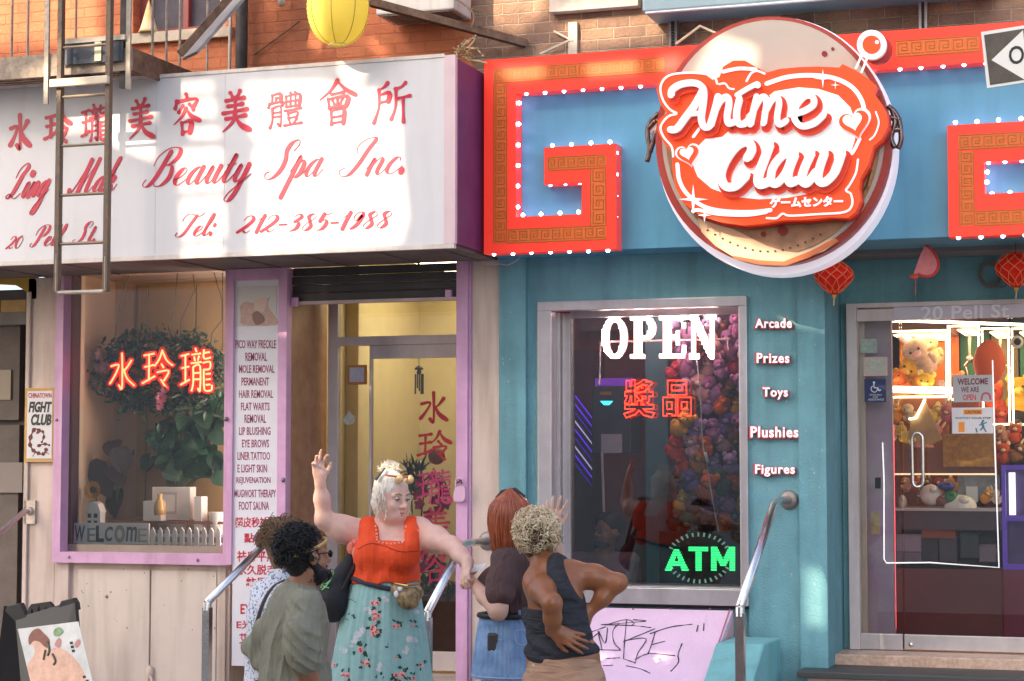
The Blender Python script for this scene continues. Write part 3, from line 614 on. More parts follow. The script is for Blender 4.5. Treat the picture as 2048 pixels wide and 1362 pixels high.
MB().box(x0 + .075, xmv - .012, DY, DY + .008, zthr + .1, zh0).build('sidelight_pane', M_GLASS, sf)
MB().box(x0 + .075, x1, DY + .01, DY + .018, zh1, zs - .15).build('transom_pane', M_GLASS, sf)
dr = MB().box(xmv + .006, x1, DY - .012, DY + .02, zh2, zh0).build('door', M_ALUP, sf, bevel=.003)
MB().box(xmv + .006, x1, DY - .012, DY + .02, zthr + .01, zthr + .14).build('bottom_rail', M_ALUP, dr, bevel=.003)
MB().box(xmv + .006, x1, DY, DY + .008, zthr + .14, zh2).build('pane', M_GLASS, dr)
# room behind the spa door
rx0, rx1 = x0 - .25, X(943) + 1.3
m = MB().box(rx0, rx1, 2.9, 3.0, zthr - .05, 3.6).box(rx0 - .05, rx0, DY + .1, 2.9, zthr - .05, 3.6).box(rx1, rx1 + .05, DY + .1, 2.9, zthr - .05, 3.6)
xw = W(745, 900, 1.9).x
m.box(rx0, W(716, 900, 1.4).x, 1.4, 1.5, zthr, 3.6)
m.build('room_wall', M_SPAWALL, sf)
MB().box(rx0, rx1, DY + .05, 2.9, zthr - .1, zthr - .05).build('room_floor', mat('room_floor_wood', (.35, .24, .14), .4, var=.2), sf)
MB().box(rx0, rx1, DY + .05, 3.0, 3.6, 3.65).build('room_ceiling', M_WHITE, sf)
MB().box(rx0 + .5, rx0 + 1.4, 1.5, 2.4, 3.55, 3.59).build('ceiling_glow', emit('warm_lamp', '#ffe8b8', 4.6), sf)
# lower dark cabinets in the spa room
m = MB().box(W(800, 1300, 1.9).x, rx1 - .1, 1.9, 2.5, zthr - .05, Z(1170, 850, 1.9)); m.build('reception_desk', mat('dark_desk', (.10, .05, .03), .4, var=.3), sf, bevel=.01)

# roll-up shutter
zsb = Z(600, 750, .0)
sh = thing('roller_shutter', 'dark grey roller shutter rolled up above the spa door', 'shutter', ((X(579) + X(915)) / 2, 0, zsb))
m = MB(); n = 4; hz = (zs - zsb) / n
for k in range(n):
    z = zsb + k * hz; m.box(xs0 + .004, X(915) - .003, .0 + .012 * (k % 2), .04, z + .004, z + hz)
m.build('slat', M_SHUT, sh, bevel=.006)
MB().box(xs0 + .004, X(915) - .003, -.02, .045, zsb - .016, zsb + .004).build('bottom_bar', mat('pinkish_bar', (.5, .38, .36), .6, var=.2), sh)
p = W(583, 606, -.03); MB().box(p.x, p.x + .05, -.035, -.021, zsb - .03, zsb + .03).build('lug', M_PINK, sh); p = W(896, 590, -.03); MB().box(p.x - .02, p.x + .02, -.03, -.001, zsb + .005, zsb + .05).build('lug', M_PINK, sh)

# doorway of the next house at the left edge
nd = thing('neighbour_doorway', 'dark doorway of the next house left of the beige pilaster', 'doorway', (X(10), .4, GZ))
m = MB().box(-10, xl, .75, .85, GZ, zs).box(xl - .05, xl, .5, .75, GZ, zs); m.build('wall', mat('dark_brown', (.055, .047, .043), .7, var=.3), nd)
m = MB(); xq = W(44, 800, .74).x; m.box(-9.5, xq, .70, .749, Z(840, 20, .7), Z(640, 20, .7)); m.box(-9.5, xq, .71, .749, GZ, Z(850, 20, .7))
dn = m.build('door', mat('door_brown', (.10, .075, .065), .6, var=.25), nd)
m = MB(); x0_, x1_, z0_, z1_ = rect(-30, 740, 22, 800, .69); m.box(x0_, x1_, .685, .699, z0_, z1_); m.build('pane', mat('dull_pane', (.22, .17, .12), .4), dn)
m = MB(); x0_, x1_, z0_, z1_ = rect(-60, 925, 46, 985, .69); m.box(x0_, x1_, .68, .699, z0_, z1_); m.build('kick_plate', mat('mid_brown', (.20, .16, .15), .5), dn)
m = MB().pbox(-60, 625, 52, 650, .6, .05); m.build('lintel', mat('grey_lintel', (.17, .15, .14), .6, var=.2), nd)
ya = thing('yellow_awning', 'faded yellow awning edge over the dark doorway at the left', 'awning', tuple(W(30, 600, 0)))
m = MB().pprism([(-40, 540), (66, 548), (74, 562), (74, 598), (60, 600), (56, 585), (30, 570), (-40, 566)], .0, .06); m.build('valance', mat('mustard', (.46, .27, .03), .6, var=.2), ya, bevel=.004)
m = MB().pbox(2, 600, 50, 623, .25, .04); m.build('board', mat('ochre', (.42, .25, .08), .6, var=.2), ya)

# ================================================================== ARCADE SHOPFRONT
af = thing('arcade_shopfront', 'teal stucco arcade shopfront with a display window and a glass entrance', 'shopfront', (-2.5, 0, .12))
ztop = Z(500, 1300, 0) + .4
wx0, wx1 = X(1081), X(1496); wz1, wz0 = Z(600, 1290), Z(1207, 1290)
xr_ = X(1652, 941, -.05)
m = MB()
m.box(X(1003), X(1056), -.05, .2, GZ, ztop)                     # left pilaster
m.box(X(1056), wx0, 0, .2, GZ, ztop).box(wx0, wx1, 0, .2, wz1, ztop).box(wx1, X(1600), 0, .2, GZ, ztop)
m.box(wx0, wx1, .05, .2, GZ, wz0)
m.box(X(1600), xr_, -.04, .2, GZ, ztop)
m.box(xr_ - .2, xr_, .2, .62, GZ, ztop)                         # return wall of the entrance
xd0 = W(1698, 900, .55).x
m.box(xr_, 2.5, .55, .75, Z(604, 1870, .55), ztop)              # wall above the door
m.box(xr_, xd0, .57, .75, GZ, Z(604, 1870, .55))
m.build('wall', M_TEAL, af)
MB().box(xr_, 2.5, -.28, .549, Z(480, 1850, -.3) + .01, Z(480, 1850, -.3) + .05).build('soffit', mat('teal_soffit', (.13, .30, .36), .6, var=.06), af)
random.seed(23); m = MB()
for k in range(60):
    x_, z_, y_ = random.choice(((random.uniform(X(1500), X(1598)), random.uniform(.7, 3.2), -.0012), (random.uniform(X(1005), X(1054)), random.uniform(1.2, 3.2), -.0512), (random.uniform(X(1602), X(1650)), random.uniform(.7, 3.2), -.0412)))
    r_ = random.uniform(.0015, .006) * (1.4 if z_ < 1.4 else 1); m.prism([(x_ + r_ * random.uniform(.5, 1.3) * math.cos(t * 1.05), y_, z_ + r_ * random.uniform(.5, 2.2) * math.sin(t * 1.05)) for t in range(6)], (0, .001, 0))
m.build('paint_chip', mat('chip_grey', (.30, .36, .36), .8, var=.5, vs=40), af)['kind'] = 'stuff'
# window
m = MB()
x_, z_ = X(1104, 941, -.02), Z(617, 1290, -.02); xi = X(1480, 941, -.02); zl = Z(1175, 1290, -.02)
m.box(wx0 - .01, x_, -.03, .05, zl, wz1 + .005).box(wx0 - .01, wx1, -.03, .05, z_, wz1 + .005).box(xi, wx1 + .005, -.03, .05, zl, z_)
m.v = m.v; fr = m
fr2 = MB().box(wx0 - .01, x_, -.03, .05, zl, z_).box(wx0 - .01, wx1 + .005, -.03, .05, z_, wz1 + .005).box(xi, wx1 + .005, -.03, .05, zl, z_).box(wx0 - .01, wx1 + .005, -.045, .06, wz0, zl)
wo = fr2.build('window_frame', M_ALU, af, bevel=.004)
GY = .22
m = MB(); m.box(wx0 - .03, x_ - .006, .05, GY + .1, zl, z_).box(x_ - .006, x_ + .012, .10, .13, zl, z_).box(x_ - .006, x_ + .02, .16, .2, zl, z_)
gx0, gx1 = W(1143, 900, GY).x, X(1480) + .05
m.box(x_ - .006, gx0, GY - .03, GY + .03, zl, z_).box(gx0, gx1, GY - .03, GY + .03, z_ - .03, z_ + .02).box(gx0, gx1, .06, GY + .04, zl - .02, zl + .002)
m.build('jamb', M_ALU, wo, bevel=.002)
MB().box(gx0, gx1, GY, GY + .006, zl, z_ - .03).build('pane', glass('dark_clear_glass', (.80, .82, .84), 2.4), wo)
MB().box(wx0, wx1, .0, .05, wz0 - .022, wz0 - .002).build('shadow_gap', M_BLACK, wo)
# rooms
m = MB()
M_MAR = mat('maroon_wall', (.15, .032, .030), .6, var=.2, vs=3)
rx0, rx1, rz0, rz1 = X(1060), 2.5, .80, 3.35
m.box(rx0, rx1, 5.4, 5.5, rz0, rz1).box(rx0 - .05, rx0, .21, 5.4, rz0, rz1).box(rx1, rx1 + .05, .7, 5.4, rz0, rz1)
m.box(gx0 - .3, xr_ - .1, 1.25, 1.3, rz0, rz1)
m.box(xr_ - .1, xr_ - .06, .63, 2.2, rz0, rz1)
m.build('room_wall', M_MAR, af)
MB().box(rx0, rx1, .21, 5.5, rz0 - .05, rz0).build('room_floor', mat('grey_floor', (.22, .20, .22), .35, var=.15), af)
MB().box(rx0, rx1, .21, 5.5, rz1, rz1 + .05).build('room_ceiling', mat('dark_ceiling', (.2, .17, .16), .7), af)
MB().box(gx0 + .2, gx1 - .3, .40, .48, rz1 - .25, rz1 - .22).build('ceiling_glow', emit('window_fill_glow', '#ffd0cc', 8.0), af)  # added glow panel that brightens the arcade window, not a real fixture
MB().box(rx1 - 2.8, rx1 - .6, 1.0, 1.2, rz1 - .03, rz1 - .005).build('ceiling_glow', emit('shop_lamp', '#ffd8a0', 13.0), af)
# entrance doors
EY = .55
zt0, zt1 = Z(612, 1870, EY), Z(640, 1870, EY); ze0, ze1 = Z(1302, 1870, EY), Z(1270, 1870, EY)
xe0 = xd0 + .065; xe1 = W(1722, 900, EY).x; xg = W(1805, 900, EY).x; xv = 2.4
m = MB().box(xd0, xe0, EY - .06, EY + .05, ze0, Z(604, 1870, EY)).box(xe0, xv, EY - .06, EY + .05, Z(604, 1870, EY) - .03, Z(604, 1870, EY)).box(xe0, W(1792, 900, EY).x, EY - .035, EY + .03, zt1, zt0 - .012)
m.box(xe0, xe0 + .03, EY + .05, EY + .1, ze0, zt1)
m.build('entrance_frame', M_ALUP, af, bevel=.003)
m = MB().box(xe0, xg - .012, EY - .02, EY + .02, ze0, ze1); m.build('sidelight_rail', M_ALU, af, bevel=.003)
MB().box(xe0, xg - .01, EY, EY + .01, ze1, zt1).build('sidelight_pane', M_GLASS, af)
dr = MB().box(xg - .002, xv, EY - .025, EY + .02, ze0 + .006, ze1).build('door', M_ALU, af, bevel=.003)
MB().box(xg + .002, xv, EY, EY + .01, ze1, zt1).build('pane', M_GLASS, dr)
MB().lathe(W(1822, 1289, EY - .026), (0, -1, 0), [(.0, .012), (.014, .012), (.016, 0)], 14).build('lock', M_STEEL, dr, smooth=True)
h = MB()
for dx in (0,):
    p0, p1 = W(1824, 872, EY - .07), W(1824, 968, EY - .07)
    pth = []
    for k in range(13): t = math.pi * k / 12; pth.append(Vector((p0.x + .033 - .033 * math.cos(t), p0.y, p0.z - .02 + .04 * math.sin(t))))
    for k in range(13): t = math.pi * k / 12; pth.append(Vector((p0.x + .033 + .033 * math.cos(t), p0.y, p1.z + .02 - .04 * math.sin(t))))
    h.tube(pth, .011, 10, closed=True)
    for z in (p0.z - .05, p1.z + .05): h.tube([(p0.x, p0.y, z), (p0.x, EY, z)], .008, 8)
h.build('handle', M_STEEL, dr, smooth=True)
MB().box(W(1792, 900, EY).x, xv, EY - .045, EY + .03, zt1 + .004, zt0).build('header', mat('lilac_metal', (.48, .44, .5), .5, .2, var=.05), af)
# threshold and steps
m = MB().box(xd0 - .05, 2.5, EY - .35, EY + .15, Z(1338, 1850, .2), ze0 - .004); m.build('threshold', mat('terrazzo', (.52, .36, .27), .45, var=.3, vs=40, bump=.1, dirt=.25), af, bevel=.008)
m = MB().box(xr_ - .15, 2.5, -.28, EY + .1, Z(1348, 1850, -.2) - .04, Z(1348, 1850, -.2)); m.slot(1).box(xr_ - .1, 2.5, -.2, EY + .1, GZ, Z(1348, 1850, -.2) - .041); m.build('top_step', [mat('dark_slate', (.05, .05, .05), .5), M_BEIGE], af, bevel=.006)

# stoop of the spa entrance (bottom steps, in front of the door)
m = MB().box(-5.75, -4.29, -1.25, -.06, GZ, .40).box(-5.75, -4.29, -1.6, -1.255, GZ, .26)
m.box(-5.75, -4.29, -3.2, -1.61, GZ, .25)
tag(m.build('stoop', mat('worn_step', (.42, .36, .31), .7), bevel=.01), 'low worn stone stoop below the spa door', 'steps')
# pink cellar hatch
ch = thing('cellar_hatch', 'sloping pink steel cellar hatch with black graffiti below the arcade window', 'hatch', (-3.2, -.6, GZ))
ht0, ht1 = W(1150, 1216, -.03), W(1466, 1219, -.03)
HB = []
top = W(1300, 1217, -.03); slope_y = -1.25; zb = .55
xL, xR = X(1100), W(1466, 1219, -.03).x
hz = top.z
M_HATCH = mat('pink_plate', '#e6c6df', .45, var=.04, vs=4, bump=.5, bs=160)
P = [(xL, -.03, hz), (xR, -.03, hz), (xR - .0, slope_y, zb), (xL, slope_y, zb)]
m = MB().prism(P, (0, .02, -.03)); hp = m.build('leaf', M_HATCH, ch, bevel=.004)
def onhatch(px, py, up=.0):
    d = CR @ Vector(((px - 1024.0) / FPX, -(py - 681.0) / FPX, -1.0)); a = Vector(P[0]); n = (Vector(P[1]) - a).cross(Vector(P[3]) - a).normalized()
    if n.y > 0: n = -n
    t = (a - CAM).dot(n) / d.dot(n); return CAM + d * t + n * up
m = MB()
a_, b_ = onhatch(1460, 1219, .004), onhatch(1412, 1362, .004)
m.bar(a_, b_, .006, .006)
for px in (1266, 1340, 1420): m.ball(onhatch(px, 1219, .004), .007, 6, 4)
m.build('seam', mat('hatch_seam', (.45, .14, .18), .6), hp)
GRAF = [[(1172, 1268), (1212, 1254)], [(1202, 1250), (1290, 1243), (1266, 1240)], [(1196, 1262), (1204, 1300), (1196, 1262), (1210, 1287), (1215, 1256)], [(1198, 1300), (1242, 1301)],
 [(1238, 1247), (1226, 1262), (1228, 1285), (1240, 1299)], [(1253, 1242), (1249, 1284), (1247, 1318)], [(1247, 1284), (1310, 1258)], [(1254, 1281), (1292, 1278), (1276, 1306), (1270, 1328)],
 [(1247, 1318), (1270, 1326)], [(1206, 1250), (1270, 1252), (1302, 1256)], [(1310, 1266), (1303, 1290), (1296, 1308)], [(1302, 1290), (1330, 1283)], [(1270, 1320), (1298, 1308), (1350, 1312)], [(1300, 1268), (1340, 1255), (1385, 1249)],
 [(1364, 1288), (1356, 1310), (1357, 1325), (1342, 1343)], [(1393, 1264), (1396, 1252)], [(1407, 1262), (1408, 1247)], [(1212, 1318), (1240, 1316)], [(1252, 1332), (1280, 1338), (1300, 1347)], [(1206, 1332), (1226, 1331)],
 [(1210, 1251), (1250, 1240), (1268, 1246), (1262, 1252)], [(1186, 1275), (1200, 1264)]]
m = MB()
for st in GRAF: m.tube([onhatch(x, y, .002) for x, y in smooth_path(st, 5)], [random.uniform(.0018, .0048) for _ in smooth_path(st, 5)], 5)
m.build('graffiti', mat('marker_black', (.03, .025, .03), .6), hp)
# side of the hatch and the teal cheek wall
m = MB(); m.prism([(xR + .003, -.03, hz - .04), (xR + .003, -.03, GZ), (xR + .003, slope_y, GZ), (xR + .003, slope_y, zb - .04)], (-.03, 0, 0)); m.build('side_plate', mat('hatch_side', '#d9a9a8', .6, var=.1), ch)
cw = MB(); zc = W(1520, 1290, -.6).z
q0, q1 = X(1478, 1290, -.1), W(1552, 1290, -.15).x
cw.prism([(xR + .01, -.06, GZ), (xR + .01, -.06, zc), (xR + .01, -.55, zc), (xR + .01, -.9, zc - .2), (xR + .01, -1.3, GZ)], (q1 - xR, 0, 0))
tag(cw.build('cheek_wall', mat('pale_teal_stucco', (.17, .42, .44), .7, var=.12, vs=3, bump=.35, bs=60, dirt=.15), bevel=.012), 'low teal stucco cheek wall beside the pink hatch', 'wall')

# ---------------------------------------------------------------- handrails
def handrail(label, fl, b1, b2, Y0=0., post=True):
    p = W(*fl, Y0); q = WX(b1[0], p.x, b1[1]); r = WX(b2[0], p.x, b2[1])
    t = thing('handrail', label, 'handrail', (p.x, r.y, GZ), 'stainless handrails at the shop doors')
    q = Vector((p.x, q.y, p.z))
    MB().tube([p, p + (q - p) * .8, p + (q - p) * .95 - Vector((0, 0, .006)), q + (r - q) * .06, r], .025, 14).build('rail', M_STEEL, t, smooth=True)
    MB().lathe(p, (0, -1, 0), [(.0, .022), (.035, .022), (.058, .012), (.062, 0)], 20).build('wall_flange', M_DSTEEL, t, smooth=True)
    if post: MB().box(p.x - .024, p.x + .024, r.y - .024, r.y + .024, GZ, r.z - .03).tube([r, r - Vector((0, .006, .05))], .0255, 12).build('post', M_STEEL, t)
    return t
handrail('stainless handrail in front of the service board, its post left of the men', (560, 1075), (540, 1078), (415, 1205))
handrail('stainless handrail fixed to the beige pilaster right of the spa door', (975, 1082), (925, 1080), (855, 1225))
handrail('bright stainless handrail fixed to the teal wall beside the pink hatch', (1578, 1000), (1550, 1000), (1480, 1215))
# the fourth comes from the left pilaster
p = W(62, 1022, 0); q = W(-60, 1120, -.55)
t = thing('handrail', 'old handrail stub on the beige pilaster at the left edge', 'handrail', (p.x, -.5, GZ), 'stainless handrails at the shop doors')
MB().tube([p, p + Vector((0, -.08, 0)), q, q + (q - p) * .6], .019, 12).build('rail', mat('pinkish_steel', (.5, .38, .37), .35, .7), t, smooth=True)
MB().box(p.x - .045, p.x + .045, -.02, -.001, p.z - .09, p.z + .075).ball((p.x, -.02, p.z), .032, 10, 8).build('wall_flange', mat('worn_plate', (.5, .42, .36), .5, .4, var=.3, vs=20), t)
# ================================================================== SIGNS
# ---------------------------------------------------------------- white spa sign box
SY = -.85
spa = thing('spa_sign', 'long white sign box with crimson Chinese and script lettering over the spa', 'sign', (-6, -.4, W(888, 496, SY).z))
sx1 = X(888, 500, SY); sz0, sz1 = W(888, 497, SY).z, W(888, 111, SY).z; sx0 = -10.5
M_SIGN = mat('white_sign_vinyl', (.635, .62, .63), .42, var=.035, vs=1.5, dirt=.07)
MB().box(sx0, sx1, SY, SY + .02, sz0 + .03, sz1 - .012).build('face', M_SIGN, spa)
m = MB().box(sx0, sx1 + .07, SY - .012, SY + .025, sz0, sz0 + .028).box(sx0, sx1 + .0, SY - .006, SY + .02, sz1 - .011, sz1 + .012)
m.build('edge_trim', mat('cream_trim', (.66, .58, .52), .5, var=.1, dirt=.3), spa)
MB().box(sx1 + .001, sx1 + .075, SY - .008, SY + .03, sz0 + .03, sz1).build('corner_trim', mat('pale_pink_trim', (.66, .5, .52), .5, var=.05, dirt=.12), spa)
MB().box(sx1 + .05, sx1 + .075, SY + .031, -.004, sz0 + .03, sz1 - .02).build('side_panel', mat('purple_sheet', (.10, .035, .13), .45, var=.2), spa)
MB().box(sx0, sx1 + .05, SY + .03, -.004, sz1 - .03, sz1 - .011).build('top_panel', M_IROND, spa)
m = MB().box(sx0, sx1 + .05, SY + .03, -.004, sz0 + .012, sz0 + .03)
for px in (-40, 110, 330, 455, 590, 740, 868):
    x = W(px, 520, SY).x; m.box(x - .006, x + .006, SY + .05, -.02, sz0 + .004, sz0 + .0115)
m.build('soffit', mat('dusty_soffit', (.16, .12, .10), .7, var=.3, vs=3), spa)
# faint seams of the vinyl
m = MB()
for px in (449, 312): x = W(px, 300, SY).x; m.box(x - .002, x + .002, SY - .0015, SY, sz0 + .04, sz1 - .02)
m.build('seam', mat('seam_grey', (.55, .52, .53), .5), spa)
M_CRIM = mat('crimson_vinyl', (.50, .012, .045), .4, var=.1, vs=8)
TY = SY - .001
for ch_, (x0, y0, x1, y1), wd in (('水', (18, 230, 62, 306), 9), ('玲', (90, 226, 142, 288), 8), ('瓏', (165, 212, 214, 286), 6.2), ('美', (255, 202, 308, 280), 8),
                               ('容', (345, 192, 400, 272), 8), ('美', (441, 186, 500, 266), 9), ('體', (535, 188, 604, 258), 5.6), ('會', (638, 163, 712, 252), 7), ('所', (748, 168, 820, 248), 7.5)):
    m = MB(); han(m, ch_, x0, y0, x1, y1, TY, .0015, wd, slope=-.075); m.build('chinese_character', M_CRIM, spa)
for a_ in (('Ling', 12, 92, 398, 392, 31), ('Mak', 138, 228, 389, 382, 31), ('Beauty', 290, 496, 374, 362, 34), ('Spa', 530, 640, 358, 352, 34), ('Inc.', 682, 812, 352, 346, 33)):
    m = MB(); script(m, *a_, TY, .0015, fat=.25); m.build('name_word', M_CRIM, spa)
m = MB(); script(m, '20', 12, 42, 498, 496, 16, TY, .0015); script(m, 'Pell', 62, 122, 494, 490, 19, TY, .0015); script(m, 'St.', 146, 192, 487, 484, 19, TY, .0015)
m.build('address_lettering', M_CRIM, spa)
m = MB(); script(m, 'Tel:', 352, 428, 474, 470, 20, TY, .0015); m.build('phone_word', M_CRIM, spa); m = MB(); script(m, '212-385-1988', 474, 778, 466, 455, 22, TY, .0015, fat=.34)
m.build('phone_number', M_CRIM, spa)

# ---------------------------------------------------------------- arcade fascia
BY, FY = -.30, -.42
fs_ = thing('arcade_fascia_sign', 'blue arcade fascia with red meander frets edged by white light bulbs', 'sign', (-2.5, BY, W(1300, 497, BY).z))
bz0, bz1 = W(1300, 497, BY).z, W(1300, 100, BY).z
bx0 = X(975, 300, BY)
MB().box(bx0, 2.6, BY, -.003, bz0, bz1 - .02).build('blue_panel', M_TEAL2, fs_, bevel=.004)
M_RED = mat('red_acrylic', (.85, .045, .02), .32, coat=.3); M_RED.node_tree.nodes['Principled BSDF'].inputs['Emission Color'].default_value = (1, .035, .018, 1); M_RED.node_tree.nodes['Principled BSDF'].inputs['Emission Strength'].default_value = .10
M_REDD = mat('dark_red_side', (.55, .02, .03), .4)
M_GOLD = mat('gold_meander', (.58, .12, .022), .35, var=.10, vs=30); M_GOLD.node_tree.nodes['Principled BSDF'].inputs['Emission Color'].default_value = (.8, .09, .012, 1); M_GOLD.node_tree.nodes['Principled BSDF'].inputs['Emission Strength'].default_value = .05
M_GOLD2 = mat('bright_gold_line', (.34, .15, .03), .3, .6)
M_BULB = emit('white_bulb', '#c4d2ff', 8.0, '#ffffff')
def sx(px, py=300, Y=FY): return W(px, py, Y).x
def sz(py, px, Y=FY): return W(px, py, Y).z
def fret(x, z, mirror=1):
    """outline corners in metres from the top-left corner of a fret: list of centre-line rectangles"""
# left fret corner coordinates measured on the photo
Lx = [sx(968), sx(1032), sx(1088), sx(1163), sx(1232)]
zT, zI1 = sz(120, 972), sz(186, 1040)
zA, zB_, zC, zD = sz(291, 1160), sz(366, 1160), sz(431, 1100), sz(503, 1100)
xtop = sx(1395)
RX = [sx(1895), sx(1968)]
def slab(m, x0, x1, z0, z1): m.box(x0, x1, FY, BY - .001, z0, z1)
fr = MB()
slab(fr, Lx[0], Lx[1], zD, zI1)                      # left arm
slab(fr, Lx[0], 2.6, zI1, zT)                        # top arm, runs along the whole sign
slab(fr, Lx[1], Lx[4], zD, zC)                       # bottom arm
slab(fr, Lx[3], Lx[4], zC, zA)                       # inner right arm
slab(fr, Lx[2], Lx[3], zB_, zA)                      # hook
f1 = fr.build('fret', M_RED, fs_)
f2m = MB(); RzA, RzB, RzC, RzD = sz(247, 1960), sz(322, 2010), sz(386, 2010), sz(473, 1930)
slab(f2m, RX[0], RX[1], RzD, RzA); slab(f2m, RX[1], 1.2, RzB, RzA); slab(f2m, RX[1], 1.2, RzD, RzC); slab(f2m, .6, 1.2, RzC, RzB)
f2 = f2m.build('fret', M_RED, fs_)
# inner side strips (dark red) are the slab's own sides; gold meander bands on the face
def meander(m, x0, x1, z0, z1, horiz=True, y=FY - .002, unit=None):
    """a band of square key pattern: thin raised lines"""
    t = .0042; h = (z1 - z0) if horiz else (x1 - x0); n = max(1, round(((x1 - x0) if horiz else (z1 - z0)) / (h * .78)))
    L = ((x1 - x0) if horiz else (z1 - z0)) / n
    def q(a, b, c, d):
        if horiz: m.box(x0 + a, x0 + b, y, FY - .0005, z0 + c, z0 + d)
        else: m.box(x0 + c, x0 + d, y, FY - .0005, z0 + a, z0 + b)
    W_ = n * L
    q(0, W_, 0, t); q(0, W_, h - t, h)
    for k in range(n):
        a = k * L; i0, i1 = h * .16, h * .84
        q(a + L * .12, a + L * .12 + t, i0, i1); q(a + L * .12 + t, a + L * .82, i1 - t, i1); q(a + L * .82 - t, a + L * .82, h * .36, i1 - t)
        q(a + L * .38, a + L * .82 - t, h * .36, h * .36 + t); q(a + L * .38, a + L * .38 + t, h * .36 + t, h * .62); q(a + L * .12 + t, a + L * 1.0, i0, i0 + t)
        q(a + L * .5, a + L * .68, h * .55, h * .55 + t)
def band(parent, x0, x1, z0, z1, horiz):
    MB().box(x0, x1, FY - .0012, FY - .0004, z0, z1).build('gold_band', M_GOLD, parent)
    m = MB(); meander(m, x0, x1, z0, z1, horiz, y=FY - .0035); m.build('key_pattern', M_GOLD2, parent)
bw = (Lx[1] - Lx[0]); i = bw * .30; j = bw * .72
band(f1, Lx[0] + i, Lx[0] + j, zD + bw * .3, zT - bw * .75, False)
band(f1, Lx[0] + i, sx(1330), zT - bw * .72, zT - bw * .30, True)
band(f1, sx(1795), sx(1962), zT - bw * .75, zT - bw * .30, True)
band(f1, Lx[0] + j + .003, Lx[4] - i, zD + bw * .28, zD + bw * .70, True)
band(f1, Lx[3] + (Lx[4] - Lx[3]) * .25, Lx[4] - i, zD + bw * .703, zA - bw * .72, False)
band(f1, Lx[2] + .02, Lx[4] - i, zA - bw * .7, zA - bw * .30, True)
bw2 = RX[1] - RX[0]
band(f2, RX[0] + bw2 * .3, RX[0] + bw2 * .72, RzD + bw2 * .3, RzA - bw2 * .75, False)
band(f2, RX[0] + bw2 * .3, 1.0, RzA - bw2 * .72, RzA - bw2 * .3, True)
band(f2, RX[0] + bw2 * .72 + .003, 1.0, RzD + bw2 * .28, RzD + bw2 * .7, True)
# bulbs: points just proud of the fret edges
proto_b = [None]
def bulb(parent, x, y, z):
    if proto_b[0] is None:
        proto_b[0] = MB().ball(OFF[parent.name], .0122, 10, 8).build('bulb', M_BULB, parent, smooth=True); o = proto_b[0]
    else:
        o = proto_b[0].copy(); COL.objects.link(o); o.parent = parent
    off = Vector(OFF[parent.name]); o.location = Vector((x, y, z)) - off
def bulbs_px(parent, pts, Y):
    for px, py in pts: p = W(px, py, Y); bulb(parent, p.x, p.y, p.z)
YB = -.385
bulbs_px(f1, [(1053, 187), (1090, 185), (1128, 182), (1166, 179), (1204, 177), (1242, 175), (1281, 172), (1320, 170)], YB)
bulbs_px(f1, [(1800, 138), (1842, 135), (1886, 132), (1928, 129), (1971, 126), (2014, 123)], YB)
bulbs_px(f1, [(1039, 206), (1038, 248), (1037, 290), (1037, 331), (1036, 372), (1036, 414)], YB)
bulbs_px(f1, [(1105, 291), (1143, 289), (1182, 286), (1220, 284)], YB)
bulbs_px(f1, [(1233, 306), (1233, 349), (1232, 392), (1232, 434), (1231, 478)], YB)
bulbs_px(f1, [(1101, 369), (1131, 367), (1160, 365)], YB)
bulbs_px(f1, [(1046, 430), (1082, 428), (1120, 426), (1157, 424)], YB)
bulbs_px(f1, [(988, 508), (1026, 507), (1063, 505), (1101, 504), (1139, 503), (1177, 502), (1216, 501)], YB)
bulbs_px(f2, [(1911, 245), (1954, 243), (1997, 240), (2042, 237)], YB)
bulbs_px(f2, [(1917, 475), (1962, 474), (2006, 472), (2050, 470)], YB)
bulbs_px(f2, [(1977, 325), (2010, 323), (2044, 321), (1975, 344), (1974, 364), (1984, 387), (2020, 385)], YB)

# ---------------------------------------------------------------- round sign
# zoom frame used for tracing: 1362/540 pixels per photo pixel, origin (1280, 20)
ZK = 540 / 1362.
def zq(L): return [(1280 + x * ZK, 20 + y * ZK) for x, y in L]
cs = thing('round_sign', 'big round arcade sign with a raised orange name board, hearts and joystick', 'sign', tuple(W(1549, 548, -.5)))
def pcirc(cx, cy, rx, ry, n=72, a0=0, a1=360): return [(cx + rx * math.cos(R(a0 + (a1 - a0) * k / n)), cy + ry * math.sin(R(a0 + (a1 - a0) * k / n))) for k in range(n)]
M_DISCW = emit('lit_white_disc', '#f6f2ff', .12, '#e8e4ea')
m = MB(); m.pprism(pcirc(1552, 292, 238, 258), -.50, .19); m.build('back_disc', M_DISCW, cs)
m = MB(); m.pprism(pcirc(1546, 282, 235, 249), -.62, .1); m.build('red_rim', mat('red_brown_rim', (.40, .045, .03), .45, var=.15), cs)
m = MB(); m.pprism(pcirc(1546, 278, 222, 238), -.645, .024)
m.build('cream_disc', mat('cream_enamel', (.52, .455, .38), .35, var=.04), cs)
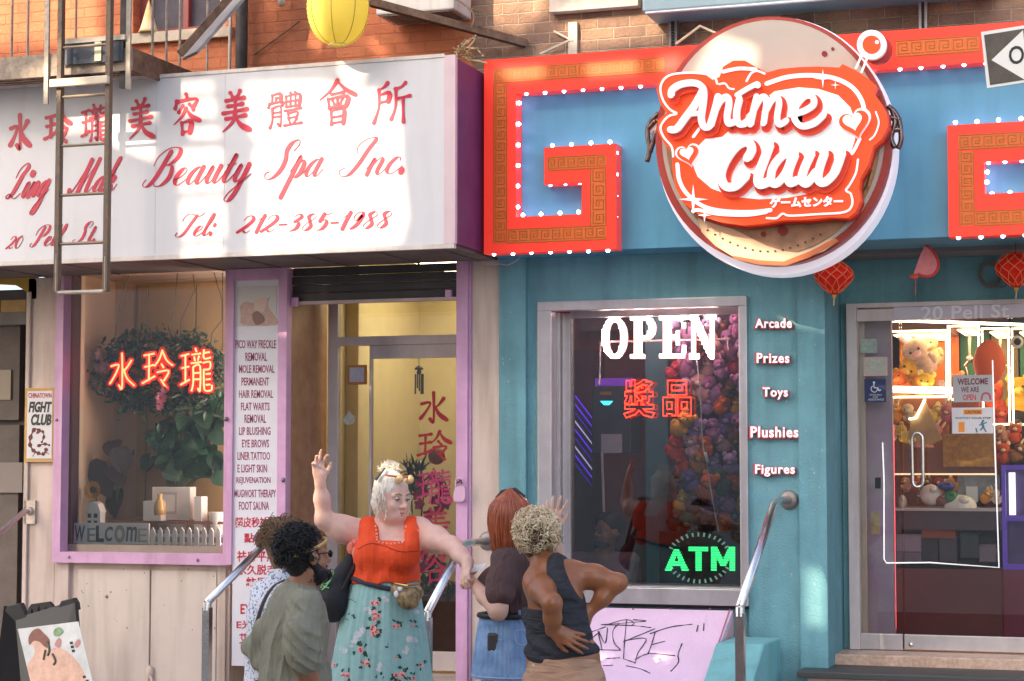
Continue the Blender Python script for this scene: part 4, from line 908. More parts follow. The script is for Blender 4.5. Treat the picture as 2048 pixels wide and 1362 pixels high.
# wooden lower part of the picture on the disc, crescent dish and claw arms
lower = [p for p in pcirc(1546, 278, 214, 230, 44, -12, 192)] + [(1400, 262), (1690, 262)]
m = MB(); m.pprism(lower, -.655, .0085); m.build('brown_field', mat('wood_brown', (.36, .20, .11), .45, var=.35, vs=9), cs)
m = MB(); m.pprism(zq([(290, 1050), (380, 1080), (470, 1105), (560, 1150), (640, 1190), (720, 1215), (800, 1225), (870, 1200), (960, 1150), (1000, 1165), (930, 1215), (840, 1250), (730, 1285), (600, 1275), (470, 1245), (380, 1190), (310, 1120)]), -.665, .009)
m.build('dish', mat('peach_enamel', (.72, .48, .30), .35, var=.12), cs)
m = MB(); m.pprism(zq([(470, 1255), (600, 1285), (735, 1290), (850, 1250), (1000, 1165), (985, 1150), (860, 1215), (725, 1268), (600, 1262), (470, 1240)]), -.67, .0045); m.build('dish_edge', mat('orange_rust', (.55, .15, .05), .4), cs)
m = MB()
for cx, cy, r in ((720, 1112, 25), (622, 1130, 14), (930, 220, 14), (972, 195, 8)): m.pprism(zq(pcirc(cx, cy, r, r, 20)), -.668 if cy > 500 else -.652, .008 if cy > 500 else .006)
m.build('dot', mat('dark_red_dot', (.25, .02, .02), .4), cs)
m = MB()
for k in range(16):
    p = zq([(340 + k * 38, 1112 + 118 * math.sin(math.pi * (k + .5) / 17) - 12)])[0]; m.pprism(pcirc(p[0], p[1], 2.4, 2, 8), -.6705, .004)
m.build('stud', M_IROND, cs)
def claw(pts, nm):
    m = MB()
    for L in pts: m.tube([W(x, y, -.6) for x, y in smooth_path(L, 4)], .016, 8)
    m.build(nm, mat('dark_chrome', (.16, .12, .11), .25, .8, var=.4, vs=25), cs, smooth=True)
claw([[(1318, 226), (1300, 245), (1295, 268), (1299, 300), (1294, 324)], [(1312, 262), (1306, 285), (1300, 305)], [(1312, 240), (1296, 258)]], 'claw_arm')
claw([[(1776, 212), (1792, 228), (1800, 250), (1802, 280), (1796, 298)], [(1783, 216), (1790, 245), (1782, 276), (1790, 296)], [(1778, 235), (1802, 240)], [(1780, 262), (1803, 258)]], 'claw_arm')
m = MB(); m.pprism([(1296, 270), (1300, 240), (1316, 222), (1318, 262), (1306, 262)], -.6, .05); m.build('pale_shell', mat('pink_white_shell', (.8, .62, .56), .3), cs)
for L, r_ in (([(1352, 300), (1356, 340), (1366, 372), (1384, 400)], .014), ([(1748, 300), (1745, 340), (1736, 372), (1722, 400)], .02)): MB().tube([W(x, y, -.64) for x, y in L], r_, 8).build('bronze_side_bar', mat('bronze', (.30, .18, .07), .35, .6, var=.4, vs=30), cs)
# name board
LYB = -.80
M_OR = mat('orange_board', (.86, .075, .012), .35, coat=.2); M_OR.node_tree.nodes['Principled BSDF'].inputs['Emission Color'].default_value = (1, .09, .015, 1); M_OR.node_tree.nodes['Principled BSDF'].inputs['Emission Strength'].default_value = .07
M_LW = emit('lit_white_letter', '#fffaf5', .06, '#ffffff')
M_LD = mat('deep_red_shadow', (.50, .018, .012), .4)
board = [(82, 400), (98, 345), (150, 318), (230, 312), (320, 318), (366, 352), (400, 338), (420, 285), (470, 255), (530, 255), (580, 285), (610, 300), (640, 315), (700, 298), (800, 288), (900, 285), (1005, 290), (1022, 272), (1062, 292), (1090, 305),
         (1150, 345), (1195, 385), (1180, 420), (1215, 470), (1245, 520), (1250, 590), (1215, 655), (1175, 690), (1150, 780), (1110, 850), (1105, 900), (1112, 960), (1085, 1020), (1050, 1048), (960, 1045), (860, 1056), (720, 1060), (620, 1078), (520, 1085), (400, 1068), (300, 1035), (220, 975), (178, 890), (163, 800), (162, 720), (120, 670), (88, 610), (92, 555), (135, 518), (104, 480)]
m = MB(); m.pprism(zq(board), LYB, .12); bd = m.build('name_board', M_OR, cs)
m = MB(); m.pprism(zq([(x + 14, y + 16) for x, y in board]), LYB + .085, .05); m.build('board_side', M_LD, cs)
inner = [(415, 640), (470, 590), (600, 470), (680, 410), (800, 390), (900, 398), (1000, 430), (1060, 490), (1085, 560), (1085, 650), (1060, 730), (1040, 800), (960, 880), (860, 925), (740, 948), (600, 955), (470, 942), (360, 900), (290, 840), (262, 770), (270, 710), (330, 650)]
m = MB(); m.pprism(zq(inner), LYB - .004, .0035); m.build('white_field', M_LW, bd)
m = MB()
def zrib(L, w, Y=LYB - .002, thick=.006, per=7, mb=None, taper=None):
    P = smooth_path([(1280 + x * ZK, 20 + y * ZK) for x, y in L], per); n = len(P)
    ws = [w * ZK] * n if taper is None else [ZK * (w + (taper - w) * k / (n - 1)) for k in range(n)]
    ribbon(mb if mb is not None else m, P, ws, Y, thick)
for L, w_ in (([(268, 1015), (300, 1010), (400, 1030), (540, 1035), (640, 1020)], 16), ([(190, 780), (200, 860), (240, 930), (320, 990), (420, 1015), (560, 1020), (660, 1010)], 20),
              ([(640, 372), (740, 340), (860, 330), (980, 345), (1070, 390), (1120, 460), (1135, 540)], 22), ([(1100, 755), (1090, 820), (1060, 880), (1040, 910), (1065, 930), (1070, 985), (1030, 1020), (900, 1030), (760, 1038), (720, 1028), (690, 1050), (640, 1050)], 10),
              ([(390, 372), (375, 340), (320, 322), (220, 318), (140, 335), (105, 385), (115, 450), (150, 500), (185, 520)], 10), ([(185, 525), (140, 540), (105, 590), (120, 640), (160, 690), (168, 740)], 10),
              ([(400, 375), (430, 372), (450, 395), (475, 400)], 9), ([(538, 360), (560, 322), (590, 308), (630, 322)], 10), ([(1190, 515), (1205, 570), (1185, 630), (1160, 655)], 8), ([(1110, 650), (1085, 700), (1070, 725)], 16),
              ([(420, 312), (500, 296), (585, 300)], 18), ([(270, 640), (300, 600)], 14), ([(735, 905), (770, 885)], 12), ([(820, 925), (870, 900)], 14)):
    zrib(L, w_)
m.build('white_outline', M_LW, bd)
AN = [([(160, 432), (168, 402), (215, 376), (285, 372), (322, 402), (322, 470), (312, 545), (325, 590), (352, 592)], 30), ([(322, 405), (280, 480), (232, 545), (190, 600), (158, 606)], 32), ([(240, 530), (318, 520)], 20),
      ([(398, 440), (380, 510), (358, 585)], 32), ([(372, 530), (405, 465), (440, 440), (452, 470), (442, 540), (450, 575), (480, 565)], 28), ([(505, 450), (490, 520), (496, 570), (522, 578), (548, 560)], 30),
      ([(592, 440), (575, 510), (560, 580)], 28), ([(570, 520), (605, 455), (632, 440), (640, 475), (626, 575)], 26), ([(632, 520), (668, 455), (694, 442), (704, 475), (694, 545), (706, 580), (742, 560)], 26),
      ([(760, 530), (830, 512), (878, 478), (870, 438), (830, 440), (788, 490), (782, 550), (818, 588), (880, 575), (930, 530)], 28), ([(492, 432), (540, 402), (585, 378)], 20)]
CL = [([(545, 748), (566, 706), (548, 668), (492, 688), (440, 755), (412, 830), (432, 888), (484, 890), (540, 836)], 40), ([(658, 680), (632, 750), (600, 840), (606, 882), (650, 868)], 42),
      ([(770, 730), (720, 738), (672, 800), (664, 866), (694, 876), (740, 820), (770, 740)], 36), ([(785, 730), (752, 820), (758, 874), (796, 860)], 38), ([(868, 722), (832, 800), (818, 858), (844, 876), (890, 820)], 38),
      ([(935, 722), (908, 800), (902, 858), (932, 872), (985, 820), (1022, 722)], 38)]
for word, nm in ((AN, 'upper_word'), (CL, 'lower_word')):
    m = MB()
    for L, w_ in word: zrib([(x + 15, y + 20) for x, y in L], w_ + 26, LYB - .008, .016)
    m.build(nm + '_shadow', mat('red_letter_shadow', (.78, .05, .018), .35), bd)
    m = MB()
    for L, w_ in word: zrib(L, w_ + 3, LYB - .026, .022)
    if nm == 'upper_word': m.pprism(zq(pcirc(590, 376, 17, 17, 18)), LYB - .05, .02)
    m.build(nm, M_LW, bd)
m = MB(); tbox(m, 'ゲームセンター', 1280 + 655 * ZK, 20 + 945 * ZK, 1280 + 1025 * ZK, 20 + 1000 * ZK, LYB - .001, .012, slope=-.02, bold=.045); m.build('katakana_lettering', M_LW, bd)
def heart(cx, cy, s, rot):
    o = []
    for k in range(40):
        t = 2 * math.pi * k / 40; x = 16 * math.sin(t) ** 3; y = -(13 * math.cos(t) - 5 * math.cos(2 * t) - 2 * math.cos(3 * t) - math.cos(4 * t))
        o.append((cx + s * (x * math.cos(rot) - y * math.sin(rot)), cy + s * (x * math.sin(rot) + y * math.cos(rot))))
    return o
for cx, cy, s in ((1082, 570, 5.6), (243, 728, 4.0)):
    h_ = MB(); h_.pprism(zq(heart(cx, cy, s, -.25)), LYB - .012, .0115); hh = h_.build('heart', M_LW, bd)
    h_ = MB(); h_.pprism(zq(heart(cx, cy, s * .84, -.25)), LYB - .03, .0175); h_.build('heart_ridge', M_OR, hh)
    h_ = MB(); h_.pprism(zq(heart(cx - s * 1.6, cy - s * 1.8, s * .55, -.25)), LYB - .035, .0045); h_.build('heart_face', M_LW, hh)
# joystick
j = MB(); j.pprism(zq(pcirc(1168, 174, 74, 74, 40)), LYB - .01, .04); jb = j.build('joystick', M_LW, bd)
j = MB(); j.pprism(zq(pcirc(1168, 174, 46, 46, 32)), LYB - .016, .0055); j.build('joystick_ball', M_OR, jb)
j = MB(); j.pprism(zq(pcirc(1195, 162, 10, 10, 16)), LYB - .02, .0035); j.build('highlight', M_LW, jb)
j = MB(); 
for L in ([(1122, 222), (1090, 295)], [(1150, 236), (1118, 315)]): zrib(L, 10, LYB - .004, .01, mb=j)
zrib([(1136, 230), (1104, 306)], 14, LYB - .001, .006, mb=j) if False else None
j.build('joystick_stem', M_LW, jb)
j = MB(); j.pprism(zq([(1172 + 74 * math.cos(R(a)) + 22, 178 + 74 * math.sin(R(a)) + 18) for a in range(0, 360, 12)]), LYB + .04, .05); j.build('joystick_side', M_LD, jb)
def star(cx, cy, r, r2): return [(cx + (r if k % 2 == 0 else r2) * math.sin(k * math.pi / 4 * 1.0), cy - (r if k % 2 == 0 else r2) * math.cos(k * math.pi / 4)) for k in range(8)]
for cx, cy, r in ((268, 955, 74), (325, 1035, 34), (922, 345, 46), (985, 378, 22)): MB().pprism(zq(star(cx, cy, r, r * .16)), LYB - .014, .006).build('sparkle', M_LW, bd)

# ---------------------------------------------------------------- five raised words on the teal wall
M_SW = emit('white_sign_letter', '#fff2f4', .08, '#ffffff'); M_SH = mat('red_letter_back', (.62, .05, .07), .4)
for wd_, (x0, y0, x1, y1) in (('Arcade', (1511, 637, 1584, 656)), ('Prizes', (1514, 706, 1579, 726)), ('Toys', (1526, 775, 1576, 799)), ('Plushies', (1502, 853, 1597, 875)), ('Figures', (1511, 929, 1590, 953))):
    t = thing('word_sign', 'raised white and red word %s on the teal wall beside the arcade window' % wd_, 'sign', tuple(W((x0 + x1) / 2, (y0 + y1) / 2, 0)), 'raised words on the teal wall')
    m = MB(); tbox(m, wd_, x0 - 2, y0 - 1, x1 + 3, y1 + 3, -.002, .028, bold=.055, space=1.1); m.build('red_backing', M_SH, t)
    m = MB(); tbox(m, wd_, x0, y0, x1, y1, -.031, .012, bold=.022, space=1.13); m.build('letters', M_SW, t)

# ---------------------------------------------------------------- service board of the spa
VY = -.06
sb = thing('service_board', 'tall narrow pink framed board listing spa services beside the spa door', 'sign', tuple(W(516, 1330, VY)))
bx = [X(456, 941, VY), X(574, 941, VY)]; vz1, vz0 = W(516, 537, VY).z, W(516, 1333, VY).z
px0, px1 = X(467, 941, VY), X(556, 941, VY); pz1, pz0 = W(510, 561, VY).z, vz0
m = MB().box(bx[0], px0, VY - .02, -.0, W(466, 1130, VY).z, vz1).box(px1, bx[1], VY - .02, -.0, vz0, vz1).box(px0, px1, VY - .02, 0, pz1, vz1)
m.slot(1)
for px, py in ((452, 838), (566, 960)): p = W(px, py, VY - .03); m.ball(p, .016, 8, 6)
m.build('frame', [M_PINK, M_DSTEEL], sb, bevel=.004)
MB().box(px0, px1, VY, -.0, pz0, pz1).build('panel', mat('pale_panel', (.68, .66, .70), .4, var=.03), sb)
ph = MB().pbox(474, 572, 553, 652, VY - .003, .0025); pho = ph.build('photo_panel', mat('photo_grey', (.56, .53, .52), .4), sb)
m = MB(); m.pprism(smooth_path([(480, 612), (492, 603), (506, 606), (516, 598), (528, 604), (532, 600), (540, 594), (536, 612), (552, 636), (552, 650), (486, 650), (482, 630)], 3, True), VY - .0045, .001); m.slot(1).pprism(smooth_path([(508, 606), (520, 596), (534, 598), (528, 622), (512, 630)], 3, True), VY - .006, .001).slot(2).pprism(smooth_path([(504, 630), (516, 622), (530, 640), (512, 650)], 3, True), VY - .0072, .001)
m.build('reclining_figure_print', [mat('print_skin', (.52, .34, .28), .5, var=.15, vs=40), mat('print_skin_light', (.62, .45, .38), .5), mat('print_hair', (.25, .14, .11), .5)], pho)
M_MAG = mat('maroon_vinyl', (.30, .04, .11), .45)
lines = [('PICO WAY FRECKLE', 471, 559, 680, 697), ('REMOVAL', 491, 534, 705, 722), ('MOLE REMOVAL', 478, 549, 730, 746), ('PERMANENT', 483, 538, 755, 771), ('HAIR REMOVAL', 478, 546, 780, 796), ('FLAT WARTS', 482, 539, 805, 821),
         ('REMOVAL', 489, 532, 829, 846), ('LIP BLUSHING', 478, 541, 854, 870), ('EYE BROWS', 484, 538, 879, 895), ('LINER TATTOO', 475, 540, 904, 920), ('E LIGHT SKIN', 475, 534, 929, 945), ('REJUVENATION', 473, 541, 954, 970), ('MUGWORT THERAPY', 465, 557, 979, 995), ('FOOT SAUNA', 478, 538, 1003, 1020)]
for t_, x0, x1, y0, y1 in lines:
    x0, x1 = max(x0, 469), min(x1, 552); m = MB(); tbox(m, t_, x0, y0, x1, y1, VY - .0005, .0012, bold=.012, res=2); m.build('text_line', M_MAG, sb)
for t_, x0, x1, y0, y1 in (('超皮秒祛斑', 470, 552, 1034, 1055), ('點痣', 488, 530, 1066, 1086), ('祛扁平疣', 474, 552, 1101, 1124), ('永久脱毛', 474, 553, 1129, 1150), ('紋眉', 492, 532, 1154, 1173), ('EYE', 481, 512, 1208, 1228), ('E光嫩膚', 473, 552, 1240, 1258), ('艾灸汗蒸', 478, 552, 1266, 1288), ('足浴', 488, 532, 1299, 1317)):
    m = MB(); tbox(m, t_, x0, y0, x1, y1, VY - .0005, .0012, bold=.02, res=2); m.build('chinese_text_line', mat('crimson_vinyl', (.5, .012, .045), .4), sb)

# ---------------------------------------------------------------- fight club poster, one way sign
po = thing('poster', 'narrow white poster reading FIGHT CLUB with a red coiled beast on the beige pilaster', 'poster', tuple(W(80, 920, -.03)))
m = MB().pbox(49, 776, 107, 924, -.032, .03); m.build('frame', mat('ochre_frame', (.52, .30, .09), .6, var=.2), po)
m = MB().pbox(54, 782, 104, 917, -.0355, .003); m.build('sheet', mat('poster_white', (.66, .63, .62), .6, var=.04), po)
m = MB(); tbox(m, 'CHINATOWN', 57, 786, 103, 796, -.036, .001, bold=.02); m.build('red_lettering', mat('poster_red', (.45, .04, .04), .6), po)
m = MB(); tbox(m, 'FIGHT', 57, 803, 104, 825, -.036, .001, bold=.05, shear=.25); tbox(m, 'CLUB', 62, 828, 103, 851, -.036, .001, bold=.05, shear=.25); m.build('black_lettering', M_BLACK, po)
m = MB()
for L, w_ in (([(80, 862), (70, 858), (62, 872), (60, 888), (66, 900), (76, 906), (86, 908), (92, 900)], 9), ([(74, 866), (84, 862), (88, 872), (84, 884)], 6), ([(76, 892), (88, 888), (98, 890)], 7), ([(72, 902), (66, 912)], 3), ([(90, 904), (98, 908)], 3)):
    P_ = smooth_path(L, 5); ribbon(m, P_, [w_ * (.6 + .4 * math.sin(k * 1.3)) for k in range(len(P_))], -.036, .001)
m.build('beast_drawing', mat('beast_ink', (.12, .02, .02), .6, var=.7, vs=40), po)
ow = thing('one_way_sign', 'black one way sign with a white arrow at the upper right corner', 'sign', tuple(W(2060, 175, -2.2)))
OY = -2.2
def owp(x, y): return (x, y)
out_ = [(1962, 64), (2260, 18), (2268, 132), (1974, 176)]
m = MB(); m.pprism(out_, OY, .004); m.build('plate', mat('sign_white', (.75, .73, .68), .45), ow)
def shrink(L, k):
    cx = sum(p[0] for p in L) / len(L); cy = sum(p[1] for p in L) / len(L); return [(cx + (x - cx) * (1 - k / abs(x - cx) if abs(x - cx) > k else 0), cy + (y - cy) * (1 - k / abs(y - cy) if abs(y - cy) > k else 0)) for x, y in L]
m = MB(); m.pprism(shrink(out_, 6), OY - .0025, .002); m.build('black_field', mat('sign_black', (.075, .06, .045), .5, var=.4, vs=12), ow)
m = MB(); m.pprism([(1983, 120), (2046, 60), (2048, 80), (2230, 52), (2234, 116), (2052, 146), (2054, 162)], OY - .005, .002); m.build('arrow', mat('sign_white', (.75, .73, .68), .45), ow)
m = MB(); text(m, 'ONE WAY', [(2016, 94), (2205, 64), (2208, 98), (2019, 131)], OY - .0052, .001, bold=.015); m.build('lettering', M_BLACK, ow)
m = MB(); p = W(2115, 100, OY + .05); m.tube([(p.x, p.y, .12), (p.x, p.y, p.z + .4)], .03, 12); m.build('post', M_STEEL, ow, smooth=True)
# ================================================================== SMALL THINGS
def leafmesh(mb, c, d, up, L, Wd, bend=.15, seg=3, fold=.12):
    """one leaf: pointed blade from c along d"""
    d = Vector(d).normalized(); s = d.cross(Vector(up)); s = s.normalized() if s.length > 1e-4 else d.orthogonal().normalized(); u = s.cross(d)
    vs = []; prof = [0, .75, 1, .7, .0] if seg == 4 else [.05, 1, .75, .0]
    n = len(prof)
    for i, w_ in enumerate(prof):
        t = i / (n - 1); p = Vector(c) + d * (L * t) - u * (bend * L * t * t)
        vs += [p - s * (Wd * w_ / 2) + u * (fold * Wd * w_), p, p + s * (Wd * w_ / 2) + u * (fold * Wd * w_)]
    fs = []
    for i in range(n - 1):
        a = 3 * i; fs += [(a, a + 1, a + 4, a + 3), (a + 1, a + 2, a + 5, a + 4)]
    mb.add(vs, fs)
def rdir(): 
    v = Vector((random.gauss(0, 1), random.gauss(0, 1), random.gauss(0, 1))); return v.normalized()
M_LEAF = mat('dark_leaf', (.021, .058, .029), .35, var=.55, vs=7); M_LEAF2 = mat('olive_leaf', (.05, .075, .02), .5, var=.4, vs=8)
M_PETAL = mat('pink_petal', (.62, .22, .30), .6, var=.3, vs=20)
# ---- neon sign in the spa window
NY = .32
M_NEON = emit('neon_red_tube', '#ff4a2c', 4.0, '#ff8060')
M_NBACK = mat('clear_acrylic_back', (.14, .035, .028), .3)
ns = thing('neon_sign', 'glowing red neon sign of three Chinese characters hanging in the spa window', 'neon sign', tuple(W(320, 790, NY)))
def tubechar(ch_, x0, y0, x1, y1, Y, r):
    m = MB()
    for st in HAN[ch_]:
        P_ = smooth_path([(x0 + a / 100 * (x1 - x0), y0 + b / 100 * (y1 - y0)) for a, b in st], 4)
        pts = [W(x, y, Y) for x, y in P_]; m.tube(pts, r, 6)
    return m
for ch_, b_ in (('水', (216, 704, 272, 784)), ('玲', (284, 698, 346, 780)), ('瓏', (362, 696, 424, 786))):
    nc = tubechar(ch_, *b_, NY, .0068).build('neon_character', M_NEON, ns, smooth=True)
    m = MB()
    for st_ in HAN[ch_]:
        P_ = smooth_path([(b_[0] + a / 100 * (b_[2] - b_[0]), b_[1] + c_ / 100 * (b_[3] - b_[1])) for a, c_ in st_], 3); ribbon(m, P_, [12] * len(P_), NY + .03, .003)
    m.build('acrylic_backing', mat('halo_red_backing', (.45, .02, .012), .3), nc)  # the tubes' red halo is painted into the clear backing's colour
m = MB()
for L in ([(258, 548), (240, 610), (228, 690)], [(355, 545), (350, 600), (341, 680)], [(386, 548), (390, 580), (362, 640), (360, 690)], [(428, 545), (444, 600), (444, 640), (424, 666), (420, 700)], [(277, 570), (275, 690)], [(297, 570), (294, 680)], [(445, 545), (446, 760)]):
    m.tube([W(x, y, NY + .01) for x, y in L], .003, 5)
m.build('hanging_wire', M_BLACK, ns)
# ---- green garland round the neon sign
gl = thing('garland', 'dark green leafy garland with pale pink flowers behind the red neon characters', 'garland', tuple(W(320, 830, NY + .08)))
m = MB()
for k in range(2600):
    t = random.random() * 2 * math.pi; rr = 1 + random.gauss(0, .16)
    x = 322 + 108 * rr * math.cos(t) * (1.0 if abs(math.cos(t)) > .5 else 1.05); y = 742 + 66 * rr * math.sin(t)
    if random.random() < .33: x = random.uniform(225, 425); y = 745 + random.gauss(0, 26)
    if y < 690 and random.random() < .25: continue
    if random.random() < .06: y += random.uniform(10, 40)
    c = W(x, y, NY + .05 + random.random() * .10); leafmesh(m, c, rdir() + Vector((0, -.3, -.15)), rdir(), random.uniform(.035, .085), random.uniform(.018, .034))
m.build('foliage', M_LEAF, gl)
m = MB()
for k in range(26): 
    t = 2 * math.pi * k / 26; m.tube([W(322 + 104 * math.cos(t), 742 + 62 * math.sin(t), NY + .1), W(322 + 104 * math.cos(t + .26), 742 + 62 * math.sin(t + .26), NY + .1)], .008, 5)
m.build('stem', mat('twig', (.06, .04, .025), .8), gl)
def flower(par, c, r, n, mt, nm='flower', face=Vector((0, -1, 0))):
    m = MB(); u = face.orthogonal().normalized(); v = face.cross(u)
    for ring in (0, 1):
        for k in range(n):
            t = 2 * math.pi * (k + ring * .5) / n; d = u * math.cos(t) + v * math.sin(t) + face * (.25 + ring * .4); leafmesh(m, c, d, face, r * (1 - ring * .3), r * .75, bend=-.2, seg=4)
    return m.build(nm, mt, par)
for px, py, r in ((205, 708, .06), (212, 735, .055), (198, 735, .04), (325, 796, .055), (322, 812, .04), (330, 780, .035)):
    flower(gl, W(px, py, NY + .0 if px > 300 else NY + .03), r, 7, M_PETAL if py > 770 else mat('dusky_petal', (.45, .27, .30), .6, var=.3, vs=20))
# ---- large leafy plant
def plant(name, label, base, leaves, Y, mt, pot=None):
    t = thing(name, label, 'plant', tuple(base))
    m = MB(); s = MB()
    for (px, py, dx, dy, L) in leaves:
        c = W(px, py, Y + random.uniform(-.06, .1)); d = W(px + dx, py + dy, Y - random.uniform(.02, .12)) - c; d = d.normalized()
        up = Vector((random.uniform(-.3, .3), -1, random.uniform(-.2, .5)))
        # broad heart-shaped blade with splits
        sd = d.cross(up).normalized(); u = sd.cross(d); vs = []; fs = []
        prof = [(0, .12), (-.12, .55), (.05, .92), (.28, 1.0), (.52, .86), (.75, .55), (1, .02)]
        for a, w_ in prof:
            p = c + d * (L * a) - u * (.22 * L * max(a, 0) ** 2); q = w_ * L * .44
            vs += [p - sd * q + u * .03 * L, p - sd * q * .5, p, p + sd * q * .5, p + sd * q + u * .03 * L]
        for i in range(len(prof) - 1):
            for k in range(4): a = 5 * i + k; fs.append((a, a + 1, a + 6, a + 5))
        m.add(vs, fs); s.tube([base + Vector((random.uniform(-.02, .02), random.uniform(-.02, .02), 0)), (c + base) / 2 + Vector((0, .05, .06)), c], .005, 5)
    m.build('leaf_crown', mt, t); s.build('stem', M_LEAF2, t)
    return t
PY_ = .5
base = W(345, 1000, PY_)
random.seed(11)
L_ = []
for k in range(60):
    t = random.random(); px = random.uniform(292, 446); py = random.uniform(838, 938) if px < 400 else random.uniform(800, 950)
    L_.append((px, py, random.uniform(-30, 30) + (px - 350) * .2, random.uniform(-10, 45), random.uniform(.10, .19)))
plant('potted_plant', 'large potted plant with broad dark green leaves at the right of the spa window', base, L_, PY_, M_LEAF)
L_ = [(226, 884, -6, 26, .17), (240, 900, 4, 30, .19), (200, 925, -18, 34, .17), (210, 950, 4, 40, .2), (232, 985, -6, 30, .2), (262, 905, 14, 6, .08), (225, 935, 14, 30, .16)]
random.seed(5)
plant('potted_plant', 'small plant with drooping brownish leaves beside the sunflower', W(228, 1030, .42), L_, .42, mat('dark_brown_leaf', (.045, .033, .03), .45, var=.3))
tp = thing('flower_pot', 'low white pot under the broad leaved plant', 'pot', tuple(W(345, 1050, PY_)))
MB().lathe(W(345, 1062, PY_), (0, 0, 1), [(0, 0), (.09, 0), (.12, .19), (.105, .19), (.1, .15), (0, .15)], 24).build('body', mat('white_ceramic', (.6, .57, .55), .3), tp, smooth=True)
tp = thing('flower_pot', 'white pot at the right end of the spa window', 'pot', tuple(W(438, 1070, .3)))
MB().lathe(W(438, 1070, .3), (0, 0, 1), [(0, 0), (.05, 0), (.075, .16), (.065, .16), (.06, .13), (0, .13)], 24).build('body', mat('white_ceramic', (.6, .57, .55), .3), tp, smooth=True)
# sunflower
sfw = thing('sunflower', 'artificial sunflower with yellow petals low in the spa window', 'flower', tuple(W(190, 1050, .3)))
c = W(189, 980, .3)
flower(sfw, c, .078, 16, mat('yellow_petal', (.62, .33, .02), .6, var=.3, vs=20), 'petals')
MB().ball(c - Vector((0, .012, 0)), (.032, .018, .032), 12, 8).build('flower_centre', mat('brown_centre', (.06, .03, .015), .8, bump=.5, bs=200), sfw)
MB().tube([c + Vector((0, .01, 0)), c + Vector((.01, .03, -.12)), W(190, 1052, .3)], .006, 6).build('stem', M_LEAF2, sfw)
# little house, boxes, vase
hz_ = zb_ + .03
def onsill(px, Y): p = W(px, 1000, Y); return Vector((p.x, Y, hz_))
p = onsill(190, .22); th = thing('toy_house', 'tiny white toy house ornament below the sunflower', 'ornament', tuple(p))
ztop_ = Z(1010, 190, .22)
m = MB().box(p.x - .055, p.x + .055, .2, .27, p.z, ztop_ - .05); m.prism([(p.x - .06, .195, ztop_ - .05), (p.x + .06, .195, ztop_ - .05), (p.x + .035, .195, ztop_ + .01), (p.x - .0, .195, ztop_ + .025), (p.x - .035, .195, ztop_ + .01)], (0, .08, 0)); m.build('body', M_WHITE, th)
m = MB()
for dx, dz in ((-.03, .05), (.02, .05), (-.03, .1), (.02, .1)): m.box(p.x + dx - .012, p.x + dx + .014, .194, .1995, ztop_ - .19 + dz, ztop_ - .16 + dz)
m.build('window', M_DARK, th)
for i, (x0, y0, x1, y1, Y, mt, lab) in enumerate(((286, 1002, 322, 1036, .26, 'white_card', 'low white carton left of the amber vase'), (304, 974, 380, 1034, .33, 'white_card', 'large white picture frame box behind the amber vase'), (388, 993, 403, 1056, .26, 'white_card', 'tall thin white carton right of the picture frame'))):
    t = thing('box', lab, 'box', tuple(W((x0 + x1) / 2, y1, Y)))
    X0, X1, Z0, Z1 = rect(x0, y0, x1, y1, Y)
    MB().box(X0, X1, Y, Y + .09, Z0 - .02, Z1).build('body', mat(mt, (.66, .62, .6), .5, var=.04), t, bevel=.003)
    if i == 1:
        m = MB(); w_ = X1 - X0; m.box(X0 + w_ * .22, X0 + w_ * .66, Y - .003, Y - .0005, Z0 + .02, Z1 - .035); m.slot(1).box(X0 + w_ * .28, X0 + w_ * .6, Y - .005, Y - .0032, Z0 + .04, Z1 - .055); m.build('mount', [mat('grey_line', (.42, .39, .38), .5), mat('white_card', (.66, .62, .6), .5)], t)
# shelf carrying them
s_ = MB().box(W(225, 1030, .25).x, X(447, 941, .25) + .2, .24, .7, Z(1036, 330, .26) - .04, Z(1036, 330, .26) - .02); s_.box(W(225, 1030, .25).x, W(300, 1030, .25).x, .235, .26, Z(1036, 330, .26) - .09, Z(1036, 330, .26) - .042)
tag(s_.build('display_shelf', mat('red_wood', (.22, .09, .05), .5, var=.2)), 'reddish wooden shelf inside the spa window', 'shelf')
p = W(325, 1030, .24); vz = tag(MB().lathe((p.x, .2, p.z), (0, 0, 1), [(0, 0), (.038, 0), (.042, .05), (.034, .09), (.016, .12), (.02, .15), (.015, .15), (.0, .06)], 20).build('vase', mat('amber_glass', (.55, .34, .12), .15, var=.1), smooth=True), 'amber vase in front of the white picture frame', 'vase')
# welcome plaque
WY = .12
wl = thing('welcome_plaque', 'white wooden plaque reading WELCOME at the foot of the spa window', 'plaque', tuple(W(222, 1090, WY)))
MB().pbox(147, 1046, 297, 1088, WY, .02).build('board', mat('white_wash', (.66, .64, .65), .6, var=.08, vs=12), wl, bevel=.002)
for ch_, x0, x1, y0, y1, bold, mt, sh in (('W', 150, 170, 1051, 1083, .015, '#3c4150', .1), ('E', 175, 191, 1056, 1084, .0, '#7c7a78', 0), ('L', 192, 208, 1051, 1084, .04, '#262a33', 0), ('C', 210, 226, 1053, 1083, .03, '#4a4d55', .15), ('O', 229, 250, 1050, 1086, .05, '#8a877f', 0), ('m', 252, 274, 1053, 1083, .01, '#3a4250', .15), ('E', 276, 294, 1057, 1084, -.0, '#9a948c', 0)):
    m = MB(); tbox(m, ch_, x0, y0, x1, y1, WY - .0005, .003, bold=bold, shear=sh); m.build('letter', mat('letter_' + mt[1:], mt, .6), wl)
pf = thing('picket_fence', 'miniature white picket fence right of the WELCOME plaque', 'fence', tuple(W(375, 1092, WY)))
m = MB()
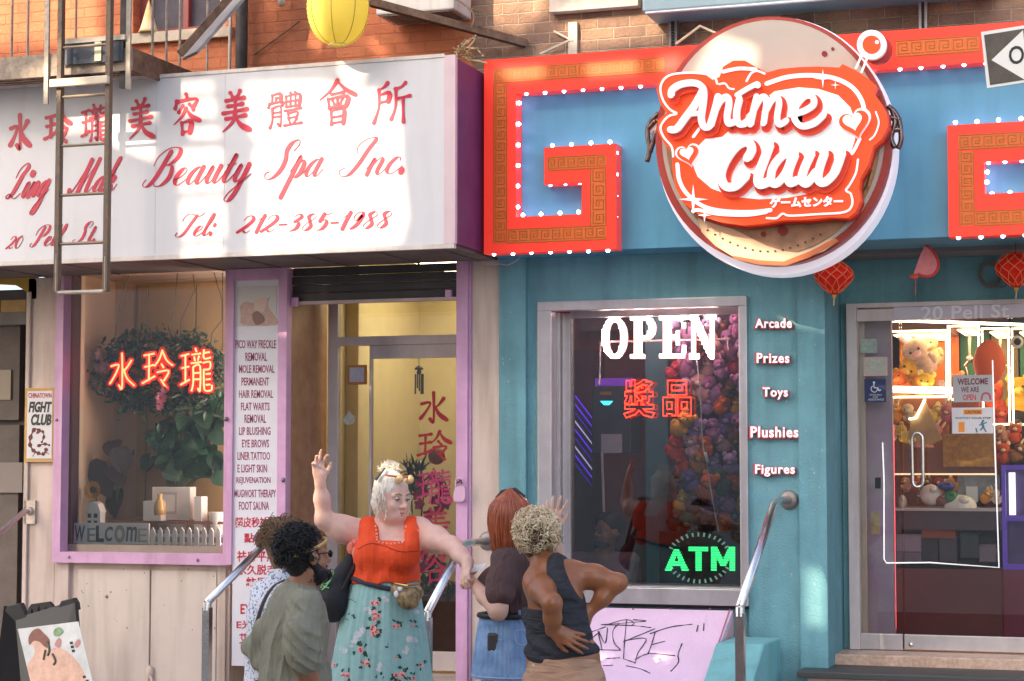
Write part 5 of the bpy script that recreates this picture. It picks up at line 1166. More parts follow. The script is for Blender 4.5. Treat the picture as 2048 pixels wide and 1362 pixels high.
for k in range(10):
    x = 305 + k * 14.6; m.pprism([(x - 4, 1093), (x - 4, 1062), (x, 1055), (x + 4, 1062), (x + 4, 1093)], WY, .012)
m.build('picket', mat('fence_white', (.68, .67, .69), .5), pf)
m = MB().pbox(298, 1068, 447, 1074, WY + .0125, .008).pbox(298, 1085, 447, 1089, WY + .0125, .008); m.build('rail', mat('fence_white', (.68, .67, .69), .5), pf)

# ---- on and behind the spa door
GYD = .55 - .004
nt_ = thing('framed_notice', 'small blue and white notice in an orange frame on the spa sidelight', 'notice', tuple(W(714, 769, GYD)))
MB().pbox(695, 730, 733, 769, GYD - .012, .011).build('frame', mat('orange_frame', (.42, .16, .04), .5), nt_); MB().pbox(699, 735, 728, 764, GYD - .0135, .001).build('sheet', mat('blue_white_sheet', (.42, .43, .52), .6, var=.2, vs=40), nt_)
m = MB(); m.pprism([(687, 834), (694, 829), (697, 820), (704, 829), (711, 833), (707, 847), (694, 850), (686, 845)], GYD - .002, .0012); tag(m.build('sticker', mat('frosted_sticker', (.45, .47, .42), .4, var=.3, vs=50)), 'frosted paw shaped sticker on the spa sidelight below the notice', 'sticker')
wc = thing('wind_chime', 'dark wind chime hanging behind the spa door glass', 'wind chime', tuple(W(838, 786, .72)))
MB().tube([W(837, 690, .72), W(838, 731, .72)], .002, 4).build('cord', M_BLACK, wc); m = MB().lathe(W(838, 736, .72), (0, 0, 1), [(0, .02), (.03, 0), (.03, -.012), (0, -.012)], 14); m.ball(W(838, 744, .72), .018, 8, 6); m.build('top', M_IROND, wc)
m = MB()
for dx in (-7, -3, 1, 5, 8): a_ = W(838 + dx, 748, .72); m.tube([a_, a_ - Vector((0, 0, .10 + .02 * (dx % 3)))], .006, 6)
m.build('chime', mat('chime_metal', (.10, .09, .075), .35, .8), wc)
dl = thing('door_lettering', 'red Chinese characters running down the spa door glass', 'lettering', tuple(W(868, 1170, GYD)))
for ch_, b_, wd, mt in (('水', (838, 784, 897, 850), 7, (.36, .012, .03)), ('玲', (836, 862, 902, 920), 6.5, (.36, .012, .03)), ('瓏', (838, 938, 902, 1008), 5, (.42, .03, .14)), ('美', (838, 1016, 904, 1080), 6, (.30, .012, .05)), ('容', (838, 1094, 902, 1166), 6, (.30, .012, .06))):
    m = MB(); han(m, ch_, *b_, GYD, .0015, wd); m.build('chinese_character', mat('door_vinyl_%d' % b_[1], mt, .45), dl)
pl = thing('paper_lantern', 'round reddish paper lantern dangling inside the spa door', 'lantern', tuple(W(873, 930, .9)))
MB().ball(W(873, 912, .9), (.06, .06, .062), 16, 10).build('shade', mat('dull_red_paper', (.26, .07, .04), .7), pl, smooth=True)
orc = thing('orchid', 'magenta orchid in bloom inside the spa door', 'plant', tuple(W(850, 1150, .95)))
random.seed(3); st = MB(); pth = [(838, 1130), (842, 1040), (850, 980), (868, 948), (888, 962), (900, 1000)]
st.tube([W(x, y, .95) for x, y in smooth_path(pth, 5)], .006, 6); st.tube([W(x, y, .95) for x, y in smooth_path([(838, 1130), (826, 1050), (822, 970)], 5)], .006, 6); st.build('stem', M_LEAF2, orc)
M_MAGP = mat('magenta_petal', (.45, .02, .13), .6, var=.4, vs=30)
for k, (x, y) in enumerate(((842, 966), (850, 985), (836, 990), (866, 955), (880, 965), (888, 985), (872, 1000), (892, 1008), (840, 1010), (858, 1030), (862, 1050), (878, 1020), (850, 1105), (866, 1120), (844, 1135), (876, 1100))):
    flower(orc, W(x, y, .93), .048, 5, M_MAGP, 'blossom', Vector((random.uniform(-.4, .4), -1, random.uniform(-.3, .3))).normalized())
m = MB()
for k in range(90): c = W(random.uniform(812, 846), random.uniform(935, 990), 1.05); leafmesh(m, c, rdir() + Vector((0, 0, .6)), rdir(), .13, .02)
for k in range(60): c = W(random.uniform(838, 905), random.uniform(1090, 1190), 1.05); leafmesh(m, c, rdir() + Vector((0, 0, .2)), rdir(), .14, .045)
m.build('leaves', M_LEAF, orc)
# flesh-pink lock box on the pink jamb
lk = thing('lock_box', 'pink key lock box hooked on the pink door jamb', 'lock', tuple(W(917, 1003, -.06)))
MB().pprism(smooth_path([(908, 982), (912, 974), (926, 972), (930, 980), (929, 998), (922, 1004), (909, 1003), (906, 996)], 4, True), -.07, .038).build('body', mat('pink_box', (.62, .38, .52), .45), lk, bevel=.004)
m = MB(); m.tube([W(x, y, -.05) for x, y in smooth_path([(912, 976), (912, 962), (918, 956), (925, 961), (925, 975)], 4)], .007, 8); m.build('shackle', mat('pink_shackle', (.55, .34, .46), .4), lk, smooth=True)
m = MB(); m.tube([W(x, y, -.075) for x, y in ((914, 966), (922, 960), (924, 968))], .005, 6); m.build('keyhole_cover', M_BLACK, lk)

# ================================================================== ARCADE WINDOW
OY_ = .30
M_LED = emit('led_white_pink', '#ffe6de', 2.6, '#ffffff'); M_LEDR = emit('led_pink', '#ff8a7c', .5, '#ffb0a0')
op = thing('open_sign', 'bright white LED sign reading OPEN in the arcade window', 'sign', tuple(W(1318, 718, OY_)))
for ch_, x0, x1 in (('O', 1203, 1255), ('P', 1260, 1312), ('E', 1318, 1371), ('N', 1378, 1433)):
    y0, y1 = 633 - (x0 - 1203) * .012, 718 - (x0 - 1203) * .006
    m = MB()
    w_ = x1 - x0; h_ = y1 - y0
    def rr(a, b, c, d): return [(x0 + a * w_, y0 + b * h_), (x0 + c * w_, y0 + b * h_), (x0 + c * w_, y0 + d * h_), (x0 + a * w_, y0 + d * h_)]
    if ch_ == 'O': loops = [[[(x0 + w_ / 2 + w_ / 2 * math.cos(t * math.pi / 18), y0 + h_ / 2 + h_ / 2 * math.sin(t * math.pi / 18)) for t in range(36)], [(x0 + w_ / 2 + w_ * .22 * math.cos(t * math.pi / 18), y0 + h_ / 2 + h_ * .38 * math.sin(t * math.pi / 18)) for t in range(36)]]]
    elif ch_ == 'P':
        bowl = [(x0 + .14 * w_, y0), (x0 + .6 * w_, y0)] + [(x0 + w_ * (.6 + .4 * math.sin(t * math.pi / 12)), y0 + h_ * (.28 - .28 * math.cos(t * math.pi / 12))) for t in range(1, 12)] + [(x0 + .6 * w_, y0 + h_ * .56), (x0 + .46 * w_, y0 + h_ * .56), (x0 + .46 * w_, y0 + h_ * .9), (x0 + .58 * w_, y0 + h_ * .9), (x0 + .58 * w_, y1), (x0, y1), (x0, y0 + h_ * .9), (x0 + .14 * w_, y0 + h_ * .9), (x0 + .14 * w_, y0 + h_ * .1), (x0, y0 + h_ * .1), (x0, y0)]
        hole = [(x0 + w_ * .46, y0 + h_ * .1), (x0 + w_ * .56, y0 + h_ * .1)] + [(x0 + w_ * (.56 + .14 * math.sin(t * math.pi / 8)), y0 + h_ * (.28 - .18 * math.cos(t * math.pi / 8))) for t in range(1, 8)] + [(x0 + w_ * .56, y0 + h_ * .46), (x0 + w_ * .46, y0 + h_ * .46)]
        loops = [[bowl, hole]]
    elif ch_ == 'E': loops = [[[(x0 + a * w_, y0 + b * h_) for a, b in ((0, 0), (1, 0), (1, .3), (.86, .3), (.82, .1), (.46, .1), (.46, .43), (.62, .43), (.66, .33), (.76, .33), (.76, .67), (.66, .67), (.62, .55), (.46, .55), (.46, .9), (.82, .9), (.88, .68), (1, .68), (.98, 1), (0, 1), (0, .9), (.14, .9), (.14, .1), (0, .1))]]]
    else: loops = [[[(x0 + a * w_, y0 + b * h_) for a, b in ((0, 0), (.3, 0), (.76, .62), (.76, .1), (.64, .1), (.64, 0), (1, 0), (1, .1), (.92, .1), (.92, 1), (.74, 1), (.24, .34), (.24, .9), (.38, .9), (.38, 1), (0, 1), (0, .9), (.1, .9), (.1, .1), (0, .1))]]]
    for lp in loops: pshape(m, lp, OY_, .02)
    le = m.build('letter', M_LEDR, op)
    # rows of white diodes standing on the letter
    d = MB(); lp = loops[0]
    def inside(x, y):
        c_ = False
        for L in lp:
            n = len(L)
            for i in range(n):
                (xa, ya), (xb, yb) = L[i], L[(i + 1) % n]
                if (ya > y) != (yb > y) and x < (xb - xa) * (y - ya) / (yb - ya) + xa: c_ = not c_
        return c_
    yy = y0 + 2
    while yy < y1:
        xx = x0 + 2
        while xx < x1:
            if inside(xx, yy): p = W(xx, yy, OY_ - .004); d.ball(p, .0052, 5, 4)
            xx += 4.2
        yy += 4.2
    d.build('diode', emit('diode_white', '#fff8f2', 8, '#ffffff'), le)
m = MB()
for a_, b_ in (((1199, 684), (1459, 678)), ((1201, 684), (1199, 770)), ((1455, 679), (1457, 700))): m.tube([W(*a_, OY_ + .03), W(*b_, OY_ + .03)], .0065, 6)
m.build('frame', mat('pink_white_plastic', (.7, .55, .52), .4), op)
m = MB(); tbox(m, 'T', 1366, 640, 1382, 668, OY_ - .02, .01, bold=.02); m.build('hook', M_BLACK, op)
MB().tube([W(1204, 905, .45), W(1208, 1024, .45)], .009, 8).build('lower_rod', mat('pale_rod', (.6, .48, .46), .4), op)
rt = thing('light_tube', 'thin red light tube along the top of the arcade window', 'lamp', tuple(W(1360, 618, .3)))
MB().tube([W(1180, 628, .33), W(1330, 620, .33), W(1420, 615, .33), W(1490, 622, .33)], .008, 8).build('tube', emit('red_tube', '#ff3a1a', 3, '#ff6040'), rt)
# red neon characters
M_RN = emit('red_neon_outline', '#ff2a14', 1.5, '#ff4030')
rn = thing('neon_sign', 'red neon sign of two outlined Chinese characters in the arcade window', 'neon sign', tuple(W(1325, 840, OY_)))
for t_, (x0, y0, x1, y1) in (('獎', (1259, 760, 1322, 838)), ('品', (1337, 762, 1394, 834))):
    m = MB(); tbox(m, t_, x0, y0, x1, y1, OY_ + .02, .3, bold=.025, res=2, outline=.013); m.build('neon_character', M_RN, rn)
# ATM sign
AY = .28
at = thing('atm_sign', 'black panel with green LED letters ATM in a dashed ring in the arcade window corner', 'sign', tuple(W(1400, 1172, AY)))
MB().pbox(1318, 1063, 1484, 1172, AY, .03).build('panel', mat('panel_black', (.02, .018, .018), .35), at, bevel=.004)
M_GR = emit('led_green', '#35ff80', .75, '#50c890'); m = MB(); v_, f_ = None, None
ATM = {'A': ([(1329, 1142), (1349, 1096), (1356, 1096), (1378, 1142), (1364, 1142), (1360, 1131), (1346, 1131), (1342, 1142)], [(1349, 1122), (1357, 1122), (1353, 1110)]), 'T': ([(1377, 1095), (1416, 1095), (1416, 1104), (1403, 1104), (1403, 1142), (1391, 1142), (1391, 1104), (1377, 1104)],), 'M': ([(1422, 1142), (1422, 1094), (1434, 1094), (1446, 1118), (1458, 1094), (1470, 1094), (1470, 1142), (1459, 1142), (1459, 1116), (1450, 1134), (1442, 1134), (1433, 1116), (1433, 1142)],)}
for k_, lp in ATM.items():
    m = MB(); yy = 1095.5
    while yy < 1143:
        xs_ = []
        for L in lp:
            n = len(L)
            for i in range(n):
                (xa, ya), (xb, yb) = L[i], L[(i + 1) % n]
                if (ya > yy) != (yb > yy): xs_.append((xb - xa) * (yy - ya) / (yb - ya) + xa)
        xs_.sort()
        for i in range(0, len(xs_) - 1, 2): m.pbox(xs_[i], yy - 1.9, xs_[i + 1], yy + 1.9, AY - .004, .0035)
        yy += 4.9
    m.build('letter', M_GR, at)
m = MB()
for k in range(34):
    t = R(360 * k / 34 + 4); cx, cy = 1398, 1116; 
    if abs(math.sin(t)) < .42: continue
    m.pprism([(cx + (62 + a * 4) * math.cos(t + b), cy + (47 + a * 4) * math.sin(t + b)) for a, b in ((-1, -.028), (1, -.028), (1, .028), (-1, .028))], AY - .003, .0025)
m.build('dashed_ring', emit('led_pale', '#b8ffe0', .12, '#a0b8b0'), at)
# cord, hanging board, pillar
m = MB(); m.tube([W(x, y, .33) for x, y in smooth_path([(1393, 718), (1400, 780), (1405, 880), (1414, 930), (1425, 1000), (1438, 1066)], 5)], .005, 6); m.tube([W(1410, 905, .33), W(1416, 925, .33)], .012, 6)
tag(m.build('power_cord', mat('white_cord', (.62, .55, .56), .5), smooth=True), 'white power cord with a switch hanging down from the OPEN sign', 'cord')
hb = thing('kiosk', 'dark grey kiosk panel with a white paper and a cyan light in the arcade window', 'kiosk', tuple(W(1225, 905, .5)))
MB().pbox(1184, 772, 1262, 908, .5, .25).build('body', mat('kiosk_grey', (.055, .06, .075), .4, .3, var=.2), hb, bevel=.008)
MB().pbox(1202, 868, 1244, 906, .496, .003).build('paper', mat('kiosk_paper', (.42, .37, .42), .6, var=.1, vs=30), hb)
m = MB(); m.pprism([(1200, 802), (1226, 802), (1218, 810), (1208, 810)], .495, .004); m.build('screen_light', emit('cyan_light', '#35c8d8', 1.5), hb); m = MB(); m.pbox(1200, 783, 1222, 790, .495, .004); m.build('label_strip', mat('amber_strip', (.35, .13, .03), .5), hb)
pm = thing('arcade_machine', 'arcade machine edge with slanting purple light strips at the left of the arcade window', 'arcade machine', tuple(W(1165, 1100, .8)))
MB().pbox(1120, 700, 1186, 1180, .9, .3).build('cabinet', mat('machine_dark', (.06, .02, .03), .4, var=.3), pm)
m = MB()
for k in range(9):
    y = 790 + k * 17; m.pprism([(1150, y), (1183, y + 44), (1183, y + 47), (1150, y + 4)], .885, .01)
    m.slot((k % 3)); 
m.build('light_strip', [emit('purple_strip', '#6a2cff', .28), emit('violet_strip', '#4a20c8', .14), emit('pale_strip', '#d8c8ff', .22)], pm)
MB().pbox(1190, 756, 1262, 771, .92, .05).build('marquee', emit('violet_glow', '#7a3cc8', .12), pm)
m = MB().pbox(1291, 560, 1336, 1210, .75, .3); tag(m.build('pillar', mat('teal_pillar', (.05, .15, .18), .6, var=.1)), 'dark teal pillar inside the arcade window', 'pillar')
ds = MB().pbox(1146, 560, 1340, 660, 1.1, .04); tag(ds.build('dark_screen', mat('murky_panel', (.13, .10, .10), .5, var=.3)), 'murky panel behind the OPEN sign', 'panel')
# pile of plush toys: each its own body with ears
PLC = [('#9a6a98', '#c88ab8'), ('#c05818', '#e08828'), ('#a88ab8', '#d0b8d8'), ('#c89a28', '#e8c860'), ('#a83048', '#d86078'), ('#6a5a90', '#9888c0'), ('#d0a8a8', '#f0d0c8'), ('#5a3a30', '#8a5a48'), ('#b8782a', '#e0a860'), ('#8a8aa8', '#c8c8d8'), ('#3a5a48', '#6a9070'), ('#d83818', '#f06030')]
random.seed(21)
def plush(c, r, col, label, kind):
    t = thing('plush_toy', label, 'plush toy', tuple(c), 'plush toys heaped in the arcade window')
    mb_ = mat('plush_' + col[0][1:], col[0], .9, var=.3, vs=30, bump=.4, bs=120); ml = mat('plush_' + col[1][1:], col[1], .9, bump=.4, bs=120)
    tilt = Matrix.Rotation(random.uniform(-.7, .7), 3, 'Y') @ Matrix.Rotation(random.uniform(-.4, .4), 3, 'X')
    q = lambda v: Vector(c) + tilt @ Vector(v)
    MB().ball(q((0, 0, -.55 * r)), (r * .72, r * .6, r * .75), 12, 8, tilt).build('body', mb_, t, smooth=True)
    hd = MB().ball(q((0, -.1 * r, .45 * r)), (r * .72, r * .65, r * .62), 12, 8, tilt).build('head', mb_, t, smooth=True)
    for s in (-1, 1):
        if kind == 0: MB().ball(q((s * r * .5, 0, r * 1.0)), (r * .26, r * .15, r * .28), 8, 6, tilt).build('ear', ml, hd, smooth=True)
        elif kind == 1: MB().ball(q((s * r * .3, .05 * r, r * 1.3)), (r * .16, r * .1, r * .5), 8, 6, tilt).build('ear', ml, hd, smooth=True)
        MB().ball(q((s * r * .62, -.25 * r, -.4 * r)), (r * .2, r * .2, r * .36), 8, 6, tilt).build('arm', mb_, t, smooth=True)
        MB().ball(q((s * r * .26, -.72 * r, .5 * r)), r * .075, 6, 5).build('eye', M_BLACK, hd)
    MB().ball(q((0, -.66 * r, .3 * r)), (r * .28, r * .16, r * .2), 8, 6, tilt).build('muzzle', ml, hd, smooth=True)
ORD = ['top', 'second', 'third', 'fourth', 'fifth', 'sixth', 'seventh', 'eighth', 'ninth', 'tenth', 'bottom']
CN = {'#9a6a98': 'mauve', '#c05818': 'orange', '#a88ab8': 'lilac', '#c89a28': 'mustard', '#a83048': 'crimson', '#6a5a90': 'violet', '#d0a8a8': 'pale pink', '#5a3a30': 'dark brown', '#b8782a': 'caramel', '#8a8aa8': 'grey blue', '#3a5a48': 'dark green', '#d83818': 'scarlet'}
for row in range(11):
    for colm in range(5):
        px = 1350 + colm * 31 + (row % 2) * 15 + random.uniform(-6, 6); py = 655 + row * 39 + random.uniform(-8, 8)
        if px > 1492: continue
        if px < 1365 and 860 < py < 960: ci = 11
        elif row < 4: ci = random.choice([0, 2, 4, 6, 7, 9])
        else: ci = random.choice([1, 2, 3, 5, 6, 7, 8, 0, 10, 3])
        cn = PLC[ci]; kd = random.choice([0, 0, 1, 2])
        side = ['left edge', 'left of centre', 'centre', 'right of centre', 'right edge'][colm]
        plush(W(px, py, .52 + random.random() * .14), random.uniform(.05, .088), cn, '%s plush toy %s, row %s of the heap, %s' % (CN[cn[0]], ['with round ears', 'with long ears', 'without ears'][kd], ORD[row], side), kd)
m = MB().pbox(1336, 560, 1520, 1240, .82, .04); tag(m.build('backing_board', mat('dark_violet_board', (.10, .05, .07), .7, var=.5, vs=8)), 'dark board behind the heap of plush toys', 'board')

# ================================================================== ARCADE ENTRANCE
GE = .55 - .003
hl = MB(); tbox(hl, '20 Pell St', 1842, 613, 2018, 641, .55 - .046, .004, slope=-.035, bold=.015, space=1.05)
t = tag(hl.build('street_address', mat('pale_vinyl', (.66, .64, .68), .5)), 'pale lettering reading 20 Pell St on the metal bar above the arcade door', 'lettering')
m = MB().pbox(1721, 678, 1754, 706, GE - .004, .003); tag(m.build('sticker', mat('green_sticker', (.28, .36, .31), .6, var=.25, vs=60)), 'topmost sticker on the sidelight, small and grey green', 'sticker')
st = thing('sticker', 'cream bordered notice on the sidelight above the blue accessibility sign', 'sticker', tuple(W(1752, 752, GE)))
MB().pbox(1727, 714, 1775, 752, GE - .004, .003).build('border', mat('cream_border', (.52, .40, .34), .6), st); MB().pbox(1732, 718, 1771, 745, GE - .0055, .001).build('sheet', mat('grey_green_sheet', (.42, .42, .36), .6, var=.25, vs=60), st)
acs = thing('accessible_sign', 'navy blue sign with white wheelchair symbol on the arcade sidelight', 'sign', tuple(W(1750, 805, GE)))
MB().pbox(1729, 758, 1772, 804, GE - .005, .004).build('plate', mat('navy_plastic', (.018, .03, .11), .4), acs)
m = MB(); q_ = lambda L, w_: ribbon(m, [p for p in smooth_path(L, 4)], [w_] * len(smooth_path(L, 4)), GE - .0055, .0008)
m.pprism(pcirc(1748, 765, 2.4, 2.4, 10), GE - .0066, .001); q_([(1748, 768), (1748.5, 775), (1755, 775.5)], 2.2); q_([(1755, 775.5), (1758, 781), (1761, 780)], 2.2); q_([(1745, 772), (1742, 777), (1745, 783), (1751, 784), (1755, 779)], 1.6)
m.build('symbol', mat('white_print', (.72, .72, .76), .5), acs)
m = MB(); tbox(m, 'AVAILABLE', 1739, 788, 1764, 791, GE - .0055, .0008); tbox(m, 'FOR', 1746, 792.5, 1756, 795.5, GE - .0055, .0008); tbox(m, 'ASSISTANCE', 1736, 797, 1768, 801, GE - .0055, .0008); m.build('lettering', mat('white_print', (.72, .72, .76), .5), acs)
# pillar right behind the sidelight
MB()
m = MB().pbox(1733, 640, 1786, 1285, .72, .06); m.box(W(1733, 900, .72).x - .2, W(1733, 900, .72).x, .72, .78, .8, 3.3)
tag(m.build('partition_panel', mat('grey_lilac_panel', (.46, .42, .46), .55, var=.2, vs=3, col2='#a383ac')), 'grey lilac panel standing behind the arcade sidelight', 'panel')
m = MB().pbox(1741, 1023, 1760, 1068, .716, .003); tag(m.build('sticker', mat('yellow_paper', (.45, .36, .2), .6, var=.2, vs=40)), 'yellowed paper stuck low on the grey lilac panel', 'sticker')
m = MB().pbox(1750, 955, 1761, 977, .56, .02); tag(m.build('door_latch', M_BLACK), 'small black latch on the arcade sidelight', 'latch')
def lightline(label, L, Y, r, mt, name='light_strip'):
    t = MB(); t.tube([W(x, y, Y) for x, y in L], r, 6); return tag(t.build(name, mt), label, 'light')
M_LL = emit('warm_white_led', '#ffe9bc', 2.6, '#ffffff'); M_LP = emit('soft_white_led', '#ece8f0', .35, '#ffffff')
lightline('white light strip framing the lower half of the arcade door like a long U', [(1765, 885), (1768, 960), (1768, 1118), (1773, 1126), (1860, 1125), (1998, 1135), (1990, 900), (1985, 720)], .68, .0048, M_LP)
lightline('thin red light strip standing beside the grey lilac panel', [(1786, 850), (1788, 1010), (1791, 1258)], .8, .006, emit('red_led_line', '#ff4050', 2.0))
# claw machines
def claw_machine(label, x0, x1, y0, ysh, y1, Y, D, hue, body, seed):
    random.seed(seed)
    X0, X1, Z0, Z1 = rect(x0, y0, x1, y1, Y); t = thing('claw_machine', label, 'claw machine', ((X0 + X1) / 2, Y + D / 2, .8), 'claw machines in the arcade')
    zsh = Z(ysh, (x0 + x1) / 2, Y); w_ = .011
    MB().box(X0, X1, Y, Y + D, .8, zsh).build('cabinet', mat('cabinet_' + body[1:], body, .35, var=.15), t, bevel=.01)
    MB().box(X0, X1, Y, Y + D, Z1, Z1 + .12).build('top', mat('cabinet_' + body[1:], body, .35), t)
    m = MB()
    for x in (X0, X1 - w_): m.box(x, x + w_, Y, Y + w_, zsh, Z1)
    m.box(X0 + w_, X1 - w_, Y, Y + w_, Z1 - w_, Z1).box(X0 + w_, X1 - w_, Y, Y + w_, zsh, zsh + w_)
    m.build('light_frame', M_LL, t)
    MB().box(X0, X1, Y + D - .02, Y + D, zsh, Z1).build('back_panel', mat('back_' + hue[1:], hue, .4, var=.2), t)
    MB().box(X0 + .05, X1 - .05, Y + .1, Y + D - .1, Z1 - .03, Z1 - .022).build('ceiling_light', emit('machine_light', '#ffd79a', 2.2), t)
    c = Vector(((X0 + X1) / 2, Y + D / 2, Z1 - .22)); m = MB(); m.tube([c + Vector((0, 0, .2)), c], .012, 8); m.ball(c, .03, 10, 8)
    for k in range(3): a = 2 * math.pi * k / 3; dv = Vector((math.cos(a), math.sin(a), 0)); m.tube([c, c + dv * .07 - Vector((0, 0, .05)), c + dv * .03 - Vector((0, 0, .13))], .006, 6)
    m.build('grabber', M_STEEL, t)
    return t, (X0, X1, zsh, Z1, Y, D)
def bigplush(c, r, cols, label, ear=0, seed=0):
    random.seed(seed); k0 = set(bpy.data.objects.keys())
    plush(c, r, cols, label, ear)
    for n_ in set(bpy.data.objects.keys()) - k0:
        o = bpy.data.objects[n_]
        if 'group' in o: o['group'] = 'prize plush toys in the claw machines'
cm1, g1 = claw_machine('wide claw machine with orange back behind the left part of the arcade door', 1772, 1897, 660, 795, 1130, 2.0, .8, '#d0742a', '#8a4a24', 1)
cm2, g2 = claw_machine('narrow claw machine with green back in the middle of the arcade door', 1900, 1962, 650, 800, 1130, 2.1, .8, '#3f7a66', '#7a3a1c', 2)
cm3, g3 = claw_machine('claw machine with olive back right of the middle one', 1966, 2022, 655, 850, 1130, 2.05, .8, '#8a7a50', '#5a2a20', 3)
cm4, g4 = claw_machine('claw machine at the right edge with a green back', 2026, 2110, 655, 850, 1130, 2.0, .8, '#2f6a55', '#1a0c10', 4)
for args in (((1838, 712, 2.2), .13, ('#b89a90', '#d8a8b0'), 'pinkish grey plush toy in the wide claw machine', 1, 1), ((1815, 745, 2.25), .12, ('#d8a020', '#f0c860'), 'yellow plush toy in the wide claw machine', 0, 2), ((1862, 700, 2.4), .10, ('#c8b890', '#e0d8b0'), 'pale yellow plush toy high in the wide claw machine', 1, 3),
             ((1800, 770, 2.1), .09, ('#d05a18', '#f09040'), 'orange plush toy low at the left of the wide claw machine', 0, 4), ((1850, 772, 2.1), .09, ('#e0b030', '#f0d880'), 'golden plush toy low in the wide claw machine', 0, 5), ((1880, 780, 2.15), .07, ('#b08a88', '#d8b8b0'), 'small rosy plush toy at the right of the wide claw machine', 2, 6),
             ((1918, 770, 2.3), .08, ('#b06a40', '#d8a070'), 'brown plush toy in the narrow claw machine', 0, 7), ((1945, 784, 2.3), .07, ('#d8d0c0', '#f0e8d8'), 'white plush toy in the narrow claw machine', 1, 8), ((1985, 800, 2.25), .11, ('#c84a14', '#e88040'), 'large orange plush toy in the olive claw machine', 0, 9), ((2005, 835, 2.2), .08, ('#a03818', '#d07040'), 'rust red plush toy in the olive claw machine', 2, 10),
             ((2040, 790, 2.2), .12, ('#d8a020', '#f0d060'), 'yellow plush toy at the right edge of the arcade door', 0, 11), ((2036, 850, 2.2), .11, ('#2a2018', '#4a3a2a'), 'dark brown plush toy at the right edge of the arcade door', 2, 12)):
    (px, py, Y), r, cols, lab, ear, sd = args; bigplush(W(px, py, Y), r, cols, lab, ear, sd)
m = MB(); c = W(1978, 668, 1.9); m.ball(c - Vector((0, 0, .2)), (.11, .05, .16), 14, 10); tag(m.build('red_pennant', mat('bright_orange_cloth', (.8, .12, .02), .6), smooth=True), 'bright orange bag hanging in front of the olive claw machine', 'bag')
m = MB(); c = W(2034, 684, 1.9); m.ball(c, .045, 12, 8); m.slot(1).ball(c - Vector((-.005, .03, 0)), .026, 10, 8); tag(m.build('camera_dome', [M_WHITE, M_BLACK], smooth=True), 'white round security camera at the upper right of the arcade door', 'camera')
lightline('warm light bar crossing the wide claw machine', [(1770, 775), (1905, 778)], 1.95, .012, M_LL)
lightline('second warm light bar just below the first', [(1770, 782), (1905, 785)], 1.93, .010, M_LL)
lightline('short warm light bar left of the door handle, low', [(1784, 904), (1818, 905)], 1.7, .012, M_LL)
lightline('tiny upright warm light right of the door handle', [(1876, 905), (1876, 925)], 1.7, .012, M_LL)
lightline('warm light line along the ceiling above the claw machines', [(1725, 646), (1800, 641), (2060, 650)], 1.6, .010, M_LL)
# more prizes on the shelves behind the door
WARM = [('#d8902a', 'amber'), ('#c8501c', 'burnt orange'), ('#e0b850', 'straw yellow'), ('#b83a1c', 'brick red'), ('#c89070', 'tan'), ('#d8c0a0', 'cream'), ('#8a5a30', 'chestnut'), ('#c06a78', 'dusty pink')]
n_ = 0
for row_, (py, Y_, xs_) in enumerate(((826, 1.86, (1790, 1818, 1872, 1893)), (866, 1.8, (1784, 1806, 1868, 2004, 2030)), (905, 1.75, (1836, 1858, 2008, 2036)), (968, 1.5, (1812, 1832, 1856, 1880, 1904)), (992, 1.42, (1838, 1878, 1974, 1992)))):
    for px in xs_:
        cl, cn_m = WARM[(n_ * 5 + row_) % 8]; sd_ = 50 + n_; n_ += 1
        nb = {826: 'under the light bars', 866: 'beside the tan tent', 905: 'on the dark red shelf', 968: 'at the back of the counter', 992: 'at the front of the counter'}[py]
        bigplush(W(px, py, Y_), .062 if py < 950 else .045, (cl, '#e8d0a8'), 'small %s plush toy %s, number %s from the left' % (cn_m, nb, ['one', 'two', 'three', 'four', 'five'][list(xs_).index(px)]), n_ % 3, sd_)
# wooden tent sign and board
m = MB(); m.pprism([(1822, 838), (1850, 800), (1884, 878), (1842, 900), (1815, 880)], 1.72, .03); tag(m.build('toy_tent', mat('tan_tent', (.42, .26, .12), .6, var=.25, vs=12)), 'tan tent shaped display behind the door handle', 'display')
m = MB(); m.tube([W(x, y, 1.7) for x, y in ((1818, 838), (1832, 836), (1850, 798))], .008, 6); tag(m.build('light_strip', M_LL), 'bent warm light line on the tan tent', 'light')
m = MB().pbox(1886, 868, 1992, 934, 1.4, .03); tag(m.build('cork_board', mat('amber_board', (.42, .19, .02), .5, var=.4, vs=25)), 'amber speckled board below the two door notices', 'board')
m = MB().pbox(1772, 934, 1996, 946, 1.42, .25).pbox(1772, 895, 1888, 934, 1.5, .2); tag(m.build('dark_shelf', mat('dark_red_shelf', (.22, .07, .03), .4, var=.3)), 'dark red shelf running behind the arcade door', 'shelf')
MB()
m = MB().pbox(1780, 946.5, 1992, 950, 1.46, .02); tag(m.build('shelf_fill', emit('shelf_fill_glow', '#ffdcb0', .35)), 'added dim warm glow under the dark red shelf, brightening the counter', 'light')  # added glow strip to brighten the counter area, no real light there
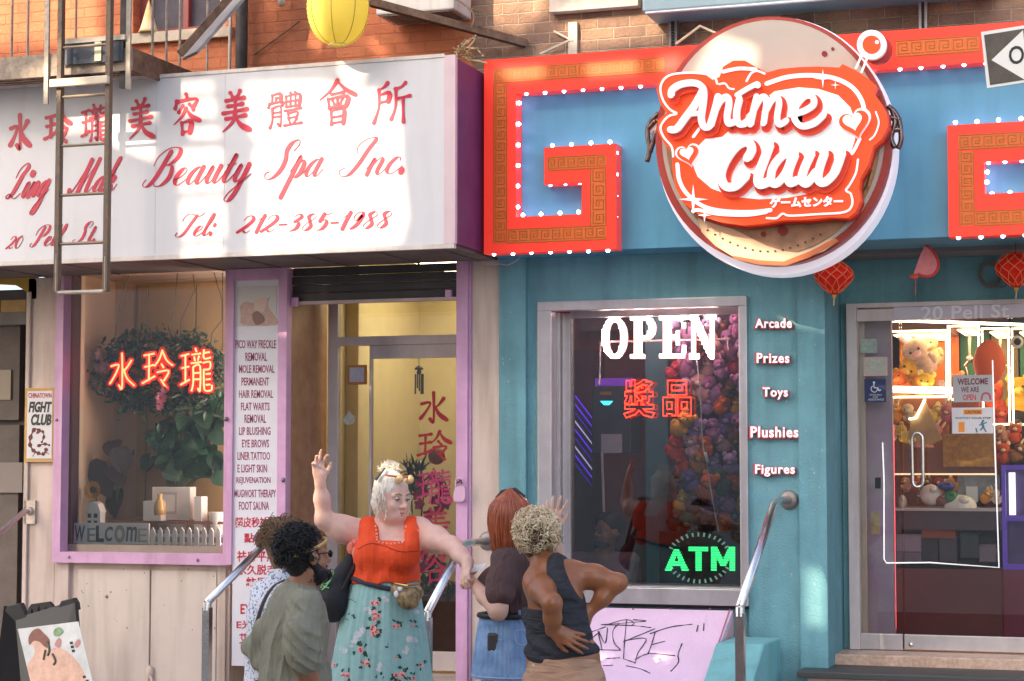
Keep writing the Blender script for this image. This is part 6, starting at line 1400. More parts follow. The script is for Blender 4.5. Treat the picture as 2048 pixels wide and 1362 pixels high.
# counter with toys
ct = thing('counter', 'dark maroon counter with a pale top inside the arcade door', 'counter', tuple(W(1895, 1228, 1.25)))
zc_ = Z(1016, 1890, 1.2); xq0, xq1 = W(1786, 1000, 1.2).x, W(2000, 1000, 1.2).x
MB().box(xq0, xq1, 1.2, 1.75, zc_ - .02, zc_).build('top', mat('pale_counter', (.5, .45, .45), .3), ct)
m = MB(); zk = Z(1060, 1890, 1.2); m.box(xq0, xq1, 1.22, 1.3, zk, zc_ - .02); m.slot(1).box(xq0, xq1, 1.6, 1.75, zk - .5, zk - .001); m.build('frame', [mat('dark_violet', (.06, .035, .05), .4), mat('dark_violet2', (.05, .03, .03), .5)], ct)
zk2 = Z(1138, 1890, 1.2); m = MB().box(xq0, xq1, 1.18, 1.6, .8, zk2); m.build('base', mat('maroon_base', (.12, .022, .022), .5, var=.2), ct)
for x0, y0, x1, y1, Y, col, lab in ((1792, 1072, 1842, 1104, 1.25, '#8a7f90', 'grey lilac carton under the counter at the left'), (1843, 1048, 1912, 1078, 1.28, '#9a4a1e', 'orange brown carton under the counter'), (1842, 1078, 1876, 1124, 1.28, '#2c2c30', 'black carton below the orange brown carton'), (1878, 1078, 1914, 1124, 1.28, '#44424a', 'dark grey carton beside the black carton'), (1920, 1070, 1958, 1116, 1.28, '#2e3a38', 'dark green crate with pale rim under the counter'), (1958, 1092, 1992, 1124, 1.28, '#6a6070', 'mauve carton at the right under the counter'), (1792, 1105, 1842, 1128, 1.25, '#6a6072', 'flat dusky carton below the grey lilac carton')):
    t = thing('carton', lab, 'box', tuple(W((x0 + x1) / 2, y1, Y)), 'cartons under the arcade counter')
    b_ = MB().pbox(x0, y0, x1, y1, Y, .2).build('body', mat('carton_' + col[1:], col, .6, var=.12), t, bevel=.004)
    MB().pbox(x0, y0 - 3, x1, y0 - .5, Y - .006, .21).build('lid', mat('lid_' + col[1:], col, .4), t)
random.seed(9)
for (px, py, rx, rz, col, lab) in ((1862, 990, .075, .07, '#d8d4d0', 'white ball shaped toy on the arcade counter'), (1900, 995, .06, .05, '#3a7a50', 'green toy on the arcade counter'), (1884, 1000, .05, .04, '#8a5a50', 'brown pink toy on the arcade counter'), (1920, 1012, .11, .075, '#dcdad8', 'white plastic bag draped over the counter edge'), (1805, 1005, .03, .05, '#b8b0a8', 'pale bottle at the left of the arcade counter'), (1893, 972, .06, .03, '#4a4a9a', 'blue toy behind the white ball')):
    t = thing('counter_toy', lab, 'toy', tuple(W(px, 1016, 1.3))); c = W(px, py, 1.3)
    MB().ball(c, (rx, .06, rz), 14, 10).build('body', mat('toy_' + col[1:], col, .4, var=.15, vs=25), t, smooth=True)
    MB().ball(c + Vector((rx * .3, -.05, rz * .55)), (rx * .35, .03, rz * .35), 10, 8).build('head', mat('toy2_' + col[1:], col, .3, var=.3, vs=50), t, smooth=True)
gc = thing('glass_case', 'pale grey glass case with a white carton on the arcade counter', 'case', tuple(W(1955, 1010, 1.5)))
MB().pbox(1915, 950, 2000, 1000, 1.55, .2).build('body', mat('pale_case', (.30, .32, .36), .3, var=.35, vs=14), gc); MB().pbox(1932, 973, 1955, 1004, 1.5, .04).build('carton', M_WHITE, gc)
# purple machine at the right edge
pu = thing('prize_machine', 'purple framed prize machine at the right edge of the arcade door', 'arcade machine', tuple(W(2040, 1140, 1.3)))
M_PUR = emit('purple_frame', '#5a3aa8', .12, '#4a3090')
X0, X1, Z0, Z1 = rect(2004, 930, 2130, 1140, 1.3)
m = MB(); zz = Z(1035, 2030, 1.3)
for z_a, z_b in ((Z1 - .03, Z1), (zz - .025, zz + .01), (Z0, Z0 + .035)): m.box(X0, X1, 1.3, 1.34, z_a, z_b)
m.box(X0, X0 + .03, 1.3, 1.34, Z0 + .035, zz - .025).box(X0, X0 + .025, 1.3, 1.34, zz + .01, Z1 - .03); m.build('frame', M_PUR, pu)
MB().box(X0, X1, 1.42, 1.8, Z0, Z1).build('cabinet', mat('purple_cabinet', (.06, .035, .14), .4, var=.5, vs=8), pu); MB().box(X0, X1, 1.3, 1.8, .8, Z0 - .002).build('base', mat('wine_base', (.16, .015, .05), .4), pu)
MB().pbox(2018, 945, 2030, 1030, 1.36, .05).build('light_strip', emit('strip_white', '#f0eaff', .5), pu)
# door notices
nw = thing('door_notice', 'upper white notice on the arcade door with red and black words and a rainbow', 'notice', tuple(W(1945, 803, GE)))
MB().pbox(1906, 750, 1985, 804, GE - .004, .003).build('sheet', mat('notice_grey', (.40, .40, .41), .5, var=.06), nw)
m = MB(); tbox(m, 'WELCOME', 1915, 757, 1976, 770, GE - .0045, .001, bold=.03, slope=-.02); tbox(m, 'WE ARE', 1922, 774, 1958, 785, GE - .0045, .001, bold=.02, slope=-.02); m.slot(1); tbox(m, 'OPEN', 1926, 789, 1952, 801, GE - .0045, .001, bold=.02, slope=-.02); m.build('lettering', [mat('notice_dark', (.16, .03, .05), .5), mat('notice_red', (.5, .03, .05), .5)], nw)
m = MB(); P_ = smooth_path([(1963, 801), (1965, 790), (1972, 786), (1979, 790), (1981, 800)], 5); ribbon(m, P_, [4] * len(P_), GE - .0045, .001, False); m.build('rainbow', mat('rainbow_red', (.45, .08, .14), .5), nw)
cn_ = thing('door_notice', 'lower white caution notice on the arcade door with an orange band and a running figure', 'notice', tuple(W(1945, 868, GE)))
MB().pbox(1904, 815, 1986, 867, GE - .004, .003).build('sheet', mat('notice_white', (.60, .59, .62), .5, var=.05), cn_)
MB().pbox(1927, 819, 1964, 829, GE - .0052, .001).build('orange_band', mat('caution_orange', (.75, .25, .02), .5), cn_)
m = MB(); tbox(m, 'CAUTION', 1930, 821, 1961, 827, GE - .0055, .0008, bold=.02); tbox(m, 'WATCH YOUR STEP', 1910, 834, 1982, 838, GE - .0045, .001, bold=.02); m.build('lettering', M_BLACK, cn_)
m = MB().pbox(1917, 844, 1929, 864, GE - .005, .0009); m.build('orange_block', mat('caution_orange', (.75, .25, .02), .5), cn_)
m = MB(); m.pprism(pcirc(1966, 842, 2.6, 2.6, 10), GE - .005, .0009)
for L, w_ in (([(1964, 846), (1967, 855)], 5), ([(1967, 855), (1972, 863)], 3), ([(1966, 855), (1961, 860)], 3), ([(1959, 850), (1965, 848), (1973, 845)], 2.4), ([(1952, 857), (1954, 864)], 3)): ribbon(m, L, [w_] * len(L), GE - .0045, .001)
m.build('running_figure', mat('teal_print', (.05, .16, .22), .5), cn_)

# ================================================================== HANGING THINGS
# yellow paper lantern
yl = thing('paper_lantern', 'bright yellow round paper lantern hanging over the spa sign', 'lantern', tuple(W(676, 92, -1.05)))
def paper(name, col, tr=.5):
    m = bpy.data.materials.new(name); m.use_nodes = True; n = m.node_tree; b = n.nodes['Principled BSDF']; b.inputs['Base Color'].default_value = C(col); b.inputs['Roughness'].default_value = .8
    t = n.nodes.new('ShaderNodeBsdfTranslucent'); t.inputs[0].default_value = C(col); mx = n.nodes.new('ShaderNodeMixShader'); mx.inputs[0].default_value = tr
    n.links.new(b.outputs[0], mx.inputs[1]); n.links.new(t.outputs[0], mx.inputs[2]); n.links.new(mx.outputs[0], n.nodes['Material Output'].inputs[0]); return m
c = W(676, 14, -1.05); rr = 63 / S(676, 14, -1.05) * .985; H = 76 / S(676, 14, -1.05)
prof = []
N = 46
for k in range(N + 1):
    t = k / N; a = math.pi * (.07 + .86 * t); ru = 1 + .012 * (-1 if k % 2 else 1); prof.append((rr * math.sin(a) ** .85 * ru, -H * math.cos(a) / math.cos(.07 * math.pi)))
MB().lathe(c, (0, 0, 1), prof, 36).build('shade', paper('yellow_paper_shade', '#fff07a', .5), yl, smooth=True)
m = MB()
for k in range(8):
    t = 2 * math.pi * k / 8 + .2; m.tube([c + Vector((r_ * 1.004 * math.cos(t), r_ * 1.004 * math.sin(t), h_)) for r_, h_ in prof[::2]], .0022, 4)
m.build('rib', mat('lantern_rib', (.30, .24, .05), .7), yl)
m = MB(); zb2 = c.z - H; q = [Vector((c.x + prof[0][0] * math.cos(2 * math.pi * k / 20), c.y + prof[0][0] * math.sin(2 * math.pi * k / 20), zb2)) for k in range(20)]; m.tube(q, .006, 6, closed=True); m.build('ring', mat('pale_ring', (.75, .65, .25), .6), yl)
MB().tube([c + Vector((0, 0, H)), c + Vector((0, 0, 1.2))], .003, 5).build('cord', M_BLACK, yl)
# red honeycomb lanterns
def honey(px, py, rpx, label, Y):
    c = W(px, py, Y); r = rpx / S(px, py, Y); t = thing('honeycomb_lantern', label, 'lantern', tuple(c - Vector((0, 0, r * 1.1))), 'red paper decorations over the arcade entrance')
    prof = [(.05, -.98), (.28, -.88), (.55, -.62), (.88, -.22), (1, .05), (.93, .3), (.68, .62), (.4, .82), (.1, .9)]
    m = MB(); n = 20; vs = []; fs = []
    for j, (a, h) in enumerate(prof):
        for k in range(n):
            th_ = 2 * math.pi * k / n; b = a * (1 + (.09 if (k + j) % 2 else -.09)); vs.append(c + Vector((b * r * math.cos(th_), b * r * math.sin(th_), h * r)))
    for j in range(len(prof) - 1):
        for k in range(n):
            l = (k + 1) % n; a_, b_, c_, d_ = j * n + k, j * n + l, (j + 1) * n + l, (j + 1) * n + k
            fs += [(a_, b_, c_), (a_, c_, d_)] if (k + j) % 2 else [(a_, b_, d_), (b_, c_, d_)]
    m.add(vs, fs); m.build('paper_body', paper('red_tissue', '#e8240f', .35), t)
    m = MB()
    for j in range(1, len(prof) - 1):
        for k in range(n):
            if (k + j) % 2:
                for dk in (-1, 1): m.tube([vs[j * n + k], vs[(j + 1) * n + (k + dk) % n] if (k + dk + j + 1) % 2 else vs[(j + 1) * n + k]], .0022, 4)
    m.build('gold_edge', mat('gold_red_edge', (.75, .22, .08), .5), t)
    MB().ball(c - Vector((0, 0, r * 1.03)), r * .12, 8, 6).build('knot', mat('gold_knot', (.6, .3, .05), .4, .3), t)
    m = MB(); m.tube([c - Vector((0, 0, r * 1.1)), c - Vector((.004, 0, r * 1.55))], .004, 5); m.build('tassel', mat('pale_tassel', (.5, .35, .2), .7), t)
    MB().tube([c + Vector((0, 0, r * .9)), c + Vector((0, 0, r * 1.6))], .002, 4).build('thread', M_BLACK, t)
honey(1668, 554, 37, 'red honeycomb paper lantern beside the lower right of the round sign', -.20)
honey(2032, 538, 39, 'red honeycomb paper lantern at the right edge beside the wire coil', .1)
fn = thing('paper_fan', 'pink half open paper ornament hanging between the red lanterns', 'paper ornament', tuple(W(1840, 570, .05)), 'red paper decorations over the arcade entrance')
fp = smooth_path([(1851, 491), (1864, 500), (1876, 522), (1874, 540), (1862, 552), (1846, 552), (1836, 548)], 4)
m = MB(); m.pprism(fp + [(1826, 552), (1834, 528), (1842, 506)], .05, .03); m.build('fan', mat('pink_tissue', (.78, .25, .26), .7, var=.12, vs=25), fn)
m = MB(); m.tube([W(x, y, .05) for x, y in fp], .009, 6); m.build('rim', mat('red_tissue_rim', (.62, .05, .04), .7), fn)
m = MB(); m.ball(W(1828, 553, .05), (.03, .02, .018), 8, 6); m.tube([W(1832, 556, .05), W(1830, 590, .05)], .003, 4); m.build('tassel', mat('red_tassel', (.6, .10, .06), .7), fn); MB().tube([W(1850, 491, .05), W(1851, 478, .05)], .002, 4).build('thread', M_BLACK, fn)
m = MB()
for k in range(5):
    cx, cy = 1981 + random.uniform(-2, 2), 548 + random.uniform(-2, 2); r_ = 19 + k * .9; m.tube([W(cx + r_ * math.cos(t * .314), cy + r_ * 1.15 * math.sin(t * .314), .54 - k * .006) for t in range(20)], .006, 5, closed=True)
m.tube([W(x, y, .53) for x, y in smooth_path([(1990, 572), (2006, 574), (2016, 566)], 4)], .004, 5)
tag(m.build('wire_coil', mat('grey_cable', (.16, .14, .12), .6, var=.3)), 'coil of grey cable hung on the teal wall above the arcade door', 'cable')
m = MB(); m.tube([W(x, y, -.1) for x, y in smooth_path([(1042, 512), (1032, 522), (1015, 530), (1000, 528), (965, 527)], 5)], .004, 5); tag(m.build('cable', mat('pale_cable', (.55, .42, .48), .5)), 'pale loop of cable under the corner of the red fret', 'cable')
# dry straw tied at the corner of the spa sign
random.seed(14); m = MB()
for k in range(16):
    a = (random.uniform(905, 935), random.uniform(85, 112)); b = (a[0] + random.uniform(10, 46), a[1] + random.uniform(-28, 22)); mid = ((a[0] + b[0]) / 2 + random.uniform(-6, 6), (a[1] + b[1]) / 2 + random.uniform(-8, 8))
    m.tube([W(x, y, -.45 + random.uniform(-.06, .06)) for x, y in smooth_path([a, mid, b], 4)], .0045, 5)
m.tube([W(x, y, -.45) for x, y in smooth_path([(930, 95), (940, 118), (958, 122), (974, 126)], 4)], .006, 5)
tag(m.build('dry_straw', mat('straw', (.55, .42, .24), .8, var=.3, vs=20)), 'wisps of dry straw tied at the corner of the white sign', 'straw')
m = MB(); m.tube([W(x, y, -.35) for x, y in smooth_path([(905, -6), (930, 10), (948, 32), (942, 58)], 5)], .007, 6); m.tube([W(x, y, -.35) for x, y in ((932, 12), (958, 24))], .004, 5); tag(m.build('cable', mat('dark_cable', (.20, .13, .08), .6), smooth=True), 'frayed brown cable dangling from the air conditioner', 'cable')
m = MB(); m.tube([W(1352, 88, -.4), W(1400, 52, -.4), W(1436, 68, -.4)], .008, 6); tag(m.build('guy_rod', mat('tan_rod', (.6, .48, .32), .6)), 'thin tan bracing rod at the upper left of the round sign', 'rod')
m = MB(); p = W(1146, 60, -.02); m.box(p.x - .03, p.x + .03, -.03, -.001, p.z - .16, p.z + .05); m.bar(W(1108, 62, -.03), W(1146, 82, -.03), .012, .012); m.bar(W(1080, 108, -.03), W(1140, 80, -.03), .012, .012)
tag(m.build('wall_bracket', mat('beige_metal', (.5, .42, .34), .6, var=.2)), 'beige metal bracket on the brick above the red fret', 'bracket')
m = MB(); m.ball(W(563, 4, -.06), (.03, .02, .03), 14, 10); tag(m.build('wall_disc', mat('cream_knob', (.55, .42, .33), .5), smooth=True), 'small round cream disc on the orange brick left of the yellow lantern', 'knob')
for L, lab in (([(508, 110), (560, 72), (600, 42)], 'thin dark wire slanting over the orange brick'),):
    m = MB(); m.tube([W(x, y, -.02) for x, y in L], .005, 5); tag(m.build('cable', M_RUST), lab, 'cable')

# ================================================================== SANDWICH BOARD
AYB = -.95
sbd = thing('sandwich_board', 'black plastic sandwich board with a massage poster standing at the lower left', 'sandwich board', (W(100, 1300, AYB).x, AYB + .2, .12))
def ext(p0, p1, zt): 
    a, b = W(*p0, AYB), W(*p1, AYB); t = (zt - a.z) / (b.z - a.z); return a + (b - a) * t
tl, tr = W(30, 1236, AYB), W(150, 1200, AYB)
bl, br_ = W(58, 1362, AYB), W(183, 1362, AYB)
bl = tl + (bl - tl) * ((.14 - tl.z) / (bl.z - tl.z)); br_ = tr + (br_ - tr) * ((.14 - tr.z) / (br_.z - tr.z))
lean = Vector((0, -.22, 0)); 
m = MB(); m.prism([tl, tr, br_ + lean, bl + lean], (0, .035, 0)); m.build('front_leaf', M_BLACK, sbd, bevel=.004)
m = MB()
for L in ([(10, 1222), (14, 1212), (40, 1206), (46, 1220), (56, 1240), (30, 1244)], [(112, 1222), (122, 1202), (146, 1196), (152, 1206), (154, 1220)]): m.pprism(L, AYB - .004, .05)
m.pprism([(52, 1238), (56, 1216), (62, 1208), (98, 1203), (106, 1212), (108, 1228), (98, 1230), (92, 1214), (90, 1228), (82, 1230), (78, 1212), (74, 1230), (68, 1234), (64, 1218), (60, 1238)], AYB + .002, .03)
m.build('handle', M_BLACK, sbd, bevel=.004)
m = MB(); a_, b_ = W(8, 1212, AYB + .1), W(36, 1210, AYB + .1); c_, d_ = W(-10, 1362, AYB + .5), W(64, 1362, AYB + .5); c_ = a_ + (c_ - a_) * ((.14 - a_.z) / (c_.z - a_.z)); d_ = b_ + (d_ - b_) * ((.14 - b_.z) / (d_.z - b_.z)); m.prism([a_, b_, d_, c_], (0, .03, 0)); m.build('rear_leaf', M_BLACK, sbd)
def onb(px, py, up=.0):
    n = (tr - tl).cross(bl + lean - tl).normalized(); n = -n if n.y > 0 else n
    d = CR @ Vector(((px - 1024.0) / FPX, -(py - 681.0) / FPX, -1.0)); t = (tl - CAM).dot(n) / d.dot(n); return CAM + d * t + n * up
def onpoly(mb, L, up, th=.0012):
    n = (tr - tl).cross(bl + lean - tl).normalized(); n = -n if n.y > 0 else n
    mb.prism([onb(x, y, up) for x, y in L], -n * th)
m = MB(); onpoly(m, [(36, 1258), (157, 1243), (205, 1440), (80, 1440)], .003, .0025); ps = m.build('poster', mat('poster_pale', (.52, .52, .50), .35, var=.2, vs=6), sbd)
SK = mat('print_peach', (.66, .38, .27), .45, var=.25, vs=12); HR = mat('print_auburn', (.20, .05, .03), .5, var=.3, vs=30)
m = MB(); onpoly(m, smooth_path([(62, 1282), (74, 1276), (90, 1284), (96, 1300), (110, 1296), (130, 1300), (150, 1318), (170, 1350), (180, 1420), (86, 1420), (62, 1362), (56, 1330), (66, 1316), (70, 1300)], 3, True), .0045, .001); m.build('printed_body', SK, ps)
m = MB(); onpoly(m, smooth_path([(58, 1276), (66, 1262), (78, 1257), (88, 1266), (100, 1280), (98, 1296), (88, 1292), (80, 1284), (68, 1282), (60, 1290)], 3, True), .006, .001); m.build('printed_hair', HR, ps)
m = MB()
for L in ([(96, 1284), (100, 1300), (96, 1312)], [(106, 1308), (112, 1322), (108, 1330)], [(88, 1320), (92, 1300)]): 
    P_ = smooth_path(L, 4); m.tube([onb(x, y, .006) for x, y in P_], .008, 5)
m.build('printed_flower_stem', mat('print_olive', (.10, .09, .045), .6, var=.4, vs=40), ps)
m = MB(); onpoly(m, smooth_path([(108, 1262), (118, 1254), (128, 1262), (120, 1272), (110, 1272)], 3, True), .0055, .001); m.build('printed_leaf', mat('print_green', (.20, .32, .16), .6, var=.4, vs=30), ps)
m = MB(); onpoly(m, smooth_path([(110, 1290), (118, 1276), (124, 1282), (120, 1296)], 3, True), .0055, .001); onpoly(m, smooth_path([(150, 1288), (158, 1278), (162, 1286), (154, 1296)], 3, True), .0055, .001); m.build('printed_petal', mat('print_rose', (.5, .22, .2), .6), ps)
m = MB()
for x, y in ((140, 1284), (142, 1292), (144, 1300), (166, 1352), (172, 1360)): onpoly(m, [(x, y), (x + 6, y - 1), (x + 7, y + 4), (x + 1, y + 5)], .0055, .001)
m.build('printed_text', M_DARK, ps)
# ================================================================== PEOPLE (bodies grown as one smooth surface on a distance grid)
class Body:
    def __init__(s): s.p = []
    def cap(s, a, b, ra, rb, k=.03): s.p.append(('c', np.array(a, float), np.array(b, float), ra, rb, k)); return s
    def chain(s, pts, rs, k=.03):
        for i in range(len(pts) - 1): s.cap(pts[i], pts[i + 1], rs[i], rs[i + 1], k)
        return s
    def ell(s, c, r, k=.03, M=None): s.p.append(('e', np.array(c, float), np.array(r, float), np.array(M) if M is not None else None, 0, k)); return s
    def cut(s, c, r, k=.01, M=None): s.p.append(('x', np.array(c, float), np.array(r, float), np.array(M) if M is not None else None, 0, k)); return s
    def bounds(s):
        lo = np.full(3, 1e9); hi = -lo
        for q in s.p:
            if q[0] == 'c':
                for c, r in ((q[1], q[3]), (q[2], q[4])): lo = np.minimum(lo, c - r); hi = np.maximum(hi, c + r)
            elif q[0] == 'e': R_ = q[2].max(); lo = np.minimum(lo, q[1] - R_); hi = np.maximum(hi, q[1] + R_)
        return lo, hi
    def grid(s, res, grow=0., clip=None, noise=None):
        lo, hi = s.bounds(); lo = lo - .03 - grow; hi = hi + .03 + grow
        if clip: lo = np.maximum(lo, clip[0]); hi = np.minimum(hi, clip[1])
        n = np.ceil((hi - lo) / res).astype(int) + 1
        ax = [lo[i] + res * np.arange(n[i]) for i in range(3)]
        F = np.full(n, .2, np.float32)
        for q in s.p:
            k = q[5]; pad = k + .03 + grow
            if q[0] == 'c': l = np.minimum(q[1] - q[3], q[2] - q[4]) - pad; h = np.maximum(q[1] + q[3], q[2] + q[4]) + pad
            else: R_ = q[2].max(); l = q[1] - R_ - pad; h = q[1] + R_ + pad
            i0 = np.clip(((l - lo) / res).astype(int), 0, n); i1 = np.clip(((h - lo) / res).astype(int) + 2, 0, n)
            if (i1 <= i0).any(): continue
            sl_ = tuple(slice(a, b) for a, b in zip(i0, i1))
            X_, Y_, Z_ = np.meshgrid(*[ax[i][i0[i]:i1[i]] for i in range(3)], indexing='ij', sparse=True)
            if q[0] == 'c':
                a, b, ra, rb = q[1:5]; d = b - a; L2 = max(d @ d, 1e-9)
                t = np.clip(((X_ - a[0]) * d[0] + (Y_ - a[1]) * d[1] + (Z_ - a[2]) * d[2]) / L2, 0, 1)
                D = np.sqrt((X_ - a[0] - t * d[0]) ** 2 + (Y_ - a[1] - t * d[1]) ** 2 + (Z_ - a[2] - t * d[2]) ** 2) - (ra + (rb - ra) * t)
            else:
                c, r, M_ = q[1:4]; x, y, z = X_ - c[0], Y_ - c[1], Z_ - c[2]
                if M_ is not None: x, y, z = (M_[0, 0] * x + M_[1, 0] * y + M_[2, 0] * z), (M_[0, 1] * x + M_[1, 1] * y + M_[2, 1] * z), (M_[0, 2] * x + M_[1, 2] * y + M_[2, 2] * z)
                k0 = np.sqrt((x / r[0]) ** 2 + (y / r[1]) ** 2 + (z / r[2]) ** 2); k1 = np.sqrt((x / r[0] ** 2) ** 2 + (y / r[1] ** 2) ** 2 + (z / r[2] ** 2) ** 2)
                D = k0 * (k0 - 1) / np.maximum(k1, 1e-6)
            D = D.astype(np.float32); A = F[sl_]
            if q[0] == 'x':
                hh = np.maximum(k - np.abs(A + D), 0) / k; F[sl_] = np.maximum(A, -D) + hh * hh * k * .25
            else:
                hh = np.maximum(k - np.abs(A - D), 0) / k; F[sl_] = np.minimum(A, D) - hh * hh * k * .25
        F -= grow
        if noise is not None:
            X_, Y_, Z_ = np.meshgrid(*ax, indexing='ij', sparse=True); F += noise(X_, Y_, Z_).astype(np.float32)
        return F, lo, res, ax
def nets(F, lo, res):
    """surface nets: grid of distances -> verts, quads"""
    S_ = F < 0; n = F.shape
    c = S_[:-1, :-1, :-1].astype(np.int8)
    cnt = sum(S_[i:n[0] - 1 + i, j:n[1] - 1 + j, k:n[2] - 1 + k].astype(np.int8) for i in (0, 1) for j in (0, 1) for k in (0, 1))
    act = (cnt > 0) & (cnt < 8); idx = np.full(act.shape, -1, np.int64); I = np.argwhere(act); idx[act] = np.arange(len(I))
    acc = np.zeros((len(I), 3)); w_ = np.zeros(len(I))
    cor = [(i, j, k) for i in (0, 1) for j in (0, 1) for k in (0, 1)]
    for a in cor:
        for ax_ in range(3):
            if a[ax_]: continue
            b = list(a); b[ax_] = 1
            fa = F[I[:, 0] + a[0], I[:, 1] + a[1], I[:, 2] + a[2]]; fb = F[I[:, 0] + b[0], I[:, 1] + b[1], I[:, 2] + b[2]]
            cr = (fa < 0) != (fb < 0); t = np.where(cr, fa / np.where(cr, fa - fb, 1), 0)
            p = np.tile(np.array(a, float), (len(I), 1)); p[:, ax_] += t; acc[cr] += p[cr]; w_[cr] += 1
    V = (I + acc / np.maximum(w_, 1)[:, None]) * res + lo
    Q = []
    for ax_ in range(3):
        u, v = (ax_ + 1) % 3, (ax_ + 2) % 3
        sa = [slice(None)] * 3; sb = [slice(None)] * 3; sa[ax_] = slice(0, -1); sb[ax_] = slice(1, None)
        A = S_[tuple(sa)]; B = S_[tuple(sb)]; E = np.argwhere(A != B)
        ok = (E[:, u] > 0) & (E[:, v] > 0) & (E[:, u] < n[u] - 1) & (E[:, v] < n[v] - 1); E = E[ok]
        if not len(E): continue
        ins = A[tuple(E.T)]; q = []
        for du, dv in ((0, 0), (1, 0), (1, 1), (0, 1)):
            P = E.copy(); P[:, u] -= du; P[:, v] -= dv; q.append(idx[tuple(P.T)])
        q = np.stack(q, 1); q[~ins] = q[~ins][:, ::-1]; Q.append(q)
    return V, np.concatenate(Q)
def grow(name, body, m, parent, res=.006, grow_=0., clip=None, noise=None, keep=None, sm=2):
    F, lo, res, ax = body.grid(res, grow_, clip, noise)
    if keep is not None:
        X_, Y_, Z_ = np.meshgrid(*ax, indexing='ij', sparse=True); F = np.maximum(F, keep(X_, Y_, Z_).astype(np.float32))
    F[0], F[-1], F[:, 0], F[:, -1], F[:, :, 0], F[:, :, -1] = [np.maximum(f, .001) for f in (F[0], F[-1], F[:, 0], F[:, -1], F[:, :, 0], F[:, :, -1])]
    V, Q = nets(F, lo, res)
    if sm:                                     # light relaxation
        for _ in range(sm):
            acc = np.zeros_like(V); cn = np.zeros(len(V))
            for i in range(4):
                a, b = Q[:, i], Q[:, (i + 1) % 4]; np.add.at(acc, a, V[b]); np.add.at(cn, a, 1); np.add.at(acc, b, V[a]); np.add.at(cn, b, 1)
            V = V * .5 + .5 * acc / np.maximum(cn, 1)[:, None]
    off = np.array(OFF.get(parent.name, (0, 0, 0))) if parent else np.zeros(3)
    me = bpy.data.meshes.new(name); me.from_pydata((V - off).tolist(), [], Q.tolist())
    me.materials.append(m); me.polygons.foreach_set('use_smooth', [True] * len(me.polygons)); me.update()
    return link(name, me, parent)
def frame(fwd, up=(0, 0, 1)):
    f_ = Vector(fwd).normalized(); r = f_.cross(Vector(up)).normalized(); u = r.cross(f_); return f_, r, u
def head(B, c, fwd, up, s=1., jaw=1., face=True):
    """skull, jaw, nose, ears about head centre c; fwd = where the face looks. returns (frame, point function)"""
    f_, r, u = frame(fwd, up)
    q = lambda a, b, d: np.array(Vector(c) + (f_ * a + r * b + u * d) * s)
    M_ = np.array([[r[i], f_[i], u[i]] for i in range(3)])
    B.ell(q(-.012, 0, .03), np.array((.073, .092, .092)) * s, .02, M_)
    B.ell(q(.025, 0, -.045), np.array((.058 * jaw, .062, .075)) * s, .03, M_)
    B.ell(q(.055, 0, -.085), np.array((.03 * jaw, .028, .024)) * s, .025, M_)
    if face:
        for b in (-1, 1):
            B.ell(q(.058, b * .036, -.035), np.array((.024, .02, .022)) * s, .02, M_)        # cheek
            B.cap(q(.074, b * .014, .018), q(.062, b * .046, .015), .010 * s, .008 * s, .014)  # brow
            B.cut(q(.098, b * .032, .000), np.array((.017, .02, .010)) * s, .012, M_)            # eye socket
            B.ell(q(.0, b * .076, -.01), np.array((.012, .024, .034)) * s, .008, M_)               # ear
        B.cap(q(.082, 0, .005), q(.106, 0, -.030), .009 * s, .0125 * s, .012)
        for b in (-1, 1): B.ell(q(.094, b * .012, -.034), np.array((.009, .009, .008)) * s, .008, M_)
        B.cap(q(.082, -.017, -.062), q(.082, .017, -.062), .0075 * s, .0075 * s, .008); B.cap(q(.080, -.015, -.073), q(.080, .015, -.073), .0085 * s, .0085 * s, .008)
        B.cut(q(.096, 0, -.0672), np.array((.021, .012, .0022)) * s, .003, M_)
    else:
        for b in (-1, 1): B.ell(q(.0, b * .074, -.01), np.array((.012, .024, .034)) * s, .008, M_)
        B.cap(q(.082, 0, .005), q(.104, 0, -.030), .009 * s, .012 * s, .012)
    return f_, r, u, q
def facebits(parent, q, s, lip='#a4524c', brow='#6a4a38', iris='#4a5a66'):
    m = MB()
    for b in (-1, 1): m.ball(q(.0765, b * .032, .001), .0098 * s, 10, 8)
    e = m.build('eyes', mat('eye_white', (.62, .58, .56), .25), parent, smooth=True)
    m = MB()
    for b in (-1, 1): m.ball(q(.0835, b * .032 + .001, -.001), (.0048 * s,) * 3, 8, 6)
    m.build('iris', mat('iris_' + iris[1:], iris, .2), e, smooth=True)
    m = MB()
    for b in (-1, 1): m.tube([q(.0850, b * .019, .003), q(.0880, b * .033, .0055), q(.079, b * .046, .001)], .0030 * s, 5)
    m.build('eyelids', mat('lid_dark', (.16, .08, .06), .5), parent)
    m = MB()
    for b in (-1, 1): m.tube([q(.088, b * .014, .024), q(.088, b * .032, .031), q(.078, b * .05, .024)], [.003 * s, .0045 * s, .002 * s], 6)
    m.build('eyebrows', mat('brow_' + brow[1:], brow, .8), parent)
    m = MB(); m.tube([q(.084, -.023, -.068), q(.0915, -.008, -.0625), q(.0905, 0, -.064), q(.0915, .008, -.0625), q(.084, .023, -.068)], [.002, .0042, .0038, .0042, .002], 6); m.tube([q(.084, -.021, -.069), q(.091, 0, -.0755), q(.084, .021, -.069)], [.002, .0058, .002], 6)
    m.build('lips', mat('lip_' + lip[1:], lip, .4), parent, smooth=True)
